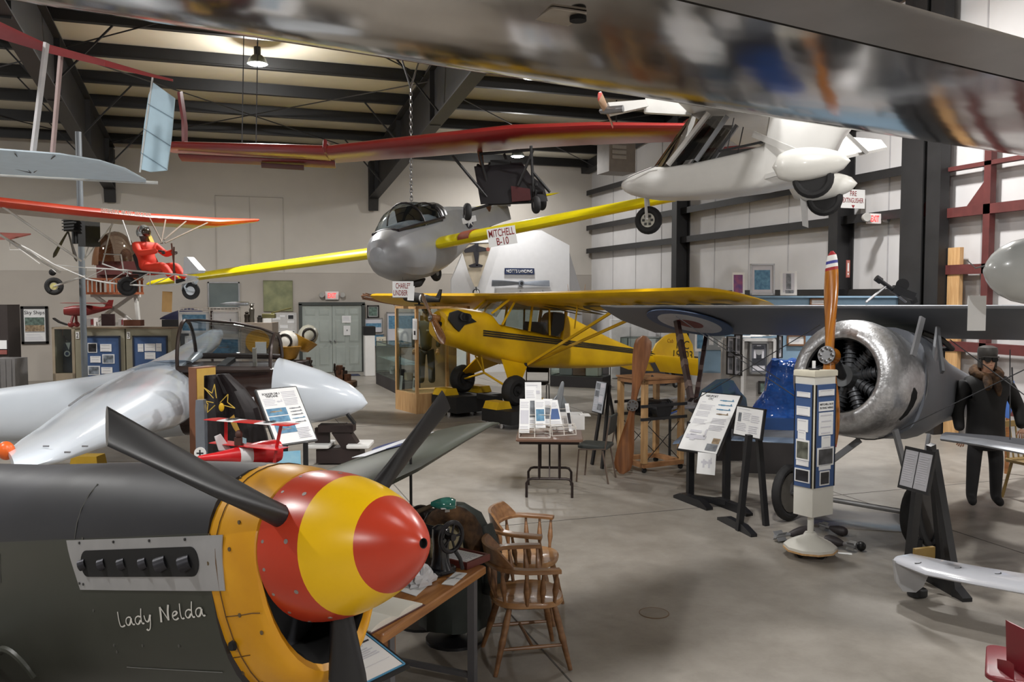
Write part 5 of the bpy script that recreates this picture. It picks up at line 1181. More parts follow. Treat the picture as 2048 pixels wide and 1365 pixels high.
for (p0,p1,num,lab,items) in((148,250,'2','khaki cabinet numbered 2 with a blue notice board of photos and sheets',[(-.19,.33,.2,.21,'d'),(.1,.33,.24,.16,'t'),(-.13,.08,.22,.14,'t'),(.15,.09,.26,.2,'s'),(-.17,-.16,.26,.2,'s'),(.11,-.16,.24,.14,'t'),(-.13,-.40,.22,.14,'t'),(.14,-.38,.26,.18,'g')]),(250,343,'3','khaki cabinet numbered 3 with a half bare blue notice board',[(-.2,.33,.12,.17,'t'),(.0,.34,.23,.16,'t'),(.19,.34,.12,.17,'t'),(.0,.16,.23,.15,'t')])):
    t,w,h=cabinet(p0,p1,658,DCAB,lab)
    bw,bh=w*.72,1.15; g=G(); M=face(V((.04,-.012,h-.74)),(1,0,0),(0,0,1)); g.box((0,0,0),(bw,bh,.024)); g.box((0,-bh*.3 if num=='3' else 5,.013),(bw*.94,bh*.38,.004),1) if num=='3' else 0
    bd_=g.ob('notice_board',[BLUEB,mat('cork_brown',(140,112,84),.8)],t,M); g=G()
    for s in(-1,1): g.box((s*bw/2,0,.01),(.03,bh+.03,.03)); g.box((0,s*bh/2,.01),(bw+.03,.03,.03))
    g.ob('board_frame',mat('frame_navy',(34,40,56),.5),bd_); pinned(bd_,MX.Translation((0,0,.014)),items,3)
    g=G(); g.box((-w/2+.075,-.008,h-.14),(.07,.01,.15)); nb=g.ob('number_plate',WHITE,t); text(num,.1,INK,nb,face(V((-w/2+.075,-.014,h-.14)),(1,0,0),(0,0,1)),'number',.045)
    g=G(); g.box((0,.25,h+.012),(w,.54,.024)); g.ob('cabinet_top',mat('cab_top',(126,108,88),.6),t)
# glazed case with flight suit torso
t,w,h=cabinet(103,148,655,DCAB+.1,'tan glazed case holding a navy jacket with a round white patch',.5,mat('case_tan',(160,146,126),.6))
for o in list(bpy.data.objects):
    if o.parent==t: bpy.data.objects.remove(o)
g=G(); 
for x in(-w/2+.03,w/2-.03): g.box((x,.25,h/2),(.06,.5,h))
g.box((0,.48,h/2),(w,.03,h)); g.box((0,.25,h-.02),(w,.5,.04)); g.box((0,.25,.35),(w,.5,.7)); g.ob('case_body',mat('case_tan',(160,146,126),.6),t)
g=G(); g.box((-w*.35,.36,h-.12),(.1,.1,.16)); g.ob('carton',mat('carton',(150,98,66),.8),t)
g=G(); g.box((0,.01,(h+.7)/2),(w-.12,.008,h-.74)); g.ob('case_glass',CASEGL,t)
jk=thing('flight_jacket','navy flight jacket with round white patch and olive cap inside the tan case','jacket',t.matrix_world@MX.Translation((.02,.24,.7)))
g=G(); rr=[]
for z,wd,dp in((.005,.15,.1),(.25,.15,.1),(.5,.145,.1),(.62,.13,.09),(.68,.07,.07)): rr.append(supers(wd,dp,18,2.4)); rr[-1]=[V((p.y,p.z,z)) for p in rr[-1]]
g.loft(rr); g.ob('jacket',mat('jacket_navy',(30,36,54),.8),jk)
g=G(); g.sph((0,0,.8),(.09,.1,.12),14); g.ob('bust',mat('bust_dark',(54,44,36),.7),jk)
g=G(); g.lathe([(.13,.8),(.125,.88),(.11,.95),(.05,.98)],16); g.ob('cap',mat('cap_olive',(66,58,40),.8),jk)
g=G(); g.cyl((.0,-.118,.42),(.0,-.132,.42),.065,n=20); g.cyl((0,-.13,.42),(0,-.134,.42),.04,n=16,mi=1); g.ob('patch',[mat('patch_white',(186,186,186),.7),BLUETXT],jk)
g=G(); g.add([(-.05,-.1,.66),(.06,-.1,.66),(.04,-.125,.5)],[(0,1,2)]); g.ob('collar_scarf',mat('scarf_grey',(170,168,166),.8),jk)
# ---- things on top of the cabinets: bubble helicopter on a white stand, slat crate, model plane
hs=thing('white_stand','white crossed timber stand on the cabinet tops carrying the bubble cockpit','stand',MX.Translation(W(220,652,18.8))@MX.Rotation(YC,4,'Z'))
WT=mat('stand_white',(200,198,194),.5); z0=zc+.03-hs.matrix_world.translation.z; hs.location.z=zc+.026
z1=W(220,592,18.8).z-hs.location.z
g=G(); g.bar((-.52,.2,0),(.42,.2,z1),.07); g.bar((.52,.2,0),(-.42,.2,z1),.07); g.bar((-.5,.2,z1),(.6,.2,z1),.06); g.bar((.55,.2,0),(.5,.2,z1),.1,.06); g.bar((-.55,.2,.03),(.6,.2,.03),.06); g.ob('stand_frame',WT,hs)
cr=thing('slat_crate','orange brown slatted wooden crate on the white crossed stand','crate',MX.Translation((hs.location.x,hs.location.y,hs.location.z+z1+.035))@MX.Rotation(YC,4,'Z'))
h=W(220,556,18.8).z-cr.location.z
SL=mat('crate_orange',(158,86,50),.6,noise=.15)
g=G()
for z in(.02,h-.03): g.box((.02,.2,z),(1.15,.4,.05))
for k in range(12):
    if k in(3,4): continue
    g.box((-.52+.098*k,.01,h/2),(.045,.03,h-.06)); g.box((-.52+.098*k,.39,h/2),(.045,.03,h-.06))
g.ob('slats',SL,cr)
hp=thing('bubble_cockpit','brown helicopter bubble cockpit with clear dome standing above the slatted crate','helicopter cockpit',MX.Translation((cr.location.x,cr.location.y,cr.location.z+h))@MX.Rotation(YC,4,'Z'))
zz=lambda py: W(220,py,18.8).z-hp.location.z; xx=lambda px:(px-222)/FPX*18.8
g=G(); g.box((xx(245),.3,(zz(548)+zz(525))/2),(1.0,.7,zz(525)-zz(548)+.04)); g.box((xx(232),.3,zz(550)/2),(.8,.5,max(.02,zz(550)))); g.ob('cockpit_floor',mat('floor_maroon',(88,38,36),.5),hp)
def dome(x0,x1,mt,name,a0,a1,k0=0,k1=PI/2):
    g=G(); rr=[]
    for i in range(11):
        u=a0+(a1-a0)*i/10; rr.append([V((xx(224)-.5*cos(u),.3+.42*sin(u)*cos(v),zz(530)+(zz(461)-zz(530))*sin(u)*sin(v))) for v in[PI*j/12 for j in range(13)]])
    g.loft(rr,closed=False,cap=False); return g.ob(name,mt,hp)
dome(0,0,mat('dome_brown',(110,74,46),.4,noise=.1),'rear_shell',.06,1.15); dome(0,0,glass('dome_glass',(214,202,192),.07,.5),'dome',1.15,3.08)
g=G(); g.sph((xx(245),.3,zz(523)+.1),(.13,.12,.2),12); g.ob('seat_bucket',mat('seat_brown',(86,64,54),.7),hp)
mp_=thing('model_aeroplane','dark red model high-wing aeroplane standing on the cabinet tops','model plane',MX.Translation(W(168,640,18.15))@MX.Rotation(YC,4,'Z'))
mp_.location.z=zc+.03+.12
MRED=mat('model_red',(122,34,32),.4); g=G(); rr=[]
for x,w,t,b in((-.42,.02,.05,-.05),(-.40,.07,.08,-.08),(-.2,.09,.12,-.11),(.1,.08,.13,-.09),(.35,.05,.09,-.02),(.6,.02,.1,.06)): rr.append([V((p.x,p.y,p.z+.2)) for p in supers(w,(t-b)/2,14,3,cz=(t+b)/2,x=x)])
g.loft(rr); g.ob('fuselage',MRED,mp_)
g=G(); wing(g,[(0,.12,.37,.22,.1),(-.8,.1,.37,.2,.1)]); wing(g,[(0,.12,.37,.22,.1),(.8,.1,.37,.2,.1)]); w=g.ob('wing',MRED,mp_,MX.Rotation(R(55),4,'Z'))
g=G(); g.prism([(.42,.25),(.6,.26),(.64,.44),(.54,.44)],-.01,.01,0,MX.Rotation(PI/2,4,'X')); g.ob('fin',MRED,mp_)
for s in(-1,1):
    g=G(); g.bar((-.2,s*.06,.1),(-.22,s*.12,-.06),.05,.03); g.sph((-.22,s*.12,-.085),(.07,.03,.06),10); g.ob('wheel_spat',MRED,mp_)
sk=thing('curved_ski','black curved ski lying on the tan case beside the cabinets','ski',MX.Translation(W(128,646,DCAB+.2))@MX.Rotation(YC,4,'Z')); sk.location.z=W(128,655,DCAB).z+.01
g=G(); pr_=[(-.22,.16),(-.1,.08),(.05,.03),(.25,.0)]; g.loft([[V((x,-.05,z)),V((x,.05,z)),V((x,.05,z+.03)),V((x,-.05,z+.03))] for x,z in pr_]); g.ob('ski_blade',BLACK,sk)
for px,w_,lab,c in((184,17,'white box with red print on the cabinet tops beside the pipe column',(206,200,198)),(246,10,'small white box with red edge on the cabinet tops behind number 3',(206,200,198)),(268,34,'flat brown carton on the cabinet tops above number 3',(112,66,48)),(217,26,'dark framed picture leaning on the cabinet tops between numbers 2 and 3',(56,34,36))):
    k=DCAB/FPX; hh={184:16,246:15,268:12,217:24}[px]*k; p=W(px,655,DCAB+.12); t=thing('storage_box' if px!=217 else 'small_picture',lab,'box' if px!=217 else 'picture',MX.Translation((p.x,p.y,zc+.026))@MX.Rotation(YC,4,'Z')); g=G(); g.box((0,0,hh/2),(w_*k,.2 if px!=217 else .05,hh)); g.ob('box_body',mat('box_%d'%px,c,.7),t)
    if px in(184,246): g=G(); g.box((w_*k*.3,-.101,hh/2),(w_*k*.3,.004,hh*.7)); g.ob('box_label',mat('label_red',(150,60,66),.7),t)
# navy helmet shape and black cabinet beneath the orange nose
t,w,h=cabinet(322,362,640,19.4,'black cabinet beneath the nose wheel of the open ultralight',.5,BLACKMATTE)
tp=thing('navy_bundle','dark navy covered bundle on the black cabinet behind the tan card','bundle',MX.Translation((t.location.x+.15,t.location.y+.1,h))@MX.Rotation(YC,4,'Z'))
g=G(); rr=[]
for x,r_ in((-.5,.03),(-.4,.1),(-.2,.2),(.0,.28),(.2,.32),(.4,.26),(.6,.16),(.75,.04)): rr.append([V((x,.2+r_*.8*cos(a),max(0,r_*.85*sin(a))+.0)) for a in[2*PI*j/14 for j in range(14)]])
g.loft(rr); g.ob('cover',mat('cover_navy',(36,38,60),.5,noise=.1),tp)
t,k=pxboard('tan_card','plain tan card hanging under the nose of the open ultralight','card',(334,604),20,41,15.0,mat('card_tan',(178,140,88),.8),tilt=-3,th=.006)
# ================================================================ papers, posters and sign panels
def doc(par,M,w,h,lay,name='printed_sheet',pm=None):
    """one printed sheet: lay = list of (kind,x,y,w,h) in fractions of the sheet, origin top-left"""
    ms=[pm or PAPER,GREY_TEXT,INK,mat('print_blue',(104,150,178),.7,noise=.3,scale=14,c2=(70,110,140)),mat('print_tan',(170,150,120),.7,noise=.3,scale=14,c2=(110,90,70)),mat('print_dark',(78,80,86),.6,noise=.4,scale=12,c2=(130,134,140)),mat('print_green',(112,134,124),.7,noise=.3,scale=12),mat('print_bar',(70,96,146),.7,noise=.05)]
    g=G(); g.box((0,0,-.003),(w,h,.006)); r=random.Random(int(w*1e4+h*1e3))
    for iz,L in enumerate(lay):
        k,x,y,ww,hh=L[:5]; cx=(x+ww/2-.5)*w; cy=(.5-y-hh/2)*h
        if k=='t':
            n=max(1,int(hh*h/.017)); 
            for i in range(n):
                q=ww*w*(.8+.2*r.random()); g.box((cx-ww*w/2+q/2,cy+hh*h/2-(i+.5)*hh*h/n,.001+iz*.0004),(q,hh*h/n*.42,.0014),1)
        elif k=='plane':   # small side view of an aircraft
            a,b=ww*w,hh*h; m_=L[5]
            for c,d in(((0,0),(a,.22*b)),((a*.4,.25*b),(.08*a,.45*b)),((-a*.18,b*.12),(a*.3,.1*b)),((-a*.16,-b*.16),(a*.26,.1*b))): g.box((cx+c[0],cy+c[1],.001+iz*.0004),(d[0],d[1],.0014),m_)
        else: g.box((cx,cy,.001+iz*.0004),(ww*w,hh*h,.0014),{'b':3,'n':4,'d':5,'g':6,'k':2,'l':1,'u':7}[k])
    return g.ob(name,ms,par,M)
def quadface(c):   # frame fitted to four world corners TL,TR,BR,BL
    tl,tr,br,bl=c; x=((tr-tl)+(br-bl))/2; y=((tl-bl)+(tr-br))/2; return face((tl+tr+br+bl)/4,x,y),x.length,y.length
FOOT=lambda px,py: FL(px,py)
# ================================================================ desk with its things
A=FL(765,1272,.76);B=FL(974,1132,.76); u=(B-A).normalized(); nv=V((-u.y,u.x,0)); LT=(B-A).length; WT_=.74
TD=MX((u,nv,V((0,0,1)))).transposed().to_4x4(); TD.translation=V((A.x,A.y,0))
dk=thing('desk','oak topped desk on grey steel legs beside the two wooden armchairs','desk',TD)
OAK=mat('desk_oak',(178,122,64),.4,noise=.14,scale=4,stretch=(.8,8,8),c2=(142,90,44),coat=.2)
g=G(); g.rbox((LT/2,WT_/2,.735),(LT,WT_,.05),.02); g.ob('desk_top',OAK,dk)
LEGM=mat('leg_grey',(112,112,116),.45,.5)
for x,y in((.18,.08),(LT-.08,.06),(.18,WT_-.08),(LT-.08,WT_-.08)): g=G(); g.box((x,y,.355),(.045,.045,.71)); g.ob('leg',LEGM,dk)
g=G(); g.box((LT-.08,WT_/2,.1),(.03,WT_-.1,.03)); g.box((LT/2,WT_-.08,.1),(LT-.2,.03,.03)); g.ob('stretcher',LEGM,dk)
g=G(); g.box((.13,.28,.62),(.2,.42,.17)); dr=g.ob('drawer',mat('drawer_wood',(150,100,60),.5,noise=.12),dk)
g=G(); g.box((.025,.3,.62),(.012,.12,.02)); g.ob('handle',CHROME,dr)
DT=.761
def ondesk(px,py,z=DT): return TD.inverted()@FL(px,py,z)
# open guest book
bk=thing('open_book','open blank guest book lying on the near end of the desk','book',TD@at(0,0,DT))
q=[ondesk(*p) for p in((692,1245),(742,1270),(845,1212),(768,1200))]
c0=ondesk(742,1268); c1=ondesk(690,1236); c2=ondesk(845,1212); ex=(c2-c0); ex.z=0
ax=ex.normalized(); ay=V((-ax.y,ax.x,0)); Lb=ex.length; Db=.3
g=G(); rows=[]
for i in range(13):
    t=i/12; z=.012+.022*abs(sin(PI*2*t))**.7*(1 if t not in(.5,) else .3); 
    if i==6: z=.008
    p=c0+ax*(Lb*t); rows.append([V((p.x,p.y,z)),V((p.x+ay.x*Db,p.y+ay.y*Db,z))])
g.loft(rows,closed=False,cap=False); 
bot=[[V((r[0].x,r[0].y,.004)),V((r[1].x,r[1].y,.004))] for r in rows]
g.loft([[r[0] for r in rows],[b[0] for b in bot]],closed=False,cap=False); g.loft([[r[1] for r in rows],[b[1] for b in bot]],closed=False,cap=False); g.loft([rows[0],bot[0]],closed=False,cap=False); g.loft([rows[-1],bot[-1]],closed=False,cap=False)
g.ob('pages',mat('page_cream',(244,241,230),.7,noise=.02),bk)
g=G(); cc=(c0+ax*Lb/2+ay*Db/2); g.box((cc.x,cc.y,.002),(Lb+.02,Db+.02,.004),0,None,math.atan2(ax.y,ax.x)); g.ob('cover',mat('cover_maroon',(90,48,44),.6),bk)
# crumpled tissue on a sheet of paper
pp=thing('loose_paper','white sheet of paper lying under the crumpled cloth on the desk','paper',TD@at(0,0,DT))
c=[ondesk(*p) for p in((790,1180),(832,1194),(866,1163),(836,1142))]; g=G(); g.loft([[V((p.x,p.y,.0)) for p in c],[V((p.x,p.y,.003)) for p in c]]); g.ob('sheet',PAPER,pp)
cl=thing('crumpled_cloth','crumpled white cloth in clear wrap beside the sewing machine','cloth',TD@at(ondesk(842,1166)+V((0,0,.004))))
g=G(); r=random.Random(4); n=18; rr=[]
for i in range(8):
    a=PI/2*i/7; rr.append([V((.1*cos(a)*cos(2*PI*j/n)*(1+.22*sin(3*j+i)+.1*r.random()),.075*cos(a)*sin(2*PI*j/n)*(1+.2*cos(2*j+i*1.3)),max(0,.085*sin(a)*(1+.3*sin(j*1.7+i))))) for j in range(n)])
g.loft(rr); g.ob('cloth_folds',mat('cloth_white',(222,222,226),.75,noise=.05),cl,ang=20)
# framed sheet lying on the desk, warning card
fs=thing('framed_notice','framed printed notice lying flat at the far end of the desk','framed notice',None)
c=[FL(*p,DT+.03) for p in((880,1105),(968,1112),(945,1133),(893,1130))]; M,w,h=quadface([FL(*p,DT+.03) for p in((906,1098),(966,1111),(944,1132),(884,1118))]); fs.matrix_world=M
g=G(); g.box((0,0,-.015),(w,h,.03)); 
for s in(-1,1): g.box((s*w/2,0,-.008),(.018,h+.018,.04)); g.box((0,s*h/2,-.008),(w,.018,.04))
g.ob('frame',mat('frame_redwood',(104,50,44),.4),fs); doc(fs,TR(0,0,.004),w*.9,h*.86,[('t',.06,.08,.88,.8)])
M,w,h=quadface([FL(*p,DT+.004) for p in((914,1145),(937,1147),(904,1171),(880,1168))])
ca=thing('warning_card','white card reading DO NOT TOUCH near the desk edge','card',M); g=G(); g.box((0,0,-.002),(w,h,.004)); g.ob('card',PAPER,ca); text('DO NOT TOUCH',.016,BLUETXT,ca,TR(0,0,.0),w=.1,ext=.0008) 
for o in bpy.data.objects:
    if o.parent==ca and o.name.startswith('lettering'): o.matrix_local=TR(0,0,.0,R(0))
# sewing machine
sm=thing('sewing_machine','black antique hand sewing machine standing on the desk','sewing machine',MX.Translation(TD@ondesk(868,1143))@MX.Rotation(YC-R(42),4,'Z'))
SB=mat('enamel_black',(30,31,36),.22,noise=.05,coat=.4)
g=G(); g.rbox((-.08,0,.02),(.4,.17,.04),.03); g.ob('bed',SB,sm)
g=G(); rr=[]
for z,w,d in((.03,.075,.055),(.08,.055,.045),(.16,.05,.042),(.22,.06,.05),(.27,.055,.05),(.29,.02,.02)): rr.append([V((.06+w*cos(2*PI*j/16),d*sin(2*PI*j/16),z)) for j in range(16)])
g.loft(rr); g.loft([[V((x,.042*cos(2*PI*j/14)*k,.235+.042*k*sin(2*PI*j/14))) for j in range(14)] for x,k in((.06,1),(-.05,.9),(-.16,.85),(-.2,1.0),(-.24,1.0),(-.25,.6))]); g.ob('arm',SB,sm)
g=G(); g.cyl((-.225,0,.24),(-.225,0,.06),.016,n=10); g.cyl((-.225,0,.07),(-.225,0,.03),.005,n=6); g.ob('needle_bar',CHROME,sm)
g=G(); g.tube([(.15,.085*cos(a),.235+.085*sin(a)) for a in[2*PI*k/28 for k in range(28)]],.014,n=8,loop=True)
for k in range(5): a=2*PI*k/5; g.cyl((.15,0,.235),(.15,.085*cos(a),.235+.085*sin(a)),.007,n=6)
g.cyl((.1,0,.235),(.17,0,.235),.022,n=12); g.ob('hand_wheel',mat('wheel_iron',(34,32,36),.3,.3),sm)
g=G(); g.tube([(.16,.02,.15),(.17,.05,.1),(.16,.08,.03)],.012,n=8); g.ob('bobbin_winder',DKSTEEL,sm)
# green glass lamp on an arm, with a slim black pole
lp=thing('reading_lamp','green shaded reading lamp reaching over the desk','lamp',None); pb=FL(822,1060,.0); lp.matrix_world=MX.Translation((W(822,1000,5.15).x,W(822,1000,5.15).y,.761)); I=lp.matrix_world.inverted()
g=G(); g.cyl((0,0,0),(0,0,W(820,905,5.15).z-.761),.009,n=8); g.lathe([(.08,0),(.08,.015),(.02,.03)],18); g.ob('pole',BLACK,lp)
a=I@W(822,1030,5.15); b=I@W(868,1010,5.1); g=G(); g.cyl(a,b,.016,.012,n=10); g.cyl(b,I@W(874,1007,5.09),.022,n=10); g.ob('lamp_arm',mat('lamp_brass',(126,112,92),.35,.6),lp)
M=face(I@W(890,1009,5.06),_r,V((0,0,1))-_fh*.2); g=G(); rr=[]
for k in range(9):
    t=k/8; x=-.085+.15*t; r_=.046*math.sqrt(max(.01,sin(PI*(t*.84+.08))))*(.55+.6*t); rr.append([M@V((x,max(-.014,r_*sin(2*PI*j/14)),r_*1.2*cos(2*PI*j/14))) for j in range(14)])
g.loft(rr); g.ob('lamp_shade',mat('green_glass',(44,108,98),.12,noise=.05,coat=.5),lp)
g=G(); g.box(M@V((.01,-.016,0)),(.09,.09,.006)); g.ob('shade_lining',WHITE,lp); g=G(); g.box(M@V((.012,-.04,-.02)),(.028,.004,.04)); g.ob('price_tag',PAPER,lp)
# leather coats with fur collar draped over a dress form behind the desk
c=W(908,1090,5.8); ct=thing('flight_coat','dark green flight coat with a brown fur collar on a stand behind the desk','coat',MX.Translation((c.x,c.y,0))@MX.Rotation(YC,4,'Z'))
zt=W(905,1005,5.8).z
CG_=mat('coat_green',(46,52,48),.6,noise=.15,scale=5,bump=.3); FUR=mat('fur_brown',(98,70,44),.95,noise=.35,scale=14,bump=.9,c2=(48,34,24)); FLE=mat('fleece_cream',(178,166,134),.95,noise=.15,scale=22,bump=.8)
g=G(); rr=[]; n=24; r=random.Random(2)
for z,w,d in((.12,.24,.2),(.25,.25,.2),(.42,.24,.2),(.58,.24,.18),(.7,.24,.17),(zt-.17,.23,.15),(zt-.07,.18,.1),(zt-.01,.08,.06)):
    rr.append([V((w*cos(2*PI*j/n)*(1+.06*sin(3*j+z*9)),d*sin(2*PI*j/n)*(1+.07*cos(2*j+z*7)),z)) for j in range(n)])
g.loft(rr); g.ob('coat_body',CG_,ct)
g=G(); pts=[V((-.02+.17*cos(a),-.17-.03*sin(a),zt-.24+.21*sin(a))) for a in[R(d) for d in range(-80,171,18)]]; g.tube(pts,[.04+.03*sin(PI*k/(len(pts)-1)) for k in range(len(pts))],n=10); g.ob('fur_collar',FUR,ct)
g=G(); g.sph((-.04,-.15,zt-.28),(.12,.085,.19),16); g.ob('fleece_lining',FLE,ct)
g=G(); g.tube([(.2,-.02,zt-.16),(.26,-.06,zt-.35),(.27,-.08,.48),(.26,-.1,.36)],[.07,.075,.065,.06],n=12); g.ob('sleeve',CG_,ct); g=G(); g.tube([(-.2,-.02,zt-.14),(-.3,-.04,zt-.3),(-.33,-.06,.5)],[.07,.075,.065],n=12); g.ob('sleeve',CG_,ct)
g=G(); g.cyl((0,0,0),(0,0,.2),.03,n=10); g.lathe([(.2,0),(.2,.02),(.04,.05)],18); g.ob('coat_stand',BLACK,ct)
c2=W(842,1050,6.1); lj=thing('leather_jacket','black leather jacket hanging behind the red spinner tip','jacket',MX.Translation((c2.x,c2.y,0))@MX.Rotation(YC,4,'Z'))
g=G(); rr=[]; z2=W(858,1012,6.1).z
for z,w,d in((.4,.17,.13),(.55,.17,.13),(.68,.17,.12),(z2-.12,.16,.11),(z2-.03,.1,.08),(z2,.03,.03)): rr.append([V((w*cos(2*PI*j/n)*(1+.06*sin(3*j+z*9)),d*sin(2*PI*j/n)*(1+.07*cos(2*j+z*7)),z)) for j in range(n)])
g.loft(rr); g.ob('jacket_body',mat('leather_dark',(42,32,30),.4,noise=.15,scale=6,bump=.3),lj); g=G(); g.cyl((0,0,0),(0,0,.45),.025,n=10); g.lathe([(.18,0),(.18,.02),(.03,.04)],18); g.ob('jacket_stand',BLACK,lj)
# info board tilted at the foot of the striped spinner
bl=thing('info_board','tilted white information board with a blue edge in front of the desk','information board',None)
Q=[W(690,1218,3.62),W(716,1262,3.5),W(775,1342,3.28),W(775,1342,3.28)]
cen=W(700,1325,3.33); xr=(W(775,1330,3.22)-W(640,1395,3.05)).normalized(); upv=(W(715,1235,3.62)-W(778,1335,3.22)).normalized()
M=face(W(694,1318,3.75),xr,upv); bl.matrix_world=M; w,h=.33,.46
g=G(); g.box((0,0,-.012),(w+.03,h+.03,.02)); b_=g.ob('board',BLACK,bl); g=G(); 
for s in(-1,1): g.box((s*w/2,0,.0),(.008,h,.004)); g.box((0,s*h/2,0),(w,.008,.004))
g.ob('blue_edge',mat('edge_blue',(86,150,190),.5),b_)
doc(bl,TR(0,0,.0),w*.96,h*.96,[('t',.5,.14,.35,.03),('t',.5,.24,.4,.05),('k',.46,.335,.5,.028),('t',.5,.40,.36,.03),('t',.42,.46,.5,.2),('l',.05,.8,.9,.004),('t',.1,.46,.28,.2)])
g=G(); p=M@V((0,-.05,-.03)); I=M.inverted(); g.bar((0,-.05,-.03),I@V((p.x,p.y,.02)),.05,.03); f=I@V((p.x,p.y,.01)); g.ob('easel_post',BLACK,bl); g=G(); g.cyl(I@V((p.x,p.y,0)),I@V((p.x,p.y,.02)),.14,n=20); g.ob('easel_foot',BLACK,bl)
# ================================================================ captain's chairs
CHW=mat('chair_oak',(146,106,70),.38,noise=.16,scale=5,stretch=(1,5,5),c2=(112,76,46),coat=.08); CHS=mat('chair_seat_oak',(178,136,92),.35,noise=.15,scale=4,stretch=(1,6,6),c2=(150,108,68),coat=.1)
def captains_chair(T,label):
    t=thing('captains_chair',label,'armchair',T,'wooden armchairs beside the desk')
    g=G(); pts=[]
    for k in range(28):
        a=2*PI*k/28; c,s=cos(a),sin(a); pts.append((.235*math.copysign(abs(c)**.75,c),.245*math.copysign(abs(s)**.75,s)*(1.0 if c>0 else .92)))
    rr=[[V((x*k,y*k,z)) for x,y in pts] for k,z in((.93,.405),(1,.415),(1,.435),(.96,.447),(.8,.440),(.3,.432))]
    g.loft(rr); g.ob('seat',CHS,t)
    arc=lambda k:[V((-.02-.24*cos(R(a))*1.0,.27*sin(R(a)),0)) for a in k]
    path=[V((.16,.275,.665)),V((.08,.28,.668)),V((-.05,.275,.672))]+[V((-.05-.2*sin(R(a)),.275*cos(R(a)),.676)) for a in range(20,161,14)]+[V((-.05,-.275,.672)),V((.08,-.28,.668)),V((.16,-.275,.665))]
    rings=[]
    for i,p in enumerate(path):
        d=(path[min(i+1,len(path)-1)]-path[max(0,i-1)]).normalized(); nn=V((-d.y,d.x,0)); w=.034 if 0<i<len(path)-1 else .03
        rings.append([p+nn*a*w+V((0,0,b)) for a,b in((-1,-.012),(1,-.012),(1,.006),(.8,.013),(-.8,.013),(-1,.006))])
    g=G(); g.loft(rings); g.ob('arm_rail',CHW,t)
    rings=[]
    for k,a in enumerate(range(26,155,8)):
        h=.105*min(1,(k+.35)/3.2,(16-k+.35)/3.2); b=V((-.05-.2*sin(R(a)),.275*cos(R(a)),.688)); o=V((-sin(R(a))*.8,cos(R(a)),0)).normalized(); l=o*.03
        rings.append([b-o*.022,b+o*.022,b+l*h/.105+o*.012+V((0,0,h)),b+l*h/.105-o*.010+V((0,0,h))])
    g=G(); g.loft(rings); g.ob('backrest',CHW,t)
    sp=lambda p,q:[(p.lerp(q,u),r) for u,r in((0,.011),(.2,.012),(.42,.021),(.6,.017),(.85,.010),(1,.010))]
    for s in(-1,1):
        for x,y,X in((.14,.205,.14),(.06,.215,.05),(-.04,.215,-.06)):
            g=G(); L=sp(V((x,s*y,.43)),V((X,s*.277,.66))); g.tube([a for a,_ in L],[b for _,b in L],n=10); g.ob('spindle',CHW,t)
    for a in(48,74,106,132):
        g=G(); L=sp(V((-.03-.19*sin(R(a)),.225*cos(R(a)),.43)),V((-.05-.2*sin(R(a)),.275*cos(R(a)),.665))); g.tube([p for p,_ in L],[b for _,b in L],n=10); g.ob('spindle',CHW,t)
    F={}
    for s in(-1,1):
        for x,X in((.15,.24),(-.14,-.25)):
            top=V((x,s*.15,.41)); bt_=V((X,s*.235,0)); F[x,s]=(top,bt_); g=G(); pts=[(top.lerp(bt_,q),r) for q,r in((0,.017),(.25,.023),(.45,.021),(.52,.024),(.6,.02),(1,.014))]; g.tube([p for p,_ in pts],[r for _,r in pts],n=10); g.ob('leg',CHW,t)
    g=G()
    m={k:a.lerp(b,.62) for k,(a,b) in F.items()}
    for s in(-1,1): g.tube([m[.15,s],(m[.15,s]+m[-.14,s])/2,m[-.14,s]],[.009,.014,.009],n=8)
    g.tube([(m[.15,-1]+m[-.14,-1])/2,(m[.15,1]+m[-.14,1])/2],.011,n=8); g.ob('stretcher',CHW,t)
    return t
for (a,b),lab in((((1117,1141),(1076,1090)),'nearer wooden armchair, its back to the desk corner and its seat fully in view'),(((1085,1071),(1108,1034)),'farther wooden armchair, partly hidden behind the other armchair')):
    p,q=FL(*a,.67),FL(*b,.67); d=q-p; hd_=V((d.y,-d.x,0)).normalized(); c=(p+q)/2-hd_*.19
    if lab[0]=='f': hd_=V((cos(R(-30)),sin(R(-30)),0)); c=FL(1054,1111,.44)
    else: c=FL(1052,1186,.44)
    T=MX.Translation((c.x,c.y,0))@MX.Rotation(math.atan2(hd_.y,hd_.x),4,'Z')
    if lab[0]=='n': ch0=captains_chair(T,lab)
    else: dup(ch0,T,lab)
# ================================================================ folding table with brochure racks
def foldtable(T,w,l,z,label):
    t=thing('folding_table',label,'table',T); BR=mat('laminate_brown',(112,84,70),.35,noise=.05); LG=mat('leg_brown',(52,42,40),.35,.5)
    g=G(); g.rbox((0,0,z-.015),(w,l,.03),.04); g.ob('table_top',BR,t); g=G(); g.box((0,0,z-.045),(w-.08,l-.1,.04)); g.ob('apron',LG,t)
    for s in(-1,1):
        y=s*(l/2-.28)
        g=G(); 
        for x in(-.12,.12): g.cyl((x,y,z-.05),(x,y,.22),.016,n=8)
        pts=[(-.27,y,0),(-.27,y,.17),(-.24,y,.215),(-.2,y,.225),(.2,y,.225),(.24,y,.215),(.27,y,.17),(.27,y,0)]
        g.tube(pts,.016,n=8); g.ob('leg_frame',LG,t)
        g=G(); g.cyl((0,y,.225),(0,y-s*.3,z-.06),.009,n=6); g.ob('brace',LG,t)
    return t
a=FL(1031,880,.74); b=FL(1166,880,.74); c=(a+b)/2; w=(b-a).length; Lf=1.22
TF=MX.Translation((c.x,c.y,0))@MX.Rotation(YC+R(-3),4,'Z')@MX.Translation((0,Lf/2,0))
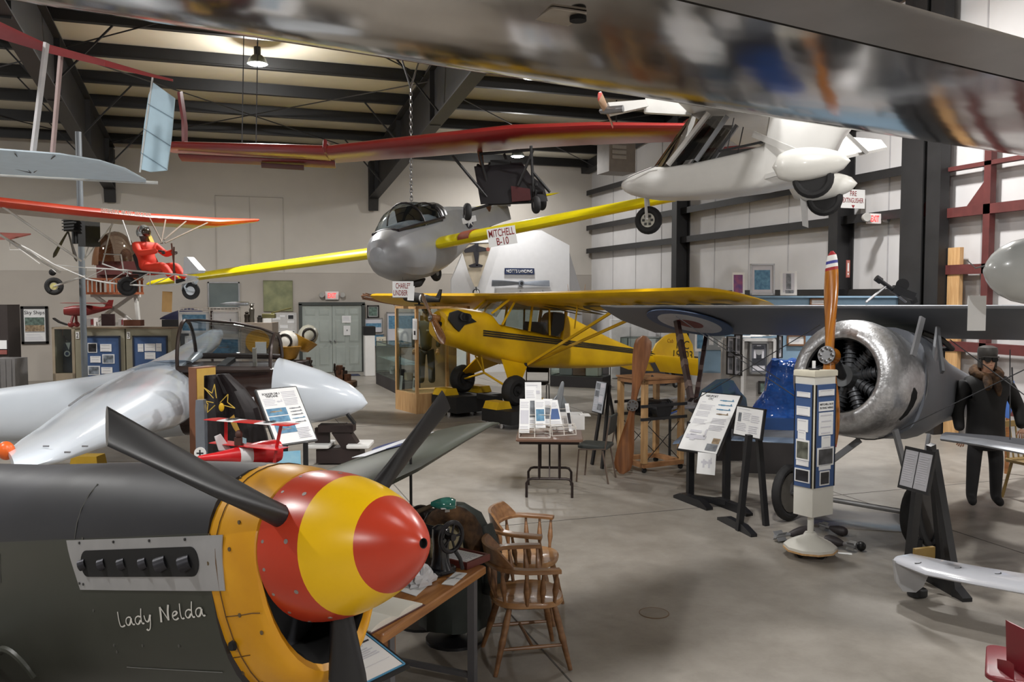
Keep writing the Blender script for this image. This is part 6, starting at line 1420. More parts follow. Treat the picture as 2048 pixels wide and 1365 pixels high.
ft=foldtable(TF,w,Lf,.74,'brown folding table stacked with wire brochure racks in the middle aisle')
WIRE=mat('wire_white',(214,208,200),.4)
def rack(T,label,w,d,h,sheets):
    t=thing('brochure_rack',label,'wire rack',T)
    g=G(); 
    for z,y0,y1 in((0,-d/2,d/2),):
        g.tube([(-w/2,-d/2,.006),(w/2,-d/2,.006),(w/2,d/2,.006),(-w/2,d/2,.006)],.006,n=5,loop=True)
    for i in range(3):
        y=-d/2+d*i/2.6; hh=h*(.45+.28*i); g.tube([(-w/2,y,.006),(-w/2,y+.05,hh),(w/2,y+.05,hh),(w/2,y,.006)],.006,n=5); g.tube([(-w/2,y-.02,.1),(w/2,y-.02,.1)],.005,n=5)
    for s in(-1,0,1): g.tube([(s*w/2,-d/2,.006),(s*w/2,-d/2+.02,.1),(s*w/2,d/2,.12),(s*w/2,d/2,.006)],.006,n=5)
    g.ob('wire_frame',WIRE,t); return t
def brochure(T,label,w,h,mk,lay=None):
    t=thing('brochure',label,'brochure',T,'brochures in the wire racks'); doc(t,None,w,h,lay or [('t',.1,.08,.8,.2),(mk,.1,.34,.8,.4),('t',.1,.8,.8,.12)]); return t
zt_=.742
r1=TF@TR(-.17,-.38,zt_); rack(r1,'wire brochure rack on the near left corner of the folding table',.36,.3,.34,0)
r2=TF@TR(.13,-.22,zt_,.35); rack(r2,'wire brochure rack on the folding table in front of the silver jet model',.3,.26,.28,0)
for T,lab,w,h,mk in((r1@TR(-.12,-.06,.25,0,0,R(62)),'grey printed brochure at the left end of the left wire rack',.12,.42,'l'),(r1@TR(-.05,.08,.33,.1,0,R(70)),'tall white brochure leaning up highest from the left wire rack',.13,.5,'d'),(r1@TR(.06,.02,.26,.1,0,R(64)),'folded pale brochure in the middle of the left wire rack',.12,.36,'b'),(r1@TR(.13,.12,.27,-.2,0,R(60)),'white brochure with photo strips at the right of the left wire rack',.12,.34,'d'),(r2@TR(-.08,.04,.25,0,0,R(58)),'blue printed brochure in the wire rack before the jet model',.18,.34,'u'),(r2@TR(.1,-.02,.2,.1,0,R(70)),'dark edged brochure standing at the right of the wire rack',.05,.34,'k')): brochure(T,lab,w,h,mk)
nsd=thing('notice_sheet','printed notice sheet standing behind the left wire rack',"sheet",TF@TR(-.2,-.02,zt_+.43,.1,0,R(78))); g=G(); g.cyl((0,-.17,-.01),(0,-.43,-.05),.008,n=6); g.ob('sheet_stand',WIRE,nsd); doc(nsd,None,.2,.34,[('t',.1,.08,.8,.12),('l',.1,.3,.8,.12),('d',.15,.5,.35,.25),('t',.1,.82,.8,.1)])
bx=thing('white_carton','white open cardboard carton on the far end of the folding table','carton',TF@TR(.22,.25,zt_,.1))
CW=mat('carton_white',(212,210,208),.7); g=G()
for x,y,sx,sy in((-.19,0,.01,.3),(.19,0,.01,.3),(0,-.15,.38,.01),(0,.15,.38,.01)): g.box((x,y,.09),(sx,sy,.18))
g.box((0,0,.006),(.38,.3,.012)); g.box((.21,-.05,.17),(.12,.2,.01)); g.ob('carton_body',CW,bx)
jt=thing('jet_model','silver delta jet model standing nose up in the white carton','model plane',TF@TR(.06,.55,zt_+.03,R(-70),R(-62)))
JM=mat('jet_silver',(172,178,184),.3,.5); g=G(); g.lathe([(.01,.62),(.02,.6),(.035,.5),(.045,.35),(.045,.1),(.035,0)],14,T=MX.Rotation(PI/2,4,'Y')); g.ob('fuselage',JM,jt)
g=G(); g.prism([(.45,.02),(.08,.24),(.02,.24),(.02,-.24),(.08,-.24),(.45,-.02)],-.006,.006); g.ob('delta_wing',JM,jt); g=G(); g.prism([(.2,.04),(.03,.17),(-.01,.17),(.0,.04)],-.005,.005,0,MX.Rotation(PI/2,4,'X')); g.ob('fin',JM,jt)
# plain metal chair behind the folding table and black chairs farther back
def stack_chair(T,label,fm,cm,grp=None):
    t=thing('metal_chair',label,'chair',T,grp); g=G()
    for s in(-1,1): g.tube([(.2,s*.21,0),(.17,s*.21,.42),(-.17,s*.2,.44),(-.23,s*.2,.85)],.012,n=7); g.tube([(-.22,s*.21,0),(-.14,s*.21,.42)],.012,n=7)
    g.ob('frame',fm,t); g=G(); g.rbox((.0,0,.455),(.4,.4,.045),.05); g.ob('seat',cm,t); g=G(); g.rbox((0,0,0),(.4,.24,.03),.03,0,TR(-.215,0,.74,PI/2,0,PI/2-.1)); g.ob('backrest',cm,t); return t
TAUPE=mat('frame_taupe',(120,104,94),.4,.5); SEATT=mat('seat_slate',(58,62,60),.6)
c=W(1192,830,10.95); sc1=stack_chair(MX.Translation((c.x,c.y,0))@MX.Rotation(YC+R(160),4,'Z'),'taupe metal chair with slate seat just behind the folding table',TAUPE,SEATT)
c=W(1072,745,17.9); stack_chair(MX.Translation((c.x,c.y,0))@MX.Rotation(YC-R(100),4,'Z')@MX.Scale(1.2,4),'black padded metal chair under the near wing strut of the yellow plane',mat('frame_grey',(130,130,130),.4,.5),BLACKMATTE)
# ================================================================ black A-frame easel with clippings
def aframe(T,label,bw,bh,ztop,tilt,lay,spread=.28,legw=.055,depth=.35,pm=None,title=None,board=True,name='display_easel'):
    """black easel: two front legs, rear leg and a tilted framed board; frame T stands on the floor facing local -y"""
    t=thing(name,label,'display easel',T); zc_=ztop-bh/2*cos(tilt)
    for s in(-1,1): g=G(); g.bar((s*spread/2,-.05,0),(s*spread*.25,.1,ztop-.05),legw,.03,up=V((0,1,0))); g.ob('front_leg',BLACK,t)
    g=G(); g.bar((0,depth,0),(0,.12,ztop-.1),legw*.8,.03,up=V((0,1,0))); g.ob('rear_leg',BLACK,t)
    M=TR(0,-.02,zc_,0,0,PI/2-tilt); g=G(); g.box((0,0,-.012),(bw,bh,.022)); b=g.ob('board',BLACK,t,M); doc(b,TR(0,0,.003),bw*.93,bh*.94,lay,pm=pm); return t,b
c=W(1201,794,11.8); aframe(MX.Translation((c.x,c.y,0))@MX.Rotation(R(-87),4,'Z'),'black easel of newspaper clippings between folding table and wooden engine frame',.31,.45,1.2,.17,[('d',.08,.05,.4,.2),('l',.5,.04,.42,.14),('t',.52,.2,.4,.2),('d',.06,.3,.4,.2),('t',.08,.55,.4,.2),('l',.52,.45,.4,.22),('d',.5,.72,.42,.2),('t',.08,.8,.38,.14)],spread=.3,pm=mat('clip_grey',(176,180,188),.7))
# ================================================================ wooden frame holding an engine and tall propeller
c0=FL(1240,945);c1=FL(1311,960); f0=FL(1302,915)
a=FL(1236,940); b=FL(1360,945); fl_=FL(1110+190,958)
c=FL(1300,935); TE_=MX.Translation((c.x,c.y,0))@MX.Rotation(YC+R(28),4,'Z')
es=thing('engine_test_stand','pine frame on casters holding a small engine with a tall wooden propeller','engine stand',TE_)
hz=W(1300,755,(c-CAM).dot(_fh)).z; wx,wy=.62,.55
for x in(-1,1):
    for y in(-1,1): g=G(); g.box((x*wx/2,y*wy/2,hz/2+.06),(.07,.07,hz-.12)); g.ob('post',WOODL,es); g=G(); g.cyl((x*wx/2,y*wy/2-.015,.035),(x*wx/2,y*wy/2+.015,.035),.035,n=12); g.ob('caster',BLACKMATTE,es)
g=G()
for z in(.1,hz-.03):
    for y in(-1,1): g.box((0,y*wy/2,z),(wx+.07,.07,.06))
    for x in(-1,1): g.box((x*wx/2,0,z),(.07,wy,.06))
g.box((0,0,hz+.01),(wx+.1,wy+.1,.02)); g.ob('rails',mat('pine_rail',(178,130,88),.55,noise=.12,c2=(140,98,62)),es)
for z in(.58*hz,.72*hz):
    for y in(-1,1): g=G(); g.box((0,y*(wy/2+.03),z),(wx+.16,.02,.04)); g.ob('iron_strap',DKSTEEL,es)
g=G(); g.cyl((0,-.3,.66*hz),(0,.2,.66*hz),.13,n=16); g.box((0,.0,.66*hz),(.34,.3,.2)); 
for s in(-1,1):
    for k in range(5): g.cyl((s*(.16+.035*k),0,.68*hz),(s*(.175+.035*k),0,.68*hz),.085,n=12)
    g.cyl((s*.14,0,.68*hz),(s*.36,0,.68*hz),.06,n=12)
g.ob('engine',mat('engine_grey_black',(50,50,52),.4,.5,noise=.1),es); g=G(); g.tube([(-.2,-.1,.76*hz),(-.18,-.12,.9*hz),(-.05,-.1,1.02*hz),(.05,-.1,.95*hz)],.02,n=8); g.tube([(.2,.1,.6*hz),(.4,.1,.56*hz),(.62,.1,.6*hz)],.035,n=8); g.ob('exhaust_pipe',CHROME,es)
g=G()
for s in(-1,1): g.cyl((-wx/2,wy/2*s,.12),(wx/2,wy/2*s,.55*hz),.006,n=5); g.cyl((wx/2,wy/2*s,.12),(-wx/2,wy/2*s,.55*hz),.006,n=5)
g.ob('cross_wire',DKSTEEL,es)
I=TE_.inverted(); D=(FL(1240,950)-CAM).dot(_fh)-.1
pt=I@W(1289,672,D); pb_=I@W(1243,948,D); ph=I@W(1266,810,D); axs=(pt-pb_).normalized(); 
vd=(I.to_3x3()@(-_fh+_r*-.25)).normalized(); ri=axs.cross(vd).normalized(); vd=ri.cross(axs).normalized()
MP=MX((vd,ri,axs)).transposed().to_4x4(); MP.translation=(pt+pb_)/2; L=(pt-pb_).length/2
g=G(); prf=lambda t:.075+.12*sin(PI*min(1,max(0,(t-.05)*.88)))**1.2+.02*t
for k in(0,1):
    MM=MP@MX.Rotation(PI*k,4,'X'); rings=[]
    for i in range(15):
        t=i/14; w=.085+.155*(1-cos(PI*min(1,t/.8)))/2; w*=1 if t<.86 else math.sqrt(max(.05,1-((t-.86)/.145)**2)); tw=R(28-22*t)*(1 if k==0 else 1); th=.06*(1-.7*t); ring=[]
        for j in range(12):
            b=2*PI*j/12; y=w/2*cos(b); x=th/2*sin(b); ring.append(MM@V((x*cos(tw)+y*sin(tw),y*cos(tw)-x*sin(tw),L*t)))
        rings.append(ring)
    g.loft(rings)
tp=thing('wooden_propeller','tall brown wooden propeller standing in front of the pine engine frame','propeller',TE_); g.ob('blade_pair',mat('prop_oak',(146,94,54),.32,noise=.16,scale=3,stretch=(7,7,.8),c2=(108,64,34),coat=.3),tp,ang=60)
g=G(); o=MP.translation; g.cyl(o+vd*.02,o+vd*.055,.075,n=20); hp=g.ob('hub_plate',STEEL,tp)
for k in range(8): a=2*PI*k/8; g=G(); q=o+vd*.05+ri*.052*cos(a)+axs*.052*sin(a); g.cyl(q,q+vd*.02,.011,n=8); g.ob('hub_bolt',CHROME,hp)
# ================================================================ tilted boards about the old biplane
def tiltboard(name,label,px4,dtop,dbot,lay,title=None,base=None,pm=None,edge=BLACK,legs='T',tw=.3):
    """board fitted through four picture corners TL,TR,BR,BL lying at depths dtop..dbot"""
    c,d,yw,tl,w,h=px4; X=V((cos(R(yw)),sin(R(yw)),0)); n=V((sin(R(yw)),-cos(R(yw)),0)); M=face(W(*c,d),X,V((0,0,cos(R(tl))))-n*sin(R(tl)))
    t=thing(name,label,'information board',MX.Translation((M.translation.x,M.translation.y,0)))
    I=t.matrix_world.inverted(); ML=I@M
    g=G(); g.box((0,0,-.018),(w+.03,h+.03,.03)); b=g.ob('board',edge,t,ML); doc(b,TR(0,0,.002),w,h,lay,pm=pm)
    if title:
        for k,(s,hh,ww,y) in enumerate(title): text(s,hh,INK,b,TR(-w*.5+w*tw,h*y,.003),'title_lettering',ww,.001,bold=.015)
    return t,b,M,w,h
lay=[('t',.1,.15,.12,.02),('t',.08,.2,.4,.1),('t',.08,.32,.4,.1),('t',.08,.46,.35,.09),('plane',.55,.08,.36,.06,3),('plane',.55,.16,.36,.06,3),('plane',.55,.24,.36,.06,3),('plane',.6,.32,.3,.06,4),('t',.55,.42,.38,.1),('t',.55,.54,.38,.1),('plane',.08,.62,.5,.3,1),('l',.12,.66,.3,.04),('l',.2,.78,.3,.03),('n',.78,.76,.18,.09),('d',.68,.86,.28,.11)]
t,b,M,w,h=tiltboard('tilted_board','large tilted board titled NIEUPORT 17C on a black trestle stand',((1418.5,845),9.8,-63,40,.505,.795),0,0,lay,[('NIEUPORT',.03,.16,.45),('17C',.03,.06,.40)])
I=t.matrix_world.inverted(); base=V((*t.matrix_world.translation[:2],0))
def upr(par,Iv,px,py0,py1,d,w_=.07,m=BLACK,nm='post',dp=.05):
    a=W(px,py0,d); a.z=max(a.z,.0); b=V((a.x,a.y,W(px,py1,d).z)); g=G(); g.bar(Iv@V((a.x,a.y,0.02)),Iv@b,w_,dp,up=V((0,1,0))); g.ob(nm,m,par); return a
f1=FL(1380,995); f2=FL(1452,1005); d1=(f1-CAM).dot(_fh); d2=(f2-CAM).dot(_fh)
for f,pyt,dd in((f1,905,d1),(f2,840,d2)):
    g=G(); top=V((f.x,f.y,M.translation.z-.02)); g.bar(I@f,I@top,.075,.06,up=V((0,1,0))); g.ob('post',BLACK,t)
for c,l in((FL(1385,1008),.33),(FL(1458,1018),.36)):
    g=G(); dirv=(_fh*.92-_r*.38).normalized(); pts=[(-l,0),(-l,.03),(-l*.6,.085),(l*.6,.085),(l,.03),(l,0)]; FT=face(I@V((c.x,c.y,0)),I.to_3x3()@dirv,(0,0,1)); g.prism(pts,-.045,.045,0,FT); g.ob('foot',BLACK,t)
g=G(); g.bar(I@(FL(1385,1008)+V((0,0,.07))),I@(FL(1458,1018)+V((0,0,.07))),.06,.06); g.ob('stretcher',BLACK,t)
ps=thing('drawing_print','line drawing print hanging below the large NIEUPORT board','print',None); Mp,w2,h2=quadface([W(1395,905,9.35),W(1432,908,9.35),W(1430,952,9.3),W(1394,947,9.3)]); ps.matrix_world=Mp; doc(ps,None,w2,h2,[('plane',.2,.2,.6,.5,1),('l',.3,.3,.1,.4),('l',.6,.3,.1,.4)])
t,b,M,w,h=tiltboard('small_board','smaller white text board on a black stand right of the NIEUPORT board',((1496.5,845),8.7,-79.9,9,.37,.288),0,0,[('t',.08,.04,.5,.05),('d',.1,.2,.12,.32),('t',.28,.16,.3,.3),('t',.6,.22,.33,.28),('t',.08,.55,.4,.3),('t',.55,.6,.38,.28)],tw=.5)
I=t.matrix_world.inverted()
a=FL(1478,1062); g=G(); g.bar(I@a,I@W(1498,870,8.5),.06,.05,up=V((0,1,0))); g.bar(I@FL(1532,1052),I@W(1516,860,8.8),.055,.05,up=V((0,1,0))); g.ob('leg',BLACK,t)
g=G(); dirv=(FL(1508,1075)-FL(1440,1040)).normalized(); c=(FL(1508,1075)+FL(1440,1040))/2; l=(FL(1508,1075)-FL(1440,1040)).length/2; FT=face(I@V((c.x,c.y,0)),I.to_3x3()@dirv,(0,0,1)); g.prism([(-l,0),(-l,.03),(-l*.5,.08),(l*.5,.08),(l,.03),(l,0)],-.035,.035,0,FT); g.ob('foot',BLACK,t)
# ================================================================ three sided revolving kiosk
c=FL(1620,1112); TK=MX.Translation((c.x,c.y,0))@MX.Rotation(YC,4,'Z'); dk_=(c-CAM).dot(_fh); ks=dk_/FPX
kz=lambda py,px=1632: W(px,py,dk_).z
ki=thing('display_kiosk','white three sided display kiosk with blue panels on an octagonal base','display kiosk',TK)
KW=mat('kiosk_white',(214,212,204),.4,noise=.02); KC=mat('kiosk_cream',(206,200,182),.5)
g=G(); rr=[]
for r_,z in((.145,.085),(.19,.075)): pass
rb=.235
oct_=lambda r_,z,n=10:[V((r_*cos(2*PI*(k+.5)/n),r_*sin(2*PI*(k+.5)/n),z)) for k in range(n)]
g.loft([oct_(rb,.075),oct_(rb,.10),oct_(rb*.96,.108),oct_(rb*.62,.15),oct_(.07,.185),oct_(.05,.22)]); g.ob('base',KW,ki)
g=G(); g.loft([oct_(rb*1.02,.06),oct_(rb*1.02,.076)]); g.ob('base_plywood',WOODL,ki)
for k in range(4): a=2*PI*k/4+.5; g=G(); g.cyl((.13*cos(a),.13*sin(a)-.01,.03),(.13*cos(a),.13*sin(a)+.01,.03),.03,n=12); g.ob('caster',BLACKMATTE,ki)
zb_k=kz(1030); zt_k=kz(752)
g=G(); g.cyl((0,0,.2),(0,0,zb_k+.05),.028,n=14); g.ob('pole',KW,ki)
# prism corner nearest the camera sits left of centre
xl=(1591-1622)*ks; xn=(1630-1622)*ks; xr_=(1674-1622)*ks
Lf=V((-.15,.05,0)); Nr=V((-.03,-.12,0)); Rt=V((.215,.02,0))
def tri(k,z,c=None):
    c=(Lf+Nr+Rt)/3; return [V((*(c+(p-c)*k)[:2],z)) for p in(Lf,Nr,Rt)]
g=G(); g.loft([tri(.97,zb_k),tri(.97,zt_k)]); g.ob('prism_body',KW,ki)
g=G(); g.loft([tri(1.08,zt_k),tri(1.08,zt_k+.045),tri(1.0,zt_k+.055)]); g.ob('top_cap',KC,ki)
zl0,zl1=kz(972),kz(768)
for (a,b),nm,items,ttl in(((Lf,Nr),'left_panel',[(0,.40,.75,.05,'t'),(0,.24,.75,.09,'t'),(-.02,.1,.6,.12,'t'),(-.06,-.0,.45,.08,'t'),(-.0,-.14,.75,.2,'g'),(0,-.27,.7,.05,'t'),(0,-.39,.85,.13,'d')],()),((Nr,Rt),'right_panel',[(0,.42,.8,.06,'t'),(0,.29,.75,.09,'x'),(0,.12,.72,.22,'t'),(.02,-.06,.45,.12,'t'),(0,-.2,.85,.18,'p'),(-.02,-.3,.6,.06,'t'),(-.02,-.41,.5,.14,'d')],(('MITCHELL B-10',.31),('FLYING WING',.275)))):
    d=(b-a).normalized(); M=face((a+b)/2+V((0,0,(zl0+zl1)/2)),d,(0,0,1)); w=(b-a).length*.9; h=zl1-zl0
    g=G(); g.box((0,0,.004),(w,h,.012)); bp=g.ob(nm,mat('kiosk_blue',(60,86,132),.7,noise=.05),ki,M)
    g=G(); 
    for s in(-1,1): g.box((s*w/2,0,.008),(.008,h,.014))
    g.ob('panel_edge',BLACK,bp)
    pinned(bp,TR(0,0,.01),[(x*w,y*h,ww*w,hh*h,'t' if k=='x' else k) for x,y,ww,hh,k in items if k!='x'],5)
    for x,y,ww,hh,k in items:
        if k=='x':
            g=G(); g.box((0,y*h,.014),(ww*w,hh*h,.006)); sh=g.ob('title_sheet',PAPER,bp)
            for s,(yy) in ttl: text(s,.018,INK,sh,TR(0,yy*h,.018),'title_lettering',ww*w*.9,.001,bold=.02)
g=G(); g.tube([Nr*1.02+V((0,0,zl0)),Nr*1.02+V((0,0,zl1))],.008,n=6); g.ob('corner_trim',KC,ki)
tg=thing('price_card','small white card standing on top of the kiosk','card',TK@TR(-.0,0,zt_k+.057)); g=G(); g.rbox((0,0,.006),(.09,.08,.012),.01); g.ob('card_base',BLACKMATTE,tg); g=G(); g.box((0,-.005,.045),(.03,.006,.07)); g.ob('card',PAPER,tg)
# ================================================================ practice bombs on the floor behind the kiosk
BOMB=mat('bomb_dark',(52,46,48),.5,noise=.12); FINM=mat('bomb_alu',(176,178,182),.3,.8)
def bomb(px0,py0,px1,py1,r,label,tail=True,nose_first=True):
    a,b=FL(px0,py0,r),FL(px1,py1,r); L=(b-a).length; M=MX.Translation(a)@fr(b-a).to_4x4(); t=thing('practice_bomb',label,'bomb',M,'practice bombs on the floor')
    g=G(); g.lathe([(r*.25,.0),(r*.75,L*.05),(r,L*.16),(r*.98,L*.3),(r*.7,L*.48),(r*.35,L*.62)],18); g.ob('bomb_body',BOMB,t)
    g=G(); g.cyl((0,0,L*.6),(0,0,L*.99),r*.33,n=12)
    for k in range(4): a_=PI/4+PI*k/2; M2=MX.Rotation(a_,4,'Z'); g.box((r*.55,0,L*.86),(r*.8,.004,L*.22),0,M2)
    g.ob('tail_fin',FINM,t)
bomb(1626,1062,1549,1074,.06,'practice bomb left of the kiosk pole with its silver fin pointing left'); bomb(1648,1079,1712,1094,.055,'practice bomb crossing in front of the others, silver fin at right beside a black ball'); bomb(1694,1066,1640,1050,.05,'dark practice bomb farthest back behind the kiosk pole')
tg=thing('rubber_ball','small black ball at the right end of the practice bombs','ball',MX.Translation(FL(1722,1093,.045))); g=G(); g.sph((0,0,0),.045,16); g.ob('ball',BLACK,tg)
tg=thing('floor_tag','small white tag lying on the floor by the practice bombs','tag',MX.Translation(FL(1690,1108,.002))@MX.Rotation(YC-.3,4,'Z')); g=G(); g.box((0,0,.001),(.12,.05,.003)); g.ob('tag_card',PAPER,tg)
M=MX.Translation(FL(1735,1055,.0))@MX.Rotation(YC-.25,4,'Z'); tg=thing('drip_tray','grey drip sheet lying on the floor beneath the biplane','drip sheet',M); g=G(); g.rbox((0,.25,.004),(1.15,.75,.008),.08); g.ob('sheet',mat('sheet_grey',(128,122,116),.3,noise=.2,scale=3,coat=.2),tg)
# ================================================================ black easel with two page notice and a propeller-like oval
w,h=.279,.314; X=V((cos(R(-89)),sin(R(-89)),0)); n=V((sin(R(-89)),-cos(R(-89)),0)); M=face(W(1832,941,6.7),X,V((0,0,cos(R(12))))-n*sin(R(12)))
t=thing('notice_easel','black easel holding a two page framed notice at the right of the kiosk','display easel',MX.Translation((M.translation.x,M.translation.y,0))); I=t.matrix_world.inverted()
g=G(); g.box((0,0,-.012),(w+.03,h+.03,.022)); b=g.ob('notice_frame',BLACK,t,I@M)
for s in(-1,1): doc(b,TR(s*w*.25,0,.003),w*.46,h*.93,[('t',.1,.06,.8,.8)],'notice_page',mat('page_grey',(186,186,192),.7))
for p,q,w_ in(((1815,1163),(1834,985),.075),((1915,1195),(1866,900),.07)):
    e=FL(*p); g=G(); g.bar(I@e,I@W(*q,(e-CAM).dot(_fh)+(.05 if q[0]<1850 else .35)),w_,.05,up=V((0,1,0))); g.ob('front_leg',BLACK,t)
g=G(); e=FL(1884,1130); g.bar(I@e,I@W(1862,890,7.2),.06,.05,up=V((0,1,0))); g.ob('rear_leg',BLACK,t)
g=G(); a,b_=FL(1852,1158),FL(1935,1205); dirv=(b_-a).normalized(); l=(b_-a).length/2; c=(a+b_)/2; g.prism([(-l,0),(-l,.03),(-l*.4,.10),(l*.4,.10),(l,.03),(l,0)],-.04,.04,0,face(I@V((c.x,c.y,0)),I.to_3x3()@dirv,(0,0,1))); g.ob('foot',BLACK,t)
g=G(); e=W(1848,1105,6.75); g.box(I@V((e.x,e.y,W(1848,1108,6.75).z)),(.2,.03,.1),0,None); g.ob('wood_label',mat('plaque_brass',(150,122,66),.45,noise=.1),t)
ov=thing('oval_plaque','dark oval plaque standing behind the two page notice easel','plaque',MX.Translation(W(1857,1000,7.55))); g=G(); MO=face(V((0,0,0)),_r,V((0,0,1))+_fh*.15)
g.tube([MO@V((.105*cos(a),.40*sin(a),0)) for a in[2*PI*k/40 for k in range(40)]],.035,n=8,loop=True); g.ob('rim',BLACK,ov); g=G(); g.prism([(.10*cos(2*PI*k/32),.39*sin(2*PI*k/32)) for k in range(32)],-.01,.0,0,MO); g.ob('oval_panel',mat('oval_grey',(84,80,78),.5,noise=.1),ov)
z_=W(1857,1000,7.55).z; g=G(); g.bar(MO@V((-.1,-.35,0)),V((-.1,.0,-z_+.01)),.05,.05); g.bar(MO@V((.1,-.35,0)),V((.1,0,-z_+.01)),.05,.05); g.bar(V((-.12,.12,-z_+.03)),V((.14,.0,-z_+.03)),.06,.05); g.ob('oval_stand',BLACK,ov)
# ================================================================ white wing with turned-down tip at the lower right
zw_=.31
tipw=thing('white_wing_tip','glossy white wing with a turned down end plate low at the right edge','airplane wing',MX.Translation((*FL(1815,1196)[:2],0))); I=tipw.matrix_world.inverted(); GW=mat('wing_gloss_white',(206,208,216),.18,coat=.5,noise=.02)
st=[(FL(1787,1122,zw_),FL(1800,1112,zw_+.02),.3),(FL(1795,1128,zw_),FL(1822,1108,zw_+.02),.2),(FL(1850,1150,zw_),FL(1872,1118,zw_+.02),.14),(FL(1950,1170,zw_),FL(1965,1135,zw_+.02),.13),(FL(2060,1190,zw_),FL(2075,1152,zw_+.02),.13),(FL(2250,1228,zw_),FL(2265,1185,zw_+.02),.13)]
g=G(); pwing(g,st,I); ws=g.ob('wing_skin',GW,tipw)
E4=[I@W(px,py,(FL(1815,1125,zw_)-CAM).dot(_fh)+dd) for px,py,dd in((1788,1122,0),(1846,1138,-.03),(1858,1150,-.04),(1846,1175,-.03),(1832,1186,0),(1806,1184,.0),(1793,1165,0))]; g=G(); nn=I.to_3x3()@(_fh*.035); g.loft([E4,[p+nn for p in E4]]); g.ob('end_plate',mat('plate_white',(186,186,188),.4),tipw)
g=G(); e=I@W(1835,1165,(FL(1835,1125,zw_)-CAM).dot(_fh)+.1); g.cyl((e.x,e.y,.02),(e.x,e.y,zw_-.02),.03,n=10); g.rbox((e.x,e.y,.035),(.14,.12,.07),.04); g.ob('tip_stand',BLACK,tipw)
for px,py in((1835,1126),(1915,1136),(1995,1147)):
    c=I@FL(px,py,zw_+.035); g=G(); g.tube([c+V((.03*cos(a),.018*sin(a),0)) for a in[R(d) for d in range(190,380,24)]],.004,n=5); g.ob('hinge_slot',DKSTEEL,ws)
# corner of a red plastic chair
rc=thing('red_chair','corner of a dark red plastic chair at the bottom right corner','chair',MX.Translation((*W(2070,1350,4.3)[:2],0))@MX.Rotation(YC+R(60),4,'Z')); RP=mat('chair_red',(122,30,40),.4)
I=rc.matrix_world.inverted(); a=[I@W(px,py,d) for px,py,d in((2020,1246,4.3),(2110,1290,4.0),(2110,1420,4.0),(2024,1420,4.3))]; g=G(); g.loft([a,[p+I.to_3x3()@(_fh*.04) for p in a]]); g.ob('backrest',RP,rc)
a=[I@W(px,py,d) for px,py,d in((2003,1325,4.25),(2028,1330,4.15),(2030,1420,4.15),(2006,1420,4.25))]; g=G(); g.loft([a,[p+I.to_3x3()@(_fh*.04) for p in a]]); g.ob('side_arm',RP,rc)
g=G(); 
for x,y in((-.2,-.2),(.2,-.2),(.2,.2),(-.2,.2)): g.cyl((x,y,0),(x*.8,y*.8,.45),.014,n=8)
g.ob('chair_legs',DKSTEEL,rc); g=G(); g.rbox((0,0,.46),(.45,.45,.03),.05); g.ob('seat',RP,rc)
# ================================================================ mannequin in aviator clothes
c=FL(1966,1012); TMQ=MX.Translation((c.x,c.y,0))@MX.Rotation(YC-R(98),4,'Z')
mq=thing('aviator_mannequin','mannequin in a black flying coat, fur collar, cap and goggles standing behind the biplane wing','mannequin',TMQ)
CB=mat('coat_black',(26,25,26),.75,noise=.1,scale=5); TRB=mat('trouser_black',(28,27,29),.8)
J=[(0,0,.92,.15,.12),(-.01,.0,.78,.14,.12)]; E=[(0,1)]
for s in(-1,1): b=len(J); J+=[(0,s*.1,.8,.1,.09),(.02,s*.12,.48,.08),(0,s*.13,.1,.06),(.13,s*.15,.05,.05,.04)]; E+=[(0,b),(b,b+1),(b+1,b+2),(b+2,b+3)]
skinbody('trousers',J,E,TRB,mq)
J=[(0,0,.62,.26,.22),(0,0,.8,.25,.21),(0,0,1.0,.23,.2),(0,0,1.22,.22,.2),(0,0,1.40,.18,.19),(-.01,0,1.5,.09,.09)]; E=[(i,i+1) for i in range(5)]
for s,(ex,ey,ez),(wx,wy,wz) in((1,(.02,.34,1.12),(.2,.30,.93)),(-1,(-.02,-.30,1.1),(.08,-.30,.86))): b=len(J); J+=[(-.01,s*.21,1.42,.085),(ex,ey,ez,.075),(wx,wy,wz,.055)]; E+=[(4,b),(b,b+1),(b+1,b+2)]
skinbody('coat',J,E,CB,mq)
hand(mq,MX.Translation((.23,.295,.915))@MX.Rotation(-.35,4,'Z')@MX.Rotation(.25,4,'Y'),SKIN,40,-1); hand(mq,MX.Translation((.085,-.30,.835))@MX.Rotation(1.3,4,'Y'),SKIN,25,1)
hd=head(mq,MX.Translation((.01,0,1.56))); g=G(); g.cyl((0,0,1.46),(.0,0,1.6),.055,n=14); g.ob('neck',SKIN,hd)
g=G(); pts=[V((.10*cos(a)-.02,.13*sin(a),1.52-.05*cos(a))) for a in[2*PI*k/18 for k in range(18)]]; g.tube(pts,.055,n=10,loop=True); g.tube([(.1,.04,1.47),(.15,.06,1.36),(.15,.07,1.25)],[.05,.045,.02],n=10); g.tube([(.1,-.04,1.47),(.17,-.05,1.42),(.22,-.07,1.36)],[.05,.05,.03],n=10); g.ob('fur_collar',FUR,mq)
g=G(); 
rr=[[V((.01+r_*1.08*cos(2*PI*j/18)-.01,r_*.92*sin(2*PI*j/18),z)) for j in range(18)] for r_,z in((.096,1.67),(.106,1.72),(.112,1.77),(.10,1.81),(.05,1.83))]; g.loft(rr); g.prism([(.16*cos(R(a))+.02,.1*sin(R(a))) for a in range(-70,71,14)],1.705,1.715); 
for s in(-1,1): g.bar((-.0,s*.078,1.7),(.0,s*.075,1.58),.09,.02,up=V((0,1,0)))
g.ob('cap',mat('cap_leather',(52,48,44),.5,noise=.1),hd)
g=G()
for s in(-1,1): g.cyl((.085,s*.036,1.68),(.115,s*.038,1.68),.032,n=14); 
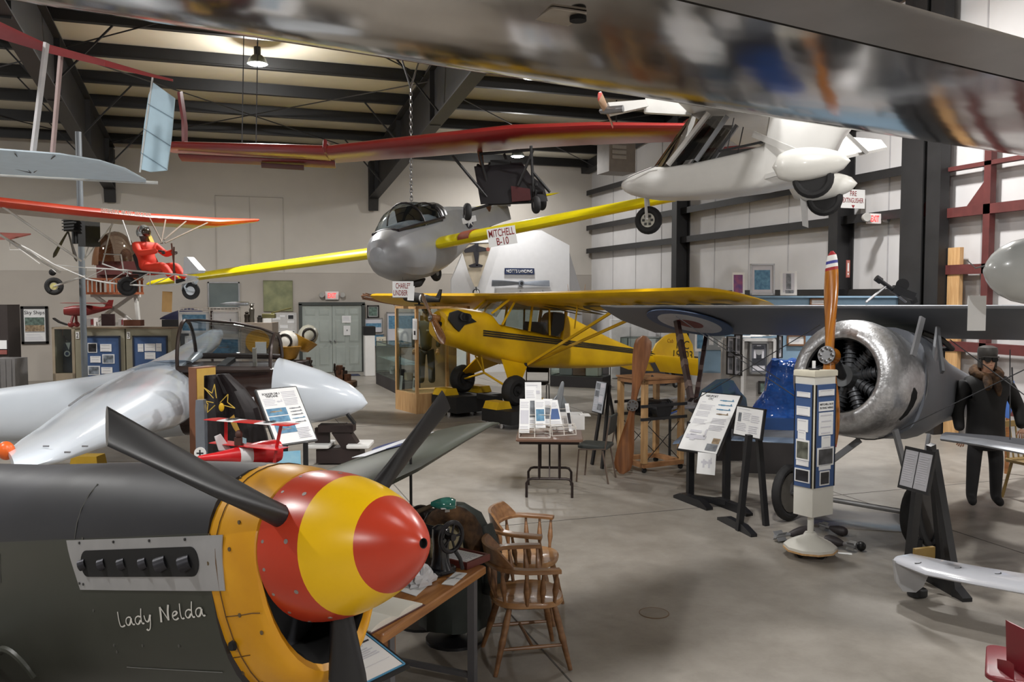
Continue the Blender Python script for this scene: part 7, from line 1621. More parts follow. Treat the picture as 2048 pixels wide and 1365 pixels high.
g.tube([(.09*cos(a),.084*sin(a),1.682) for a in[R(d) for d in range(35,326,20)]],.012,n=6); g.ob('goggles',mat('goggle_dark',(30,28,28),.2,.3),hd)
# yellow chair, blue blade and rack behind the mannequin
YW=mat('chair_yellow_wood',(128,104,58),.5,noise=.1); c=FL(2062,1000); 
wc=thing('wooden_stool','yellow brown wooden chair behind the lower wing at the right edge','chair',MX.Translation((c.x,c.y,0))); g=G(); g.rbox((0,0,.45),(.42,.42,.04),.05); g.ob('seat',YW,wc)
for x in(-1,1):
    for y in(-1,1): g=G(); g.cyl((x*.22,y*.2,0),(x*.15,y*.14,.44),.018,n=8); g.ob('leg',YW,wc)
g=G(); 
for s in(-2,-1,0,1,2): g.cyl((.08*s,.18,.46),(.09*s,.24,.85),.01,n=6)
g.box((0,.24,.87),(.44,.03,.07)); g.ob('backrest',YW,wc)
b=W(2022,800,10.6); bp=thing('blue_paddle','bright blue upright blade hanging behind the mannequin','propeller blade',MX.Translation(b)); I=bp.matrix_world.inverted(); a=[I@W(px,py,10.6) for px,py in((2008,835),(2012,800),(2018,770),(2028,762),(2031,775),(2026,815),(2018,838))]; g=G(); g.loft([a,[p+V((.03,.04,0)) for p in a]]); g.ob('blade',mat('paddle_blue',(70,112,190),.4),bp)
g=G(); g.cyl(I@W(2025,765,10.6),I@W(2024,735,10.6),.01,n=6); g.ob('hanger',DKSTEEL,bp)
# ================================================================ blue plastic draped engine crate and green cover behind the boards
bx=FL(1545,960); T=MX.Translation((*W(1560,800,11.3)[:2],0))@MX.Rotation(YC-.2,4,'Z')
pc=thing('plastic_covered_crate','crate wrapped in shiny blue plastic sheeting behind the small text board','crate',T)
BPL=mat('blue_plastic',(42,94,172),.14,noise=.3,scale=3,c2=(24,60,130),coat=.6); nt=BPL.node_tree; nz=nt.nodes.new('ShaderNodeTexNoise'); nz.inputs['Scale'].default_value=7; bpn=nt.nodes.new('ShaderNodeBump'); bpn.inputs['Strength'].default_value=.7; bpn.inputs['Distance'].default_value=.08; nt.links.new(nz.outputs['Fac'],bpn.inputs['Height']); nt.links.new(bpn.outputs[0],nt.nodes['Principled BSDF'].inputs['Normal'])
z1=W(1560,722,11.3).z; z0=W(1560,850,11.3).z; xx=lambda px:(px-1560)/FPX*11.3
g=G(); r=random.Random(9); rr=[]
for z,x0,x1,dd in((z0,xx(1500),xx(1640),.5),(z0+.25,xx(1510),xx(1630),.5),(z0+.45,xx(1532),xx(1625),.45),(z1-.1,xx(1540),xx(1618),.4),(z1,xx(1545),xx(1600),.35)):
    ring=[]
    for k in range(20):
        a=2*PI*k/20; px=(x0+x1)/2+(x1-x0)/2*math.copysign(abs(cos(a))**.6,cos(a))+r.uniform(-.03,.03); ring.append(V((px,.2+dd/2*math.copysign(abs(sin(a))**.6,sin(a))+r.uniform(-.02,.02),z+r.uniform(-.02,.02))))
    rr.append(ring)
g.loft(rr); g.ob('plastic_sheet',BPL,pc,ang=25)
g=G(); g.box((0,.2,z0/2),(.9,.45,z0)); g.ob('crate_body',mat('crate_dark',(44,40,40),.7),pc)
g=G(); g.box((xx(1570),-.08,z0+.02),(.95,.06,.16)); g.ob('blue_ledge',mat('ledge_blue',(40,70,120),.4),pc)
gc=thing('green_cover','dark green and blue tarpaulin ridge behind the large NIEUPORT board','tarpaulin',MX.Translation((*W(1465,780,12.3)[:2],0))@MX.Rotation(YC,4,'Z'))
x2=lambda px:(px-1465)/FPX*12.3; zg=lambda py:W(1465,py,12.3).z
g=G(); rr=[]
for px,pt,dd in((1390,800,.2),(1420,782,.4),(1445,765,.5),(1470,763,.5),(1485,785,.4),(1500,800,.2)):
    x=x2(px); rr.append([V((x,.25-dd,zg(830))),V((x,.25-dd*.3,zg(pt))),V((x,.25+dd*.3,zg(pt))),V((x,.25+dd,zg(830)))])
g.loft(rr); g.ob('tarp',mat('tarp_green',(30,74,76),.45,noise=.25,c2=(26,52,96)),gc,ang=20); g=G(); g.box((0,.25,zg(830)/2),(.7,.7,zg(830))); g.ob('support_crate',mat('crate_dark',(44,40,40),.7),gc)
sf=thing('clear_wrapped_float','clear plastic wrapped tailplane under the tarpaulin beside the pine engine frame','wrapped part',MX.Translation(W(1385,800,12.6))); I=sf.matrix_world.inverted(); g=G(); pwing(g,[(W(1300,822,12.5),W(1310,800,12.9),.12),(W(1380,818,12.2),W(1390,788,12.7),.12),(W(1415,816,12.0),W(1425,786,12.5),.1)],I); g.ob('wrapped_surface',mat('clear_wrap_grey',(132,132,138),.12,noise=.3,scale=5,coat=.7,bump=.6),sf)
g=G(); a=W(1340,815,12.4); g.cyl(I@a,I@V((a.x,a.y,0)),.02,n=8); a=W(1405,812,12.2); g.cyl(I@a,I@V((a.x,a.y,0)),.02,n=8); g.ob('support_post',DKSTEEL,sf)
# ================================================================ triplane corner at the left
D0=9.6
tb=thing('triplane_stand','dark stand beneath the red triplane model','stand',MX.Translation((*W(500,915,8.2)[:2],0))@MX.Rotation(YC,4,'Z'))
zt3=W(500,942,8.2).z; g=G(); g.box((0,0,zt3/2),(.75,.4,zt3)); g.ob('stand_body',TIM,tb)
TT_=MX.Translation(W(500,905,8.15))@MX.Rotation(YC+R(40),4,'Z')
tr3=thing('triplane_model','bright red triplane model with black crosses on white panels','model plane',TT_); TRD=mat('triplane_red',(206,30,36),.3,noise=.03,coat=.3); CRB=[mat('cross_white',(224,224,226),.5),INK]
I=TT_.inverted(); s8=8.15
g=G(); rr=[]
for x,w,t,b in((.30,.09,.10,-.10),(.26,.105,.115,-.115),(.12,.105,.115,-.115),(.0,.095,.10,-.1),(-.12,.08,.085,-.08),(-.3,.05,.06,-.03),(-.5,.015,.045,.0)): rr.append([V((p.x,p.y,p.z-.02)) for p in supers(w,(t-b)/2,18,2.2,cz=(t+b)/2,x=x)])
g.loft(rr,mf=lambda i,j:1 if i==3 else 0); g.ob('fuselage',[TRD,CRB[0]],tr3)
def crossbar(g,M,s): g.box((0,0,0),(s*.22,s,.003),0,M); g.box((0,0,0),(s,s*.22,.003),0,M)
for nm,z,hs,py0 in(('upper_wing',None,None,0),('middle_wing',None,None,0)):
    if nm=='upper_wing': a,b=W(422,838,8.35),W(586,850,7.85)
    else: a,b=W(432,884,8.3),W(566,898,7.95)
    d=(b-a); u_=d.normalized(); ch_=V((u_.y,-u_.x,0))*.2; 
    if ch_.dot(_fh)>0: ch_=-ch_
    st=[(a+ch_*.5+d*0,a-ch_*.5+d*0,.07)]; cuts=(.0,.17,.37,.63,.83,1.0) if nm=='upper_wing' else (0,1)
    g=G(); n_=len(cuts); pwing(g,[(a+d*c_+ch_*.5,a+d*c_-ch_*.5,.06) for c_ in cuts],I,mf=(lambda i,j:1 if i in(1,3) else 0) if n_>2 else None); wv=g.ob(nm,[TRD,CRB[0]],tr3)
    if n_>2:
        for c_ in(.27,.73): g=G(); crossbar(g,I@face(a+d*c_+V((0,0,.0145)),d,-ch_),.14); g.ob('cross_mark',INK,wv)
for a,b in(((562,852,7.92),(553,896,7.98)),((553,898,7.98),(548,930,8.0)),((452,842,8.3),(452,888,8.28))): g=G(); g.bar(I@W(*a),I@W(*b),.03,.012); g.ob('strut',TRD,tr3)
g=G(); c=I@W(478,880,8.1); g.cyl(c+V((0,0,-.05)),c+V((0,0,.02)),.045,n=12); g.sph(c+V((0,0,.05)),(.035,.035,.045),12); g.ob('pilot_figure',mat('figure_brown',(74,46,38),.6),tr3)
g=G(); c=I@W(489,882,8.0); g.box(c,(.01,.07,.05)); g.ob('windscreen',mat('screen_blue',(150,190,206),.2),tr3)
g=G(); c=I@W(462,899,8.2); g.prism([(0,0),(-.12,.0),(-.16,.14),(-.1,.16)],-.008,.008,0,MX.Translation(c)@MX.Rotation(PI/2,4,'X')); g.ob('fin',CRB[0],tr3)
lay=[('t',.06,.17,.3,.14),('plane',.38,.2,.14,.08,1),('t',.56,.06,.38,.12),('t',.56,.19,.38,.14),('b',.04,.36,.5,.13),('plane',.12,.38,.3,.08,4),('b',.04,.51,.5,.1),('b',.1,.66,.5,.16),('plane',.15,.7,.34,.1,5),('plane',.62,.37,.3,.04,5),('plane',.62,.43,.3,.04,5),('plane',.62,.49,.3,.04,5),('plane',.6,.56,.34,.04,3),('plane',.64,.63,.28,.04,5),('t',.6,.75,.34,.2)]
t,b,M,w,h=tiltboard('tilted_board','tilted black framed board titled FOKKER DR.1 TRIPLANE below the white nose',((573.5,830.5),9.2,28.6,35.4,.486,.67),0,0,lay,[('FOKKER DR.1',.026,.21,.41),('TRIPLANE',.026,.15,.365)],tw=.3)
I=t.matrix_world.inverted()
for p,q in(((572,975),(570,890)),((612,965),(614,885))): e=W(*p,8.9); g=G(); g.bar(I@V((e.x,e.y,0)),I@V((e.x,e.y,W(*q,8.9).z)),.05,.05); g.ob('post',BLACK,t)
pb=thing('sky_print','pale blue sky print with a small aircraft standing below the triplane board','print',None); Mq,w2,h2=quadface([W(528,908,8.75),W(600,900,8.75),W(602,948,8.7),W(530,950,8.7)]); pb.matrix_world=Mq; g=G(); g.box((0,0,-.006),(w2,h2,.012)); g.ob('print_panel',mat('sky_print',(116,176,206),.5,noise=.2,scale=7,c2=(150,196,214)),pb); g=G(); g.box((w2*.2,-h2*.3,.002),(w2*.18,.012,.003)); g.box((w2*.2,-h2*.3,.002),(.014,.06,.003)); g.ob('print_aircraft',INK,pb); g=G(); g.bar((w2*.3,-h2*.5,-.02),(w2*.3,-h2*.5-.4,-.02),.03); g.ob('print_post',BLACK,pb)
bn=thing('black_banner','black cloth with a yellow outlined star cross hanging behind the triplane model','banner',None)
B4=[W(408,752,9.9),W(462,745,9.9),W(520,800,9.8),W(546,930,9.4),W(408,930,9.6)]; mt=mat('banner_black',(36,28,30),.55,noise=.25,scale=4,bump=.4); c=B4[0]; bn.matrix_world=MX.Translation((c.x,c.y,0)); I=bn.matrix_world.inverted()
g=G(); rows=[]; Lp=[(408,752),(408,800),(406,850),(404,900),(402,950)]; Rp=[(455,748),(488,778),(515,815),(532,870),(548,950)]
for i,(l,r_) in enumerate(zip(Lp,Rp)): rows.append([I@(W(l[0]+(r_[0]-l[0])*k/12,l[1]+(r_[1]-l[1])*k/12,9.75+.06*sin(k*1.1+i*.7))) for k in range(13)])
g.loft(rows,closed=False,cap=False); rows2=[[p+I.to_3x3()@(_fh*.05) for p in r_] for r_ in rows]; g.loft(rows2,closed=False,cap=False)
for e in([rows[0],rows2[0]],[rows[-1],rows2[-1]],[[r_[0] for r_ in rows],[r_[0] for r_ in rows2]],[[r_[-1] for r_ in rows],[r_[-1] for r_ in rows2]]): g.loft(e,closed=False,cap=False)
clo=g.ob('cloth',mt,bn)
YO=mat('emblem_yellow',(208,174,70),.6)
def ribbon(pts,px_w,d):
    q=[W(a,b,d) for a,b in pts]; g=G()
    for a,b in zip(q,q[1:]): g.bar(I@a,I@b,px_w*d/FPX,.006,up=V((0,1,0)))
    g.ob('emblem_outline',YO,clo)
ribbon([(427,797),(408,776),(424,787),(429,769),(433,797)],1.6,9.6); ribbon([(440,806),(456,789),(455,805),(470,817),(447,811)],1.6,9.6); ribbon([(430,811),(414,826),(416,808),(408,802),(427,806)],1.6,9.6)
g=G(); c=I@W(443,815,9.58); g.sph(c,(.03,.015,.05),10); g.ob('emblem_boss',mat('boss_yellow',(222,176,30),.5),clo)
g=G(); a=[I@W(px,py,9.55) for px,py in((458,838),(468,830),(474,848),(480,862),(474,868),(466,856))]; g.loft([a,[p+V((0,.02,0)) for p in a]]); g.ob('emblem_ribbon',mat('ribbon_gold',(186,146,64),.6),clo)
bxs=thing('brown_podium','narrow brown podium with a yellow side between the white wing and the banner','podium',MX.Translation((*W(392,790,10.2)[:2],0))@MX.Rotation(YC-.5,4,'Z')); zt4=W(392,735,10.2).z; g=G(); g.box((0,.1,zt4/2),(.13,.3,zt4),[0]*6,None); g.box((.07,.1,zt4/2),(.01,.28,zt4*.98),1); g.ob('podium_body',[mat('podium_brown',(128,84,60),.6),mat('podium_yellow',(206,166,80),.6)],bxs)
sp_=thing('silver_pylon','polished grey pylon with a round cross tag beside the white wing root','pylon',MX.Translation((*W(402,860,9.3)[:2],0))@MX.Rotation(YC,4,'Z')); zt5=W(402,800,9.3).z; g=G(); g.loft([[V((x,y,z)) for x,y in((-.05*k,-.03),(.05*k,-.03),(.05*k,.06),(-.05*k,.06))] for k,z in((1,0),(1,zt5*.9),(.8,zt5))]); g.ob('pylon_post',mat('pylon_grey',(140,146,156),.25,.6),sp_)
g=G(); zc5=W(402,909,9.2).z; g.cyl((0,-.03,zc5),(0,-.045,zc5),.065,n=24); tgd=g.ob('round_tag',WHITE,sp_); g=G(); crossbar(g,face(V((0,-.047,zc5)),(1,0,0),(0,0,1)),.075); g.ob('cross_mark',INK,tgd)
ww=thing('pale_panel','pale grey wing panel with a small black cross leaning by the triplane board','panel',MX.Translation(W(500,850,9.9))); I=ww.matrix_world.inverted(); a=[I@W(px,py,d) for px,py,d in((475,797,10.7),(506,795,10.7),(530,895,10.3),(512,902,10.3))]; g=G(); g.loft([a,[p+I.to_3x3()@(_fh*.03) for p in a]]); pn=g.ob('panel_skin',mat('panel_pale',(186,188,194),.35,coat=.2),ww); g=G(); crossbar(g,face(I@W(485,805,10.6),_r,V((0,0,1))),.05); g.ob('cross_mark',INK,pn)
ys=thing('yellow_stool','yellow step stool on the floor under the white wing','stool',MX.Translation(FL(178,972))@MX.Rotation(YC,4,'Z')); g=G(); g.box((0,0,.2),(.42,.3,.38),0,None,0,.25); g.ob('stool_body',mat('stool_yellow',(196,156,36),.6),ys)
# ================================================================ pictures, signs and cases along the back wall
def onwall(px0,py0,px1,py1,Y=None):
    Y=YB-.035 if Y is None else Y; a,b=BW(px0,py0,Y),BW(px1,py1,Y); return (a+b)/2,abs(b.x-a.x),abs(a.z-b.z)
def framed(name,label,cat,rc,fm,im,mar=.12,fw=.035,lines=(),Y=None,M=None,w=None,h=None,grp=None):
    if M is None: c,w,h=onwall(*rc,Y); M=NB(c)
    t=thing(name,label,cat,M,grp); g=G()
    for s in(-1,1): g.box((s*(w/2-fw/2),0,.01),(fw,h,.035)); g.box((0,s*(h/2-fw/2),.01),(w,fw,.035))
    g.ob('frame',fm,t); doc(t,TR(0,0,.006),w-fw,h-fw,list(lines) if lines else [(im,mar,mar,1-2*mar,1-2*mar)]); return t
FBK=mat('frame_black',(34,32,32),.4); FOK=mat('frame_oak',(120,84,56),.5); FSV=mat('frame_silver',(150,150,152),.4,.5)
t=framed('framed_poster','black framed poster titled Sky Ships on the back wall at far left','poster',(41,613,98,688),FBK,'g',fw=.07,lines=[('n',.1,.28,.8,.4),('g',.1,.28,.8,.22),('k',.1,.69,.8,.015),('t',.14,.75,.7,.05),('t',.1,.82,.8,.12)])
c,w,h=onwall(41,613,98,688); text('Sky Ships',.13,INK,t,TR(0,h*.32,.012),'title_lettering',w*.74,.002)
t=framed('framed_map','grey glazed framed chart on the back wall above the wire picture rack','framed chart',(415,564,480,617),FSV,'l',lines=[('d',.02,.02,.96,.96)],fw=.04)
for m_ in t.children:
    if m_.name.startswith('printed'): m_.data.materials[5]=mat('chart_glass',(104,114,114),.15,noise=.1,scale=1.5,coat=.4)
t=framed('aerial_photo','yellow green aerial photograph hung on the back wall left of the exit','aerial photograph',(526,561,586,623),mat('edge_olive',(120,118,90),.5),'g',fw=.012,lines=[('g',.0,.0,1,1)])
for m_ in t.children:
    if m_.name.startswith('printed'): m_.data.materials[6]=mat('aerial_green',(142,144,104),.35,noise=.35,scale=2.6,c2=(104,108,76),coat=.3)
# pin board with photographs
c,w,h=onwall(541,626,594,681); t=thing('photo_board','white board with four black and white photos left of the double door','notice board',NB(c)); g=G(); g.box((0,0,0),(w,h,.02)); b=g.ob('board',mat('board_white',(196,194,192),.6),t)
pinned(b,TR(0,0,.01),[(-w*.28,h*.3,w*.3,h*.1,'t'),(-w*.05,h*.38,w*.2,h*.08,'t'),(w*.27,h*.34,w*.24,h*.17,'d'),(w*.27,h*.17,w*.26,h*.1,'t'),(-w*.22,-h*.3,w*.36,h*.26,'p'),(w*.28,-h*.28,w*.28,h*.28,'p'),(0,-.0,w*.3,h*.12,'t')],8)
# exit signs
EXR=mat('exit_glow',(255,70,70),.5,emit=1.6)
def exitsign(M,w,label):
    t=thing('exit_sign',label,'exit sign',M); h=w*.62; g=G(); g.rbox((0,0,.03),(w,h,.06),.01); b=g.ob('sign_body',mat('exit_white',(226,214,212),.5),t); text('EXIT',h*.62,EXR,b,TR(0,0,.062),'exit_lettering',w*.62,.003,bold=.02)
    for s in(-1,1):
        g=G(); g.cyl((s*w*.5,h*.1,.04),(s*w*.62,h*.1,.05),.02,n=8); g.lathe([(.02,0),(.075,.03),(.085,.10),(.075,.12)],16,T=TR(s*w*.68,h*.06,.03,0,R(s*20))); g.ob('lamp_head',mat('lamp_head_grey',(170,168,164),.4),t)
    return t
c,w,h=onwall(650,583,677,600); exitsign(NB(c),w,'lit red EXIT sign over the double door in the back wall')
p=W(1745,438,16.0); exitsign(NB(p),.3,'lit red EXIT sign on the right wall below the FIRE EXTINGUISHER sign')
t=thing('fire_sign','white FIRE EXTINGUISHER sign with a red arrow mounted high on the dark column','sign',NB(W(1706,398,16.45))); w=.55; g=G(); g.box((0,0,0),(w,.36,.015)); g.ob('sign_board',WHITE,t); text('FIRE',.095,REDTXT,t,TR(0,.1,.008),'lettering',.15,bold=.01); text('EXTINGUISHER',.095,REDTXT,t,TR(0,-.03,.008),'lettering',w*.88,bold=.01); g=G(); g.prism([(-.04,-.12),(.04,-.12),(0,-.18)],.007,.011); g.ob('arrow',REDTXT,t)
t=thing('extinguisher_sign','small red and white extinguisher label low on the dark column','label',NB(W(1696,538,16.55))); g=G(); g.box((0,0,0),(.085,.34,.01)); g.box((0,0,.005),(.065,.31,.004),1); g.box((0,.03,.007),(.03,.16,.004),2); g.cyl((0,-.1,.006),(0,-.1,.011),.017,n=10,mi=2); g.ob('label',[mat('label_red_edge',(150,70,64),.5),mat('label_pink',(180,120,108),.5),WHITE],t)
# notices on the doors, kick mat
for (a,b,c_,d),lab in(((684,632,702,646),'white notice taped to the right door leaf, the upper of two'),((687,652,701,671),'white notice with a small picture on the right door leaf, the lower of two')):
    c,w,h=onwall(a,b,c_,d,YB-.088); t=thing('door_notice',lab,'notice',NB(c)); doc(t,None,w,h,[('t',.1,.1,.8,.6)] if b<640 else [('k',.45,.4,.12,.16)])
t=thing('door_mat','small dark blue door mat on the floor before the double door','mat',MX.Translation(FL(702,751,.0))@MX.Rotation(0,4,'Z')); g=G(); g.rbox((0,0,.008),(.5,.5,.016),.04); g.ob('mat',mat('mat_navy',(46,54,84),.9),t)
for rc,lab,fm,ls in(((734,611,758,636),'small dark green framed picture right of the double door','black',[('g',.1,.1,.8,.8)]),((729,637,765,665),'framed grey sky painting below the green picture right of the door','silver',[('l',.03,.05,.94,.9),('b',.05,.35,.9,.3)]),((732,669,768,692),'framed aircraft photo below the grey sky painting right of the door','silver',[('b',.02,.02,.96,.96),('plane',.2,.2,.5,.3,5)])): framed('framed_picture',lab,'framed picture',rc,FBK if fm=='black' else FSV,'b',fw=.04 if fm=='black' else .02,lines=ls)
c,w,h=onwall(753,674,772,692,YB-.25); t=thing('tan_chart','small tan chart standing on the shelf below the framed pictures','chart',NB(c)@MX.Rotation(-.2,4,'X')); doc(t,None,w,h,[('k',.3,.3,.1,.08),('k',.6,.3,.1,.08),('t',.2,.6,.6,.2)],pm=mat('chart_tan',(196,188,170),.7))
c=BW(765,693,YB-.2); t=thing('wall_shelf','thin shelf on the back wall under the framed pictures','shelf',MX.Translation(c)); g=G(); g.box((.05,0,-.01),(1.0,.36,.02)); g.ob('shelf_board',DKSTEEL,t)
framed('cloud_painting','large pale cloud painting on the back wall behind the tall glass case','painting',(773,625,840,690),FSV,'b',fw=.02,lines=[('l',0,0,1,1),('b',.05,.1,.9,.4)])
# white bin with black lid
c=FL(739,752); t=thing('waste_bin','white waste bin with a black swing lid beside the door','waste bin',MX.Translation((c.x,c.y,0))); hb=BW(738,653,c.y).z; g=G(); g.rbox((0,0,hb*.42),(.3,.34,hb*.84),.04); g.ob('bin_body',WHITE,t); g=G(); g.rbox((0,0,hb*.91),(.34,.38,hb*.18),.05); g.ob('lid',BLACKMATTE,t)
# hanging planter / diver style yellow helmets
def glasshelmet(T,label,s=1,top=None):
    t=thing('diving_helmet',label,'helmet',T,'yellow helmets with glass domes'); YB_=mat('helmet_brass',(176,130,44),.35,.3,noise=.15)
    g=G(); g.lathe([(.1*s,0),(.2*s,.05*s),(.27*s,.2*s),(.31*s,.3*s),(.32*s,.33*s),(.24*s,.34*s)],22); b=g.ob('collar',YB_,t)
    g=G(); g.lathe([(.24*s,.34*s),(.25*s,.45*s),(.22*s,.58*s),(.12*s,.68*s),(.02*s,.7*s)],22); d=g.ob('dome',top or mat('dome_white',(206,202,194),.3),t)
    g=G(); g.tube([(.15*s*cos(a),-.19*s-.02*s,.46*s+.15*s*sin(a)) for a in[2*PI*k/20 for k in range(20)]],.028*s,n=8,loop=True); w_=g.ob('port_rim',mat('rim_dark',(40,36,34),.4,.3),d)
    g=G(); g.sph((0,-.17*s,.46*s),(.13*s,.06*s,.13*s),14); g.ob('port_glass',mat('port_glass',(186,194,184),.08,coat=.8),w_); return t
c=W(575,732,19.5); zb5=W(575,735,19.5).z; st=thing('helmet_stand','dark stand carrying the yellow diving helmets by the door','stand',MX.Translation((c.x,c.y,0))@MX.Rotation(YC,4,'Z')); g=G(); g.rbox((.15,.1,W(575,722,19.5).z/2),(.55,.5,W(575,722,19.5).z),.05); g.ob('stand_body',TIM,st)
z0=W(575,722,19.5).z
glasshelmet(MX.Translation((c.x,c.y,z0))@MX.Rotation(YC,4,'Z'),'yellow collared diving helmet with a white dome, upright at the left',1.0)
c2=W(600,716,20.35); g0=glasshelmet(MX.Translation((c2.x,c2.y,z0+.18))@MX.Rotation(YC+.3,4,'Z')@MX.Rotation(R(28),4,'Y'),'yellow rimmed diving helmet tilted behind the upright one',.95,mat('dome_grey',(150,148,136),.3))
# old engine piece and iron things on the floor before the door
def junk(px,py,label,nm,seed,col,s=1.0,n=9):
    c=FL(px,py); t=thing(nm,label,'machine part',MX.Translation((c.x,c.y,0))@MX.Rotation(YC+seed,4,'Z')); r=random.Random(seed); g=G(); g.rbox((0,0,.1*s),(.8*s,.5*s,.2*s),.08); g.ob('base_plate',mat('junk_base_%d'%seed,col,.6,.3,noise=.3,scale=8),t)
    for k in range(n):
        g=G(); a=r.random()*6.3; p=V((.28*s*cos(a)*r.random()*1.2,.2*s*sin(a),.2*s)); h=s*r.uniform(.15,.5)
        if k%3==0: g.cyl(p,p+V((r.uniform(-.1,.1),r.uniform(-.1,.1),h)),.06*s,n=12); g.cyl(p+V((0,0,h*.8)),p+V((0,0,h)),.09*s,n=12); nm2='cylinder'
        elif k%3==1: g.tube([p,p+V((.1*s,0,h*.6)),p+V((.05*s,.1*s,h))],.03*s,n=7); nm2='pipe'
        else: g.box(p+V((0,0,h*.3)),(.16*s,.12*s,h*.7),0,None,r.random()); nm2='casting'
        g.ob(nm2,mat('junk_iron',(66,54,48),.5,.5,noise=.3,scale=9) if k%2 else mat('junk_rust',(104,66,44),.6,.3,noise=.3,scale=9),t)
    return t
junk(684,775,'rusty old engine block with pipes on the floor before the double door','engine_block',3,(110,80,54),.9)
junk(612,752,'dark iron pump parts on the floor beside the yellow helmets','pump',11,(60,52,48),.8)
# glass counter cases
def counter(px0,py0,px1,py1,hb,hz,label,mt=None,dp=.7):
    a,b=FL(px0,py0),FL(px1,py1); d=b-a; L=d.length; u=d.normalized(); T=MX((u,V((-u.y,u.x,0)),V((0,0,1)))).transposed().to_4x4(); T.translation=a
    t=thing('glass_counter',label,'display case',T); g=G(); g.box((L/2,dp/2,hb/2),(L,dp,hb)); g.ob('base',mt or mat('case_base_dark',(52,48,50),.6),t)
    g=G(); 
    for x in(.012,L-.012):
        for y in(.012,dp-.012): g.box((x,y,(hb+hz)/2),(.02,.02,hz-hb))
    for z in(hb+.01,hz): 
        for y in(.012,dp-.012): g.box((L/2,y,z),(L,.02,.02))
        for x in(.012,L-.012): g.box((x,dp/2,z),(.02,dp,.02))
    g.ob('case_frame',mat('case_edge',(96,100,98),.35,.5),t)
    for nm,c,s in(('front_pane',(L/2,.004,(hb+hz)/2),(L,.006,hz-hb)),('top_pane',(L/2,dp/2,hz+.012),(L,dp,.006)),('end_pane',(.004,dp/2,(hb+hz)/2),(.006,dp,hz-hb))): g=G(); g.box(c,s); g.ob(nm,CASEGL,t)
    g=G(); g.box((L/2,dp*.5,(hb+hz)/2),(L-.05,dp*.7,.01)); g.ob('glass_shelf',mat('shelf_glass',(170,190,184),.15),t)
    return t,T,L
t,T,L=counter(752,768,800,792,.3,1.15,'long low glass counter case with a dark base beside the waste bin')
items=[('white_cup','white cup',(214,214,214)),('olive_box','olive box',(110,112,84)),('dark_model','dark model',(54,54,58)),('tan_cap','tan cap',(190,170,130))]
for k in range(4):
    x=L*(.2+.2*k); tt=thing('exhibit_item','%s inside the long low glass counter case'%items[k][1],'exhibit',T@TR(x,.35,.31)); g=G(); g.lathe([(.09,0),(.1,.1),(.07,.2),(.02,.22)],14) if k%2==0 else g.rbox((0,0,.09),(.26,.18,.18),.03); g.ob('item_body',mat(items[k][0],items[k][2],.6),tt)
t,T,L=counter(1100,773,1205,778,.28,1.1,'glass counter case with a dark base behind the folding table under the yellow plane',mat('case_base_black',(34,32,34),.6))
for k in range(3):
    tt=thing('exhibit_box',('grey instrument','brown leather','pale paper')[k]+' box in the counter case behind the folding table','exhibit',T@TR(L*(.25+.25*k),.35,.29)); g=G(); g.rbox((0,0,.12),(.35,.3,.24),.03); g.ob('box_body',mat('exh_%d'%k,((110,112,114),(96,66,46),(190,188,180))[k],.6),tt)
c=W(1130,720,19.5); t,T,L=counter(1240,768,1330,772,.6,1.25,'second glass counter case farther right behind the pine engine frame')
# tall glass case with uniform mannequin
a=FL(791,818);b=FL(833,829);c_=FL(882,812)
u=(b-a).normalized(); zt6=W(812,616,(b-CAM).dot(_fh)).z
w1=(b-a).length; dpt=1.25; 
u2=(_fh*.62+_r*.78); u2=V((u.y*-1,u.x,0)) 
T=MX((u,u2,V((0,0,1)))).transposed().to_4x4(); T.translation=a
tcase=thing('tall_case','tall pine framed glass case with an olive uniform inside, left of the yellow plane','display case',T)
g=G(); g.box((w1/2,dpt/2,.2),(w1,dpt,.40)); g.ob('case_base',WOODL,tcase)
g=G()
for x in(.03,w1-.03):
    for y in(.03,dpt-.03): g.box((x,y,(zt6+.4)/2),(.06,.06,zt6-.4))
for y in(.03,dpt-.03): g.box((w1/2,y,zt6),(w1,.06,.05))
for x in(.03,w1-.03): g.box((x,dpt/2,zt6),(.06,dpt,.05))
g.ob('case_frame',WOODL,tcase)
for nm,cc,ss in(('front_pane',(w1/2,.01,(zt6+.4)/2),(w1-.1,.008,zt6-.45)),('side_pane',(w1-.01,dpt/2,(zt6+.4)/2),(.008,dpt-.1,zt6-.45)),('top_pane',(w1/2,dpt/2,zt6+.02),(w1,dpt,.01))): g=G(); g.box(cc,ss); g.ob(nm,CASEGL,tcase)
for x,y_,w_,h_,lab in((.12,.03,.12,.3,'blue white card standing at the left in the tall case'),(.42,.2,.16,.26,'portrait card standing in the middle of the tall case')):
    tt=thing('exhibit_card',lab,'card',T@TR(x,y_+.04,.41+h_/2,0,0,PI/2-.1)); doc(tt,None,w_,h_,[('t',.1,.1,.8,.8)] if x<.2 else [('d',.2,.15,.6,.6)],pm=None)
tt=thing('case_notice','white notice hung on the corner post of the tall case','notice',T@TR(w1+.01,-.03,zt6*.8,0,0,PI/2)); doc(tt,None,.2,.42,[('t',.1,.08,.8,.4),('k',.25,.58,.4,.2)])
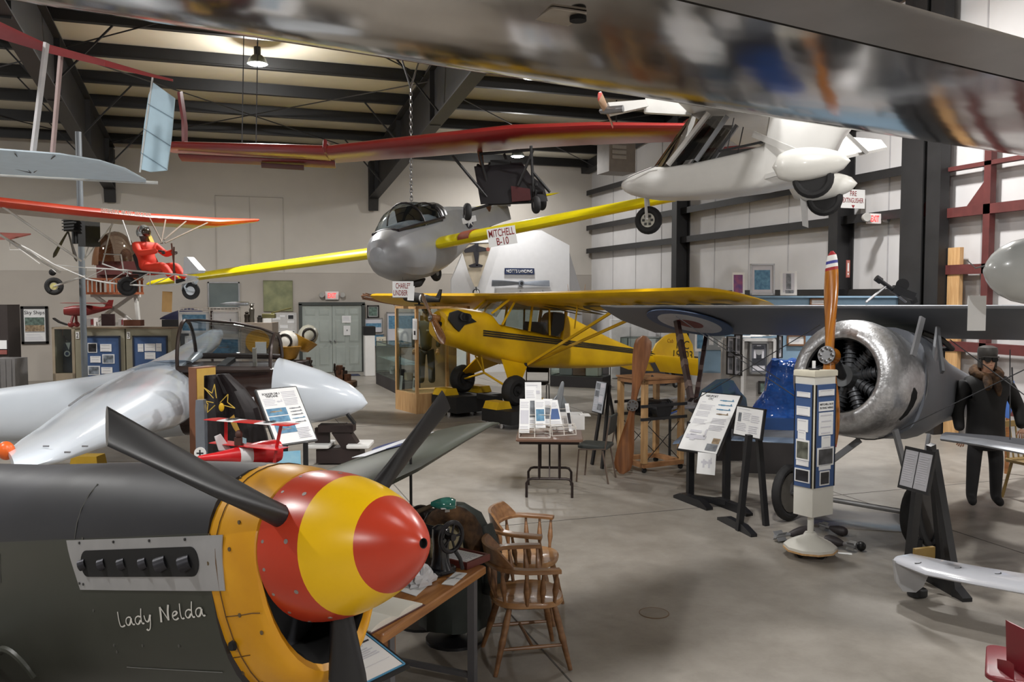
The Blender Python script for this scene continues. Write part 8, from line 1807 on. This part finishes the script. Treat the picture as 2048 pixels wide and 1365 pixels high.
# uniform mannequin inside
cm=W(853,760,(c_-CAM).dot(_fh)+.15)
cm=T@V((w1+.45,.5,0)) if 0 else cm
um=thing('uniform_mannequin','mannequin in an olive green uniform and peaked cap standing in the tall case','mannequin',MX.Translation((cm.x,cm.y,.42))@MX.Rotation(YC-PI/2,4,'Z'))
OLV=mat('uniform_olive',(46,50,42),.8,noise=.08); OLT=mat('uniform_trousers',(52,54,48),.8,noise=.08)
J=[(0,0,.86,.13,.12)]; E=[]
for s in(-1,1): b=len(J); J+=[(0,s*.09,.76,.095),(0,s*.11,.42,.085),(0,s*.12,.05,.08)]; E+=[(0,b),(b,b+1),(b+1,b+2)]
skinbody('trousers',J,E,OLT,um)
J=[(0,0,.76,.17,.14),(0,0,.95,.16,.13),(0,0,1.2,.16,.15),(0,0,1.36,.14,.15),(0,0,1.44,.07,.07)]; E=[(i,i+1) for i in range(4)]
for s in(-1,1): b=len(J); J+=[(0,s*.2,1.36,.07),(.0,s*.27,1.08,.062),(.08,s*.26,.84,.05)]; E+=[(3,b),(b,b+1),(b+1,b+2)]
skinbody('jacket',J,E,OLV,um)
for s in(-1,1): hand(um,MX.Translation((.085,s*.26,.82))@MX.Rotation(1.4,4,'Y'),mat('hand_tan',(176,136,92),.6),25,-s)
hd=head(um,MX.Translation((.0,0,1.47)),mat('head_grey',(120,104,92),.6)); g=G(); g.cyl((0,0,1.38),(0,0,1.5),.05,n=12); g.ob('neck',mat('head_grey',(120,104,92),.6),hd); g=G(); g.lathe([(.09,0),(.1,.03),(.14,.06),(.13,.085),(.03,.09)],18,T=TR(-.005,0,1.64)); g.prism([(.15*cos(R(a)),.09*sin(R(a))) for a in range(-70,71,14)],1.635,1.645); g.ob('peaked_cap',mat('cap_dark',(46,38,34),.7),hd)
g=G(); g.box((.15,.05,1.22),(.01,.07,.03)); g.ob('badge',mat('badge_pale',(150,150,140),.5),um)
mc=thing('plywood_screen','tall tan plywood screen behind the uniform mannequin','screen',MX.Translation((*W(875,760,19.6)[:2],0))@MX.Rotation(YC,4,'Z')); hh=W(875,632,19.6).z; g=G(); g.box((0,.3,hh/2),(.85,.04,hh)); g.ob('panel',mat('screen_tan',(140,118,86),.7,noise=.06),mc); g=G(); g.box((0,.3,.05),(.9,.3,.1)); g.ob('foot',mat('screen_tan',(140,118,86),.7,noise=.06),mc)
bm_=thing('bomber_model','dark model aeroplane with white bands standing on top of the tall case','model plane',T@TR(w1*.55,.3,zt6+.03+.165,PI+.1,-.06)); 
g=G(); rr=[[V((p.x,p.y,p.z)) for p in supers(w,h_,14,2.2,x=x)] for x,w,h_ in((.55,.03,.03),(.5,.09,.1),(.3,.1,.11),(-.05,.09,.1),(-.12,.085,.095),(-.17,.083,.09),(-.22,.08,.085),(-.27,.075,.08),(-.32,.07,.075),(-.6,.04,.05),(-.75,.02,.04))]
g.loft(rr,mf=lambda i,j:1 if i in(4,6) else 0); g.ob('fuselage',[BLACKMATTE,mat('band_white',(200,200,200),.5)],bm_); g=G(); wing(g,[(0,.32,0,.3,.1),(.5,.22,.0,.2,.1)]); wing(g,[(0,.32,0,.3,.1),(-.5,.22,.0,.2,.1)]); g.ob('wing',BLACKMATTE,bm_); g=G(); g.prism([(-.6,.03),(-.75,.22),(-.82,.22),(-.78,.02)],-.01,.01,0,MX.Rotation(PI/2,4,'X')); g.ob('fin',BLACKMATTE,bm_)
g=G(); g.cyl((0,0,-.15),(0,0,0),.02,n=8); g.lathe([(.1,-.155),(.1,-.14),(.02,-.13)],14); g.ob('model_stand',BLACKMATTE,bm_)
# ================================================================ wire rack with aircraft pictures
DR=17.2; kx=DR/FPX; o=W(420,690,DR); TWR=MX.Translation((o.x,o.y,0))@MX.Rotation(YC,4,'Z')
wr=thing('wire_panel','white wire grid display panel holding four framed aircraft prints','wire display',TWR); X=lambda px:(px-420)*kx; Z=lambda py:W(420,py,DR).z
g=G()
for py in(616,621): g.cyl((X(359),0,Z(py)),(X(482),0,Z(py)),.01,n=6)
for py in(616,760): g.cyl((X(359),0,Z(py)),(X(482),0,Z(py)),.01,n=6)
for px in(359,421,478,482): g.cyl((X(px),0,0),(X(px),0,Z(616)),.01,n=6)
for k in range(17): px=361+7.4*k; g.cyl((X(px),0,Z(621)),(X(px),0,Z(616)),.007,n=5)
for k in range(16): py=621+7.4*k; g.cyl((X(421),0,Z(py)),(X(426),0,Z(py)),.006,n=5); g.cyl((X(477),0,Z(py)),(X(482),0,Z(py)),.006,n=5)
g.ob('wire_grid',WIRE,wr); g=G(); g.box((X(420),.2,.02),(1.2,.5,.04)); g.box((X(423),.02,Z(690)),(.06,.02,Z(620)-Z(760))); g.ob('rack_base',mat('rack_brown',(66,46,44),.6),wr)
for rc,lab,ls,im in(((361,624,420,667),'blue sky aircraft print at the upper left of the wire panel',[('b',.08,.1,.84,.8)],1),((427,624,478,668),'print of a brown aircraft on white at the upper right of the wire panel',[('plane',.18,.3,.6,.4,5)],0),((372,672,408,716),'small pale print at the lower left of the wire panel',[('l',.1,.1,.8,.8)],0),((411,676,481,718),'blue print of a small distant aircraft at the lower right of the wire panel',[('b',.02,.02,.96,.96),('plane',.3,.35,.4,.2,5)],1)):
    w,h=(rc[2]-rc[0])*kx,(rc[3]-rc[1])*kx; M=TWR@TR(X((rc[0]+rc[2])/2),-.03,Z((rc[1]+rc[3])/2),0,0,PI/2); t=framed('framed_print',lab,'framed print',None,mat('frame_pale',(206,206,206),.4),'b',M=M,w=w,h=h,fw=.03,lines=ls)
fm=thing('jet_fighter_model','small grey jet fighter model on top of the wire panel','model plane',TWR@TR(X(474),0,Z(608),0)); g=G(); g.lathe([(.005,.32),(.03,.2),(.045,0),(.04,-.25)],12,T=MX.Rotation(-PI/2,4,'Y')); g.ob('fuselage',JM,fm); g=G(); g.prism([(.05,0),(-.02,.02),(.2,.3),(.28,.3),(.2,0),(.28,-.3),(.2,-.3),(-.02,-.02)],-.008,.008); g.ob('wing',JM,fm); g=G(); g.cyl((0,0,Z(615)-Z(608)),(0,0,-.03),.008,n=6); g.ob('model_stand',STEEL,fm)
# shelf with metal exhibits right of the wire panel
DS=18.6; o=W(512,650,DS); ts=MX.Translation((o.x,o.y,0))@MX.Rotation(YC,4,'Z'); ks_=DS/FPX; zs_=W(512,646,DS).z
sh=thing('exhibit_cabinet','pale cabinet topped with metal exhibits between the wire panel and the photo board','cabinet',ts); g=G(); g.box((0,.3,zs_/2),(62*ks_,.5,zs_)); g.ob('cabinet_body',mat('cabinet_pale',(152,140,128),.6),sh)
g=G(); g.lathe([(.26,-.02),(.26,.02)],24,T=TR(.02,.03,zs_-.42,0,0,PI/2)); g.ob('round_panel',mat('round_yellow',(186,138,44),.5),sh); g=G(); g.box((.1,-.0,zs_-.55),(.24,.02,.26)); g.ob('white_sheet',PAPER,sh)
for px,hh,lab,c in((487,.24,'dark metal lantern on the pale cabinet, nearest the wire panel',(60,54,48)),(497,.42,'tall grey metal lamp with a dark knob on the pale cabinet',(96,92,84)),(513,.16,'small dark chrome model on the pale cabinet',(70,68,66))):
    tt=thing('metal_exhibit',lab,'exhibit',ts@TR((px-512)*ks_,.25,zs_)); g=G(); g.lathe([(.055,0),(.055,.05),(.05,hh*.3),(.06,hh*.7),(.03,hh*.8),(.05,hh*.9),(.02,hh)],14); g.ob('exhibit_body',mat('exh_c%d'%px,c,.35,.6),tt)
gn=thing('brass_gun_model','brass model cannon pointing right on the pale cabinet','model',ts@TR((531-512)*ks_,.28,zs_+.003)); g=G(); g.rbox((0,0,.14),(.3,.12,.1),.03); g.cyl((.05,0,.2),(.5,0,.32),.02,n=8); g.cyl((-.1,0,0),(-.1,0,.12),.03,n=8); g.ob('cannon_body',mat('brass_green',(126,122,84),.35,.7),gn)
wb=thing('white_label_block','small white label block at the right end of the pale cabinet','label',ts@TR((533-512)*ks_,.06,zs_+.003)); g=G(); g.box((0,.04,.04),(.18,.06,.1),0); g.ob('block',PAPER,wb)
# left edge: bookcase and box
bc=thing('bookcase','dark bookcase with papers at the left edge of the picture','bookcase',MX.Translation((*W(2,720,19.5)[:2],0))@MX.Rotation(YC,4,'Z')); g=G(); zz_=W(5,610,19.5).z; g.box((-.1,.3,zz_/2),(.5,.5,zz_)); g.ob('bookcase_body',mat('bookcase_dark',(46,38,36),.6),bc); g=G(); g.box((0,.03,W(5,690,19.5).z),(.25,.02,.2)); g.box((0,.03,W(5,705,19.5).z),(.25,.02,.1),1); g.ob('papers',[PAPER,mat('paper_red',(140,80,74),.7)],bc)
gb=thing('grey_locker','grey ribbed steel locker at the left edge beside the bookcase','locker',MX.Translation((*W(14,745,18.6)[:2],0))@MX.Rotation(YC,4,'Z')); zz_=W(14,718,18.6).z; g=G(); g.box((-.1,.25,zz_/2),(.55,.5,zz_)); 
for k in range(4): g.box((-.3+.13*k,-.005,zz_/2),(.03,.02,zz_*.96))
g.ob('locker_body',mat('locker_grey',(120,118,118),.5,.3),gb)
# ================================================================ white gabled diorama in the far right corner
YD=25.2; DW_=mat('diorama_white',(218,218,220),.7,noise=.02)
pts=[(903,612),(903,560),(940,472),(958,462),(1083,461),(1139,491),(1139,612)]
t=thing('diorama_hut','white hut shaped diorama wall with the NOTTS LANDING sign in the far corner','diorama',MX.Translation((BW(1020,600,YD).x,YD,0))); I=t.matrix_world.inverted()
P=[I@BW(px,py,YD) for px,py in pts]; P[0].z=0;P[-1].z=0
g=G(); g.loft([P,[p+V((0,.12,0)) for p in P]]); g.ob('front_wall',DW_,t)
Q=[I@BW(1139,491,YD),I@BW(1139,505,YD),I@BW(1187,592,YD-.0),I@BW(1187,612,YD)]; q=[V((Q[0].x,0,Q[1].z)),V((Q[2].x,.9,Q[2].z)),V((Q[2].x,.9,0)),V((Q[0].x,0,0))]
g=G(); g.loft([q,[p+V((-.06,.1,0)) for p in q]]); g.ob('side_wall',DW_,t)
c=BW(1039,543,YD-.03); sg=thing('hut_sign','navy name plate reading NOTTS LANDING on the white hut wall','sign',NB(c)); k=BW(1069,543,YD).x-BW(1010,543,YD).x; g=G(); g.box((0,0,0),(k,k*.2,.02)); g.ob('plate',mat('plate_navy',(36,50,84),.5),sg); text("NOTT'S LANDING",k*.11,WHITE,sg,TR(0,0,.011),'lettering',k*.88,.003,bold=.012)
c=BW(1042,567,YD-.1); wp=thing('mounted_propeller','grey propeller mounted level under the name plate','propeller',MX.Translation(c)); L=(BW(1100,567,YD).x-BW(985,567,YD).x)/2; g=G(); M=MX.Rotation(-PI/2,4,'Z')
for k2 in(0,1): blade_prop(g,M,L,.1,.2,.05,PI/2+PI*k2,square=True,pitch=30)
g.cyl((0,-.06,0),(0,.06,0),.09,n=16); g.ob('blades',mat('prop_grey',(146,152,162),.35,.4),wp); g=G(); g.cyl((0,-.075,0),(0,-.06,0),.05,n=14); g.cyl((0,.06,0),(0,.1,0),.03,n=8); g.ob('hub',DKSTEEL,wp)
g=G()
for a,b in(((990,576),(1100,576)),((990,576),(990,612)),((1040,580),(1040,612)),((1085,580),(1085,612))):
    p,q=BW(*a,YD-.012),BW(*b,YD-.012); g.bar(p-V((0,.012,0)),q-V((0,.012,0)),.03,.02)
p=thing('hut_doors','white cabinet doors let into the white hut wall below the mounted propeller','doors',MX.Translation((0,0,0)));g.ob('door_seams',mat('seam_white',(186,186,188),.7),p)
# hanging flag with dark aircraft silhouette
cl=[(922,505),(985,492),(968,540),(957,575),(948,578),(938,548)]; fl=thing('hanging_flag','cream cloth with a dark aeroplane silhouette hanging against the white hut','flag',MX.Translation(BW(953,540,YD-.3))); I=fl.matrix_world.inverted()
q=[I@BW(px,py,YD-.3) for px,py in((920,488),(985,486),(967,540),(955,574),(949,574),(937,545))]; g=G(); g.loft([q,[p+V((0,.02,0)) for p in q]]); fb=g.ob('cloth',mat('flag_cream',(196,184,164),.85,noise=.12,scale=3,bump=.4),fl)
g=G()
def fq(*pp): 
    a=[I@BW(px,py,YD-.33) for px,py in pp]; g.loft([a,[p+V((0,.01,0)) for p in a]])
fq((946,500),(950,487),(957,487),(958,512),(956,532),(952,532),(949,515)); fq((926,500),(948,490),(975,497),(976,502),(958,504),(948,504),(930,506)); fq((937,531),(952,526),(966,531),(964,535),(940,535)); g.ob('silhouette',mat('silhouette_dark',(40,38,44),.7),fb)
g=G(); c=I@BW(976,499,YD-.34); g.cyl(c,c+V((0,.008,0)),.06,n=16); g.ob('red_disc',mat('disc_red',(150,84,70),.7),fb)
g=G(); g.cyl(I@BW(920,488,YD-.3),I@BW(987,485,YD-.3),.012,n=6); g.cyl(I@BW(952,574,YD-.3),I@BW(953,582,YD-.3),.02,n=6); g.ob('rod',DKSTEEL,fl)
ck=thing('wall_clock','small round dark rimmed clock under the hanging flag','clock',NB(BW(952,585,YD-.02))); g=G(); g.cyl((0,0,0),(0,0,.05),.11,n=24); g.ob('rim',DKSTEEL,ck); g=G(); g.cyl((0,0,.05),(0,0,.056),.085,n=24); fc=g.ob('face',WHITE,ck); g=G(); g.box((0,.025,.058),(.008,.05,.003)); g.box((.02,0,.058),(.04,.008,.003)); g.ob('hands',INK,fc)
for px,dx in((1138,-.1),(1168,.1)):
    p=thing('hanging_propeller_tip',('left' if dx<0 else 'right')+' wooden propeller tip of the pair sticking up behind the yellow wing','propeller blade',MX.Translation(BW(px,578,YD-.6))); g=G(); blade_prop(g,MX.Translation((0,0,-.35)),.5,.06,.1,.03,dx*2.0); g.ob('blade',PROPW if 0 else mat('blade_tan',(158,112,62),.35),p)
# white cabinets and frames seen under and behind the yellow plane
wc_=thing('white_cabinet','tall white double cabinet behind the yellow plane tail','cabinet',MX.Translation((*W(1260,700,24.2)[:2],0))@MX.Rotation(YC,4,'Z')); zz_=W(1260,640,24.2).z; g=G(); g.box((0,.3,zz_/2),(1.05,.6,zz_)); g.box((0,-.005,zz_/2),(.02,.012,zz_*.96),1); g.ob('cabinet_body',[mat('cabinet_white',(206,206,206),.5),mat('seam_white',(186,186,188),.7)],wc_)
for s in(-1,1): g=G(); g.box((s*.27,-.02,zz_*.45),(.5,.03,zz_*.86)); g.ob('door',mat('cabinet_white',(206,206,206),.5),wc_)
bk_=thing('storage_trunk','grey storage trunk on the floor behind the yellow plane','trunk',MX.Translation((*W(1205,690,25.6)[:2],0))@MX.Rotation(YC,4,'Z')); g=G(); g.rbox((0,.3,.55),(1.0,.6,1.1),.05); g.ob('trunk_body',mat('trunk_grey',(96,94,96),.6),bk_)
# heater near the roof in the far corner
ht=thing('unit_heater','tan louvered heater hanging under the roof in the far right corner','heater',MX.Translation(W(1243,305,22))@MX.Rotation(YC+R(20),4,'Z')); g=G(); g.box((0,.3,0),(.75,.7,1.0)); g.ob('heater_body',mat('heater_tan',(120,110,100),.5,.2),ht); 
for k in range(5): g=G(); g.box((-.1,-.06,.38-.13*k),(.4,.03,.09),0,MX.Rotation(.0,4,'X')); g.ob('louver',mat('louver_tan',(150,142,132),.5,.2),ht)
g=G(); g.cyl((0,.3,.5),(0,.3,1.8),.02,n=6); g.ob('hanger_rod',DKSTEEL,ht)
# ================================================================ display wall by the right side
DP=15.6; o=W(1560,640,DP); TP_=MX.Translation((o.x,o.y,0))@MX.Rotation(YC-R(8),4,'Z'); kp=DP/FPX; px_=lambda px:(px-1560)*kp; pz_=lambda py:W(1560,py,DP).z
dp=thing('display_partition','pale blue display partition standing along the right wall','partition screen',TP_); g=G(); zt7=pz_(594); g.box((.35,.1,zt7*.7),(3.6,.12,zt7*.6)); g.ob('blue_panel',mat('partition_blue',(136,166,190),.7,noise=.04),dp); g=G(); g.box((.35,.1,zt7*.2),(3.6,.14,zt7*.4)); g.ob('lower_panel',mat('partition_white',(196,190,188),.7,noise=.04),dp); g=G(); g.box((.35,.1,zt7),(3.66,.3,.03)); g.ob('top_shelf',mat('partition_blue',(136,166,190),.7),dp)
zs7=zt7+.016
for rc,lab,mkk in(((1466,549,1490,595),'small purple print leaning on the blue partition, left of three','v'),((1500,531,1548,594),'large framed blue picture leaning on the blue partition top','n'),((1559,546,1591,594),'curled black and white figure photo on the blue partition top','d')):
    w,h=(rc[2]-rc[0])*kp,(rc[3]-rc[1])*kp; M=TP_@TR(px_((rc[0]+rc[2])/2),-.02,zs7+h/2+.01,0,0,PI/2-.12)
    if mkk=='n': t=framed('framed_picture',lab,'framed picture',None,FSV,'n',M=M,w=w,h=h,fw=.03,lines=[('l',.0,.0,1,1),('b',.16,.18,.68,.66)])
    else:
        t=thing('leaning_print',lab,'print',M); doc(t,None,w,h,[('u',.1,.1,.74,.8)] if mkk=='v' else [('l',.15,.08,.7,.8),('d',.35,.1,.3,.65),('d',.3,.78,.5,.14)]); 
        if mkk=='v': t.children[0].data.materials[7]=mat('print_purple',(74,54,124),.6,noise=.35,scale=8,c2=(150,80,110))
for (p0,p1,p2,p3),lab in(((1617,597,1652,612),'brown framed print at the top of the blue partition beside the cowl'),((1574,670,1610,692),'brown framed sheet on the blue partition left of the cowl')): 
    w,h=(p2-p0)*kp,(p3-p1)*kp; framed('framed_picture',lab,'framed picture',None,FOK,'l',M=TP_@TR(px_((p0+p2)/2),.02,pz_((p1+p3)/2),0,0,PI/2),w=w,h=h,fw=.03,lines=[('t',.2,.3,.6,.4)])
nb=thing('pinned_board','grey pin board with two white sheets left of the lattice display','notice board',TP_@TR(px_(1435),.02,pz_(678),0,0,PI/2)); w,h=36*kp,48*kp; g=G(); g.box((0,0,0),(w,h,.03)); b=g.ob('board',mat('pin_board_grey',(150,156,160),.7),nb); pinned(b,TR(0,0,.015),[(-w*.25,-.05,w*.24,h*.34,'t'),(w*.25,-h*.22,w*.26,h*.3,'t'),(.1,h*.3,w*.3,h*.2,'s')],4)
wb2=thing('blue_framed_board','narrow white framed blue picture left of the pin board','framed picture',TP_@TR(px_(1404),.02,pz_(685),0,0,PI/2)); w,h=20*kp,40*kp; g=G(); g.box((0,0,0),(w,h,.03)); g.ob('frame',WHITE,wb2); g=G(); g.box((0,0,.017),(w*.6,h*.7,.004)); g.ob('picture',mat('print_blue',(104,150,178)),wb2)
# folding white lattice display with portraits
DL=14.2; kl=DL/FPX; o=W(1510,740,DL); TL=MX.Translation((o.x,o.y,0))@MX.Rotation(YC,4,'Z'); lx=lambda px:(px-1510)*kl; lz=lambda py:W(1510,py,DL).z
ld=thing('lattice_screen','white three panel lattice screen hung with framed portraits','display screen',TL); LW=mat('lattice_white',(204,202,200),.5); LP_=mat('slat_panel',(150,146,142),.6,noise=.1,stretch=(1,1,12),scale=6)
zt8=lz(680); 
g=G()
for px,y in((1455,.35),(1484,0),(1548,0),(1570,.35)): g.box((lx(px),y,zt8/2),(.05,.05,zt8))
g.bar((lx(1455),.35,zt8),(lx(1484),0,zt8),.05); g.bar((lx(1484),0,zt8),(lx(1548),0,zt8),.05); g.bar((lx(1548),0,zt8),(lx(1570),.35,zt8),.05); g.ob('posts',LW,ld)
g=G(); g.box(((lx(1484)+lx(1548))/2,.02,zt8/2),(lx(1548)-lx(1484),.02,zt8)); g.ob('center_panel',LP_,ld)
for a,b in((1455,1484),(1548,1570)):
    ya,yb_=(.35,0) if a==1455 else (0,.35); g=G(); g.bar((lx(a),ya+.01,zt8/2),(lx(b),yb_+.01,zt8/2),.02,zt8,up=V((0,1,0))) if 0 else g.loft([[V((lx(a),ya,0)),V((lx(b),yb_,0)),V((lx(b),yb_,zt8)),V((lx(a),ya,zt8))],[V((lx(a),ya+.02,0)),V((lx(b),yb_+.02,0)),V((lx(b),yb_+.02,zt8)),V((lx(a),ya+.02,zt8))]]); g.ob('side_panel',LW,ld)
w,h=(1535-1497)*kl,(748-683)*kl
t=framed('framed_portrait','grey mounted portrait of a person in a peaked cap on the lattice screen','framed portrait',None,mat('frame_grey',(96,98,104),.5),'d',M=TL@TR(lx(1516),-.03,lz(716),0,0,PI/2),w=w,h=h,fw=.035,lines=[('k',0,0,1,1),('l',.38,.08,.24,.05),('l',.2,.2,.6,.42),('l',.14,.7,.72,.22)])
t.children[1].data.materials[2]=mat('mount_grey',(92,94,102),.6)
g=G(); y0=h*.19
for (x,y,ww,hh) in((0,-.17,.24,.12),(0,-.08,.1,.1)): g.box((x,y0+y,.011),(ww*.9,hh,.003))
g.cyl((0,y0+.0,.009),(0,y0+.0,.013),.055,n=18,mi=1); g.prism([(-.09,.05),(.09,.05),(.075,.105),(-.075,.105)],.012,.016,0,TR(0,y0-.01,0)); g.ob('sitter',[mat('sitter_dark',(42,44,52),.6),mat('sitter_face',(150,150,152),.6)],t)
for px,py,w_,h_,lab,yy,rot_ in((1465,695,.1,.24,'small framed photo at the upper left of the lattice screen',.2,-1.0),(1476,690,.09,.24,'small framed photo beside the left post of the lattice screen',.08,-1.0),(1465,728,.1,.26,'lower framed photo at the left of the lattice screen',.2,-1.0),(1476,730,.1,.24,'lower framed photo nearest the left post of the lattice screen',.08,-1.0),(1559,694,.12,.26,'framed oval portrait on the right wing of the lattice screen',.12,.9)):
    M=TL@TR(lx(px),yy-.09,lz(py),rot_ if px>1500 else rot_*.9,0,PI/2); framed('framed_photo',lab,'framed photo',None,FBK,'d',M=M,w=w_*1.6,h=h_*1.5,fw=.02,lines=[('l',0,0,1,1),('d',.25,.2,.5,.6)],grp=None)
w,h=28*kl,26*kl; framed('green_picture','dark framed green picture low on the lattice screen','framed picture',None,FBK,'g',M=TL@TR(lx(1530),-.03,lz(775),0,0,PI/2),w=w,h=h,fw=.03,lines=[('g',.05,.05,.9,.9)])
pf_=thing('paper_rolls','loose white paper sheets lying along the top of the lattice screen','papers',TL@TR(lx(1515),.15,zt8+.03)); g=G(); r=random.Random(3)
for k in range(4): g.box((-.3+.2*k,r.uniform(-.05,.05),.01+.012*k),(.35,.25,.008),0,None,r.uniform(-.4,.4))
g.ob('sheets',PAPER,pf_)
# floor plate ring
rg=thing('floor_drain','round floor drain cover set in the concrete in front of the armchairs','drain cover',MX.Translation(FL(1308,1227,.001))); g=G(); g.tube([(.11*cos(a),.11*sin(a),.001) for a in[2*PI*k/40 for k in range(40)]],.004,n=5,loop=True); g.ob('rim',mat('drain_rust',(120,96,76),.7),rg); g=G(); g.cyl((0,0,-.001),(0,0,.002),.108,n=40); g.ob('cover',mat('drain_cover',(140,132,122),.5,noise=.1),rg)
sc.view_settings.view_transform='Standard'; sc.view_settings.look='None'; sc.view_settings.gamma=1; sc.view_settings.exposure=0.0
w=bpy.data.worlds.new('world'); sc.world=w; w.use_nodes=True; w.node_tree.nodes['Background'].inputs[0].default_value=(.5,.52,.55,1); w.node_tree.nodes['Background'].inputs[1].default_value=.3
sc.cycles.use_denoising=True; sc.cycles.max_bounces=8; sc.cycles.transparent_max_bounces=16; sc.cycles.caustics_reflective=False; sc.cycles.caustics_refractive=False; sc.cycles.sample_clamp_indirect=4
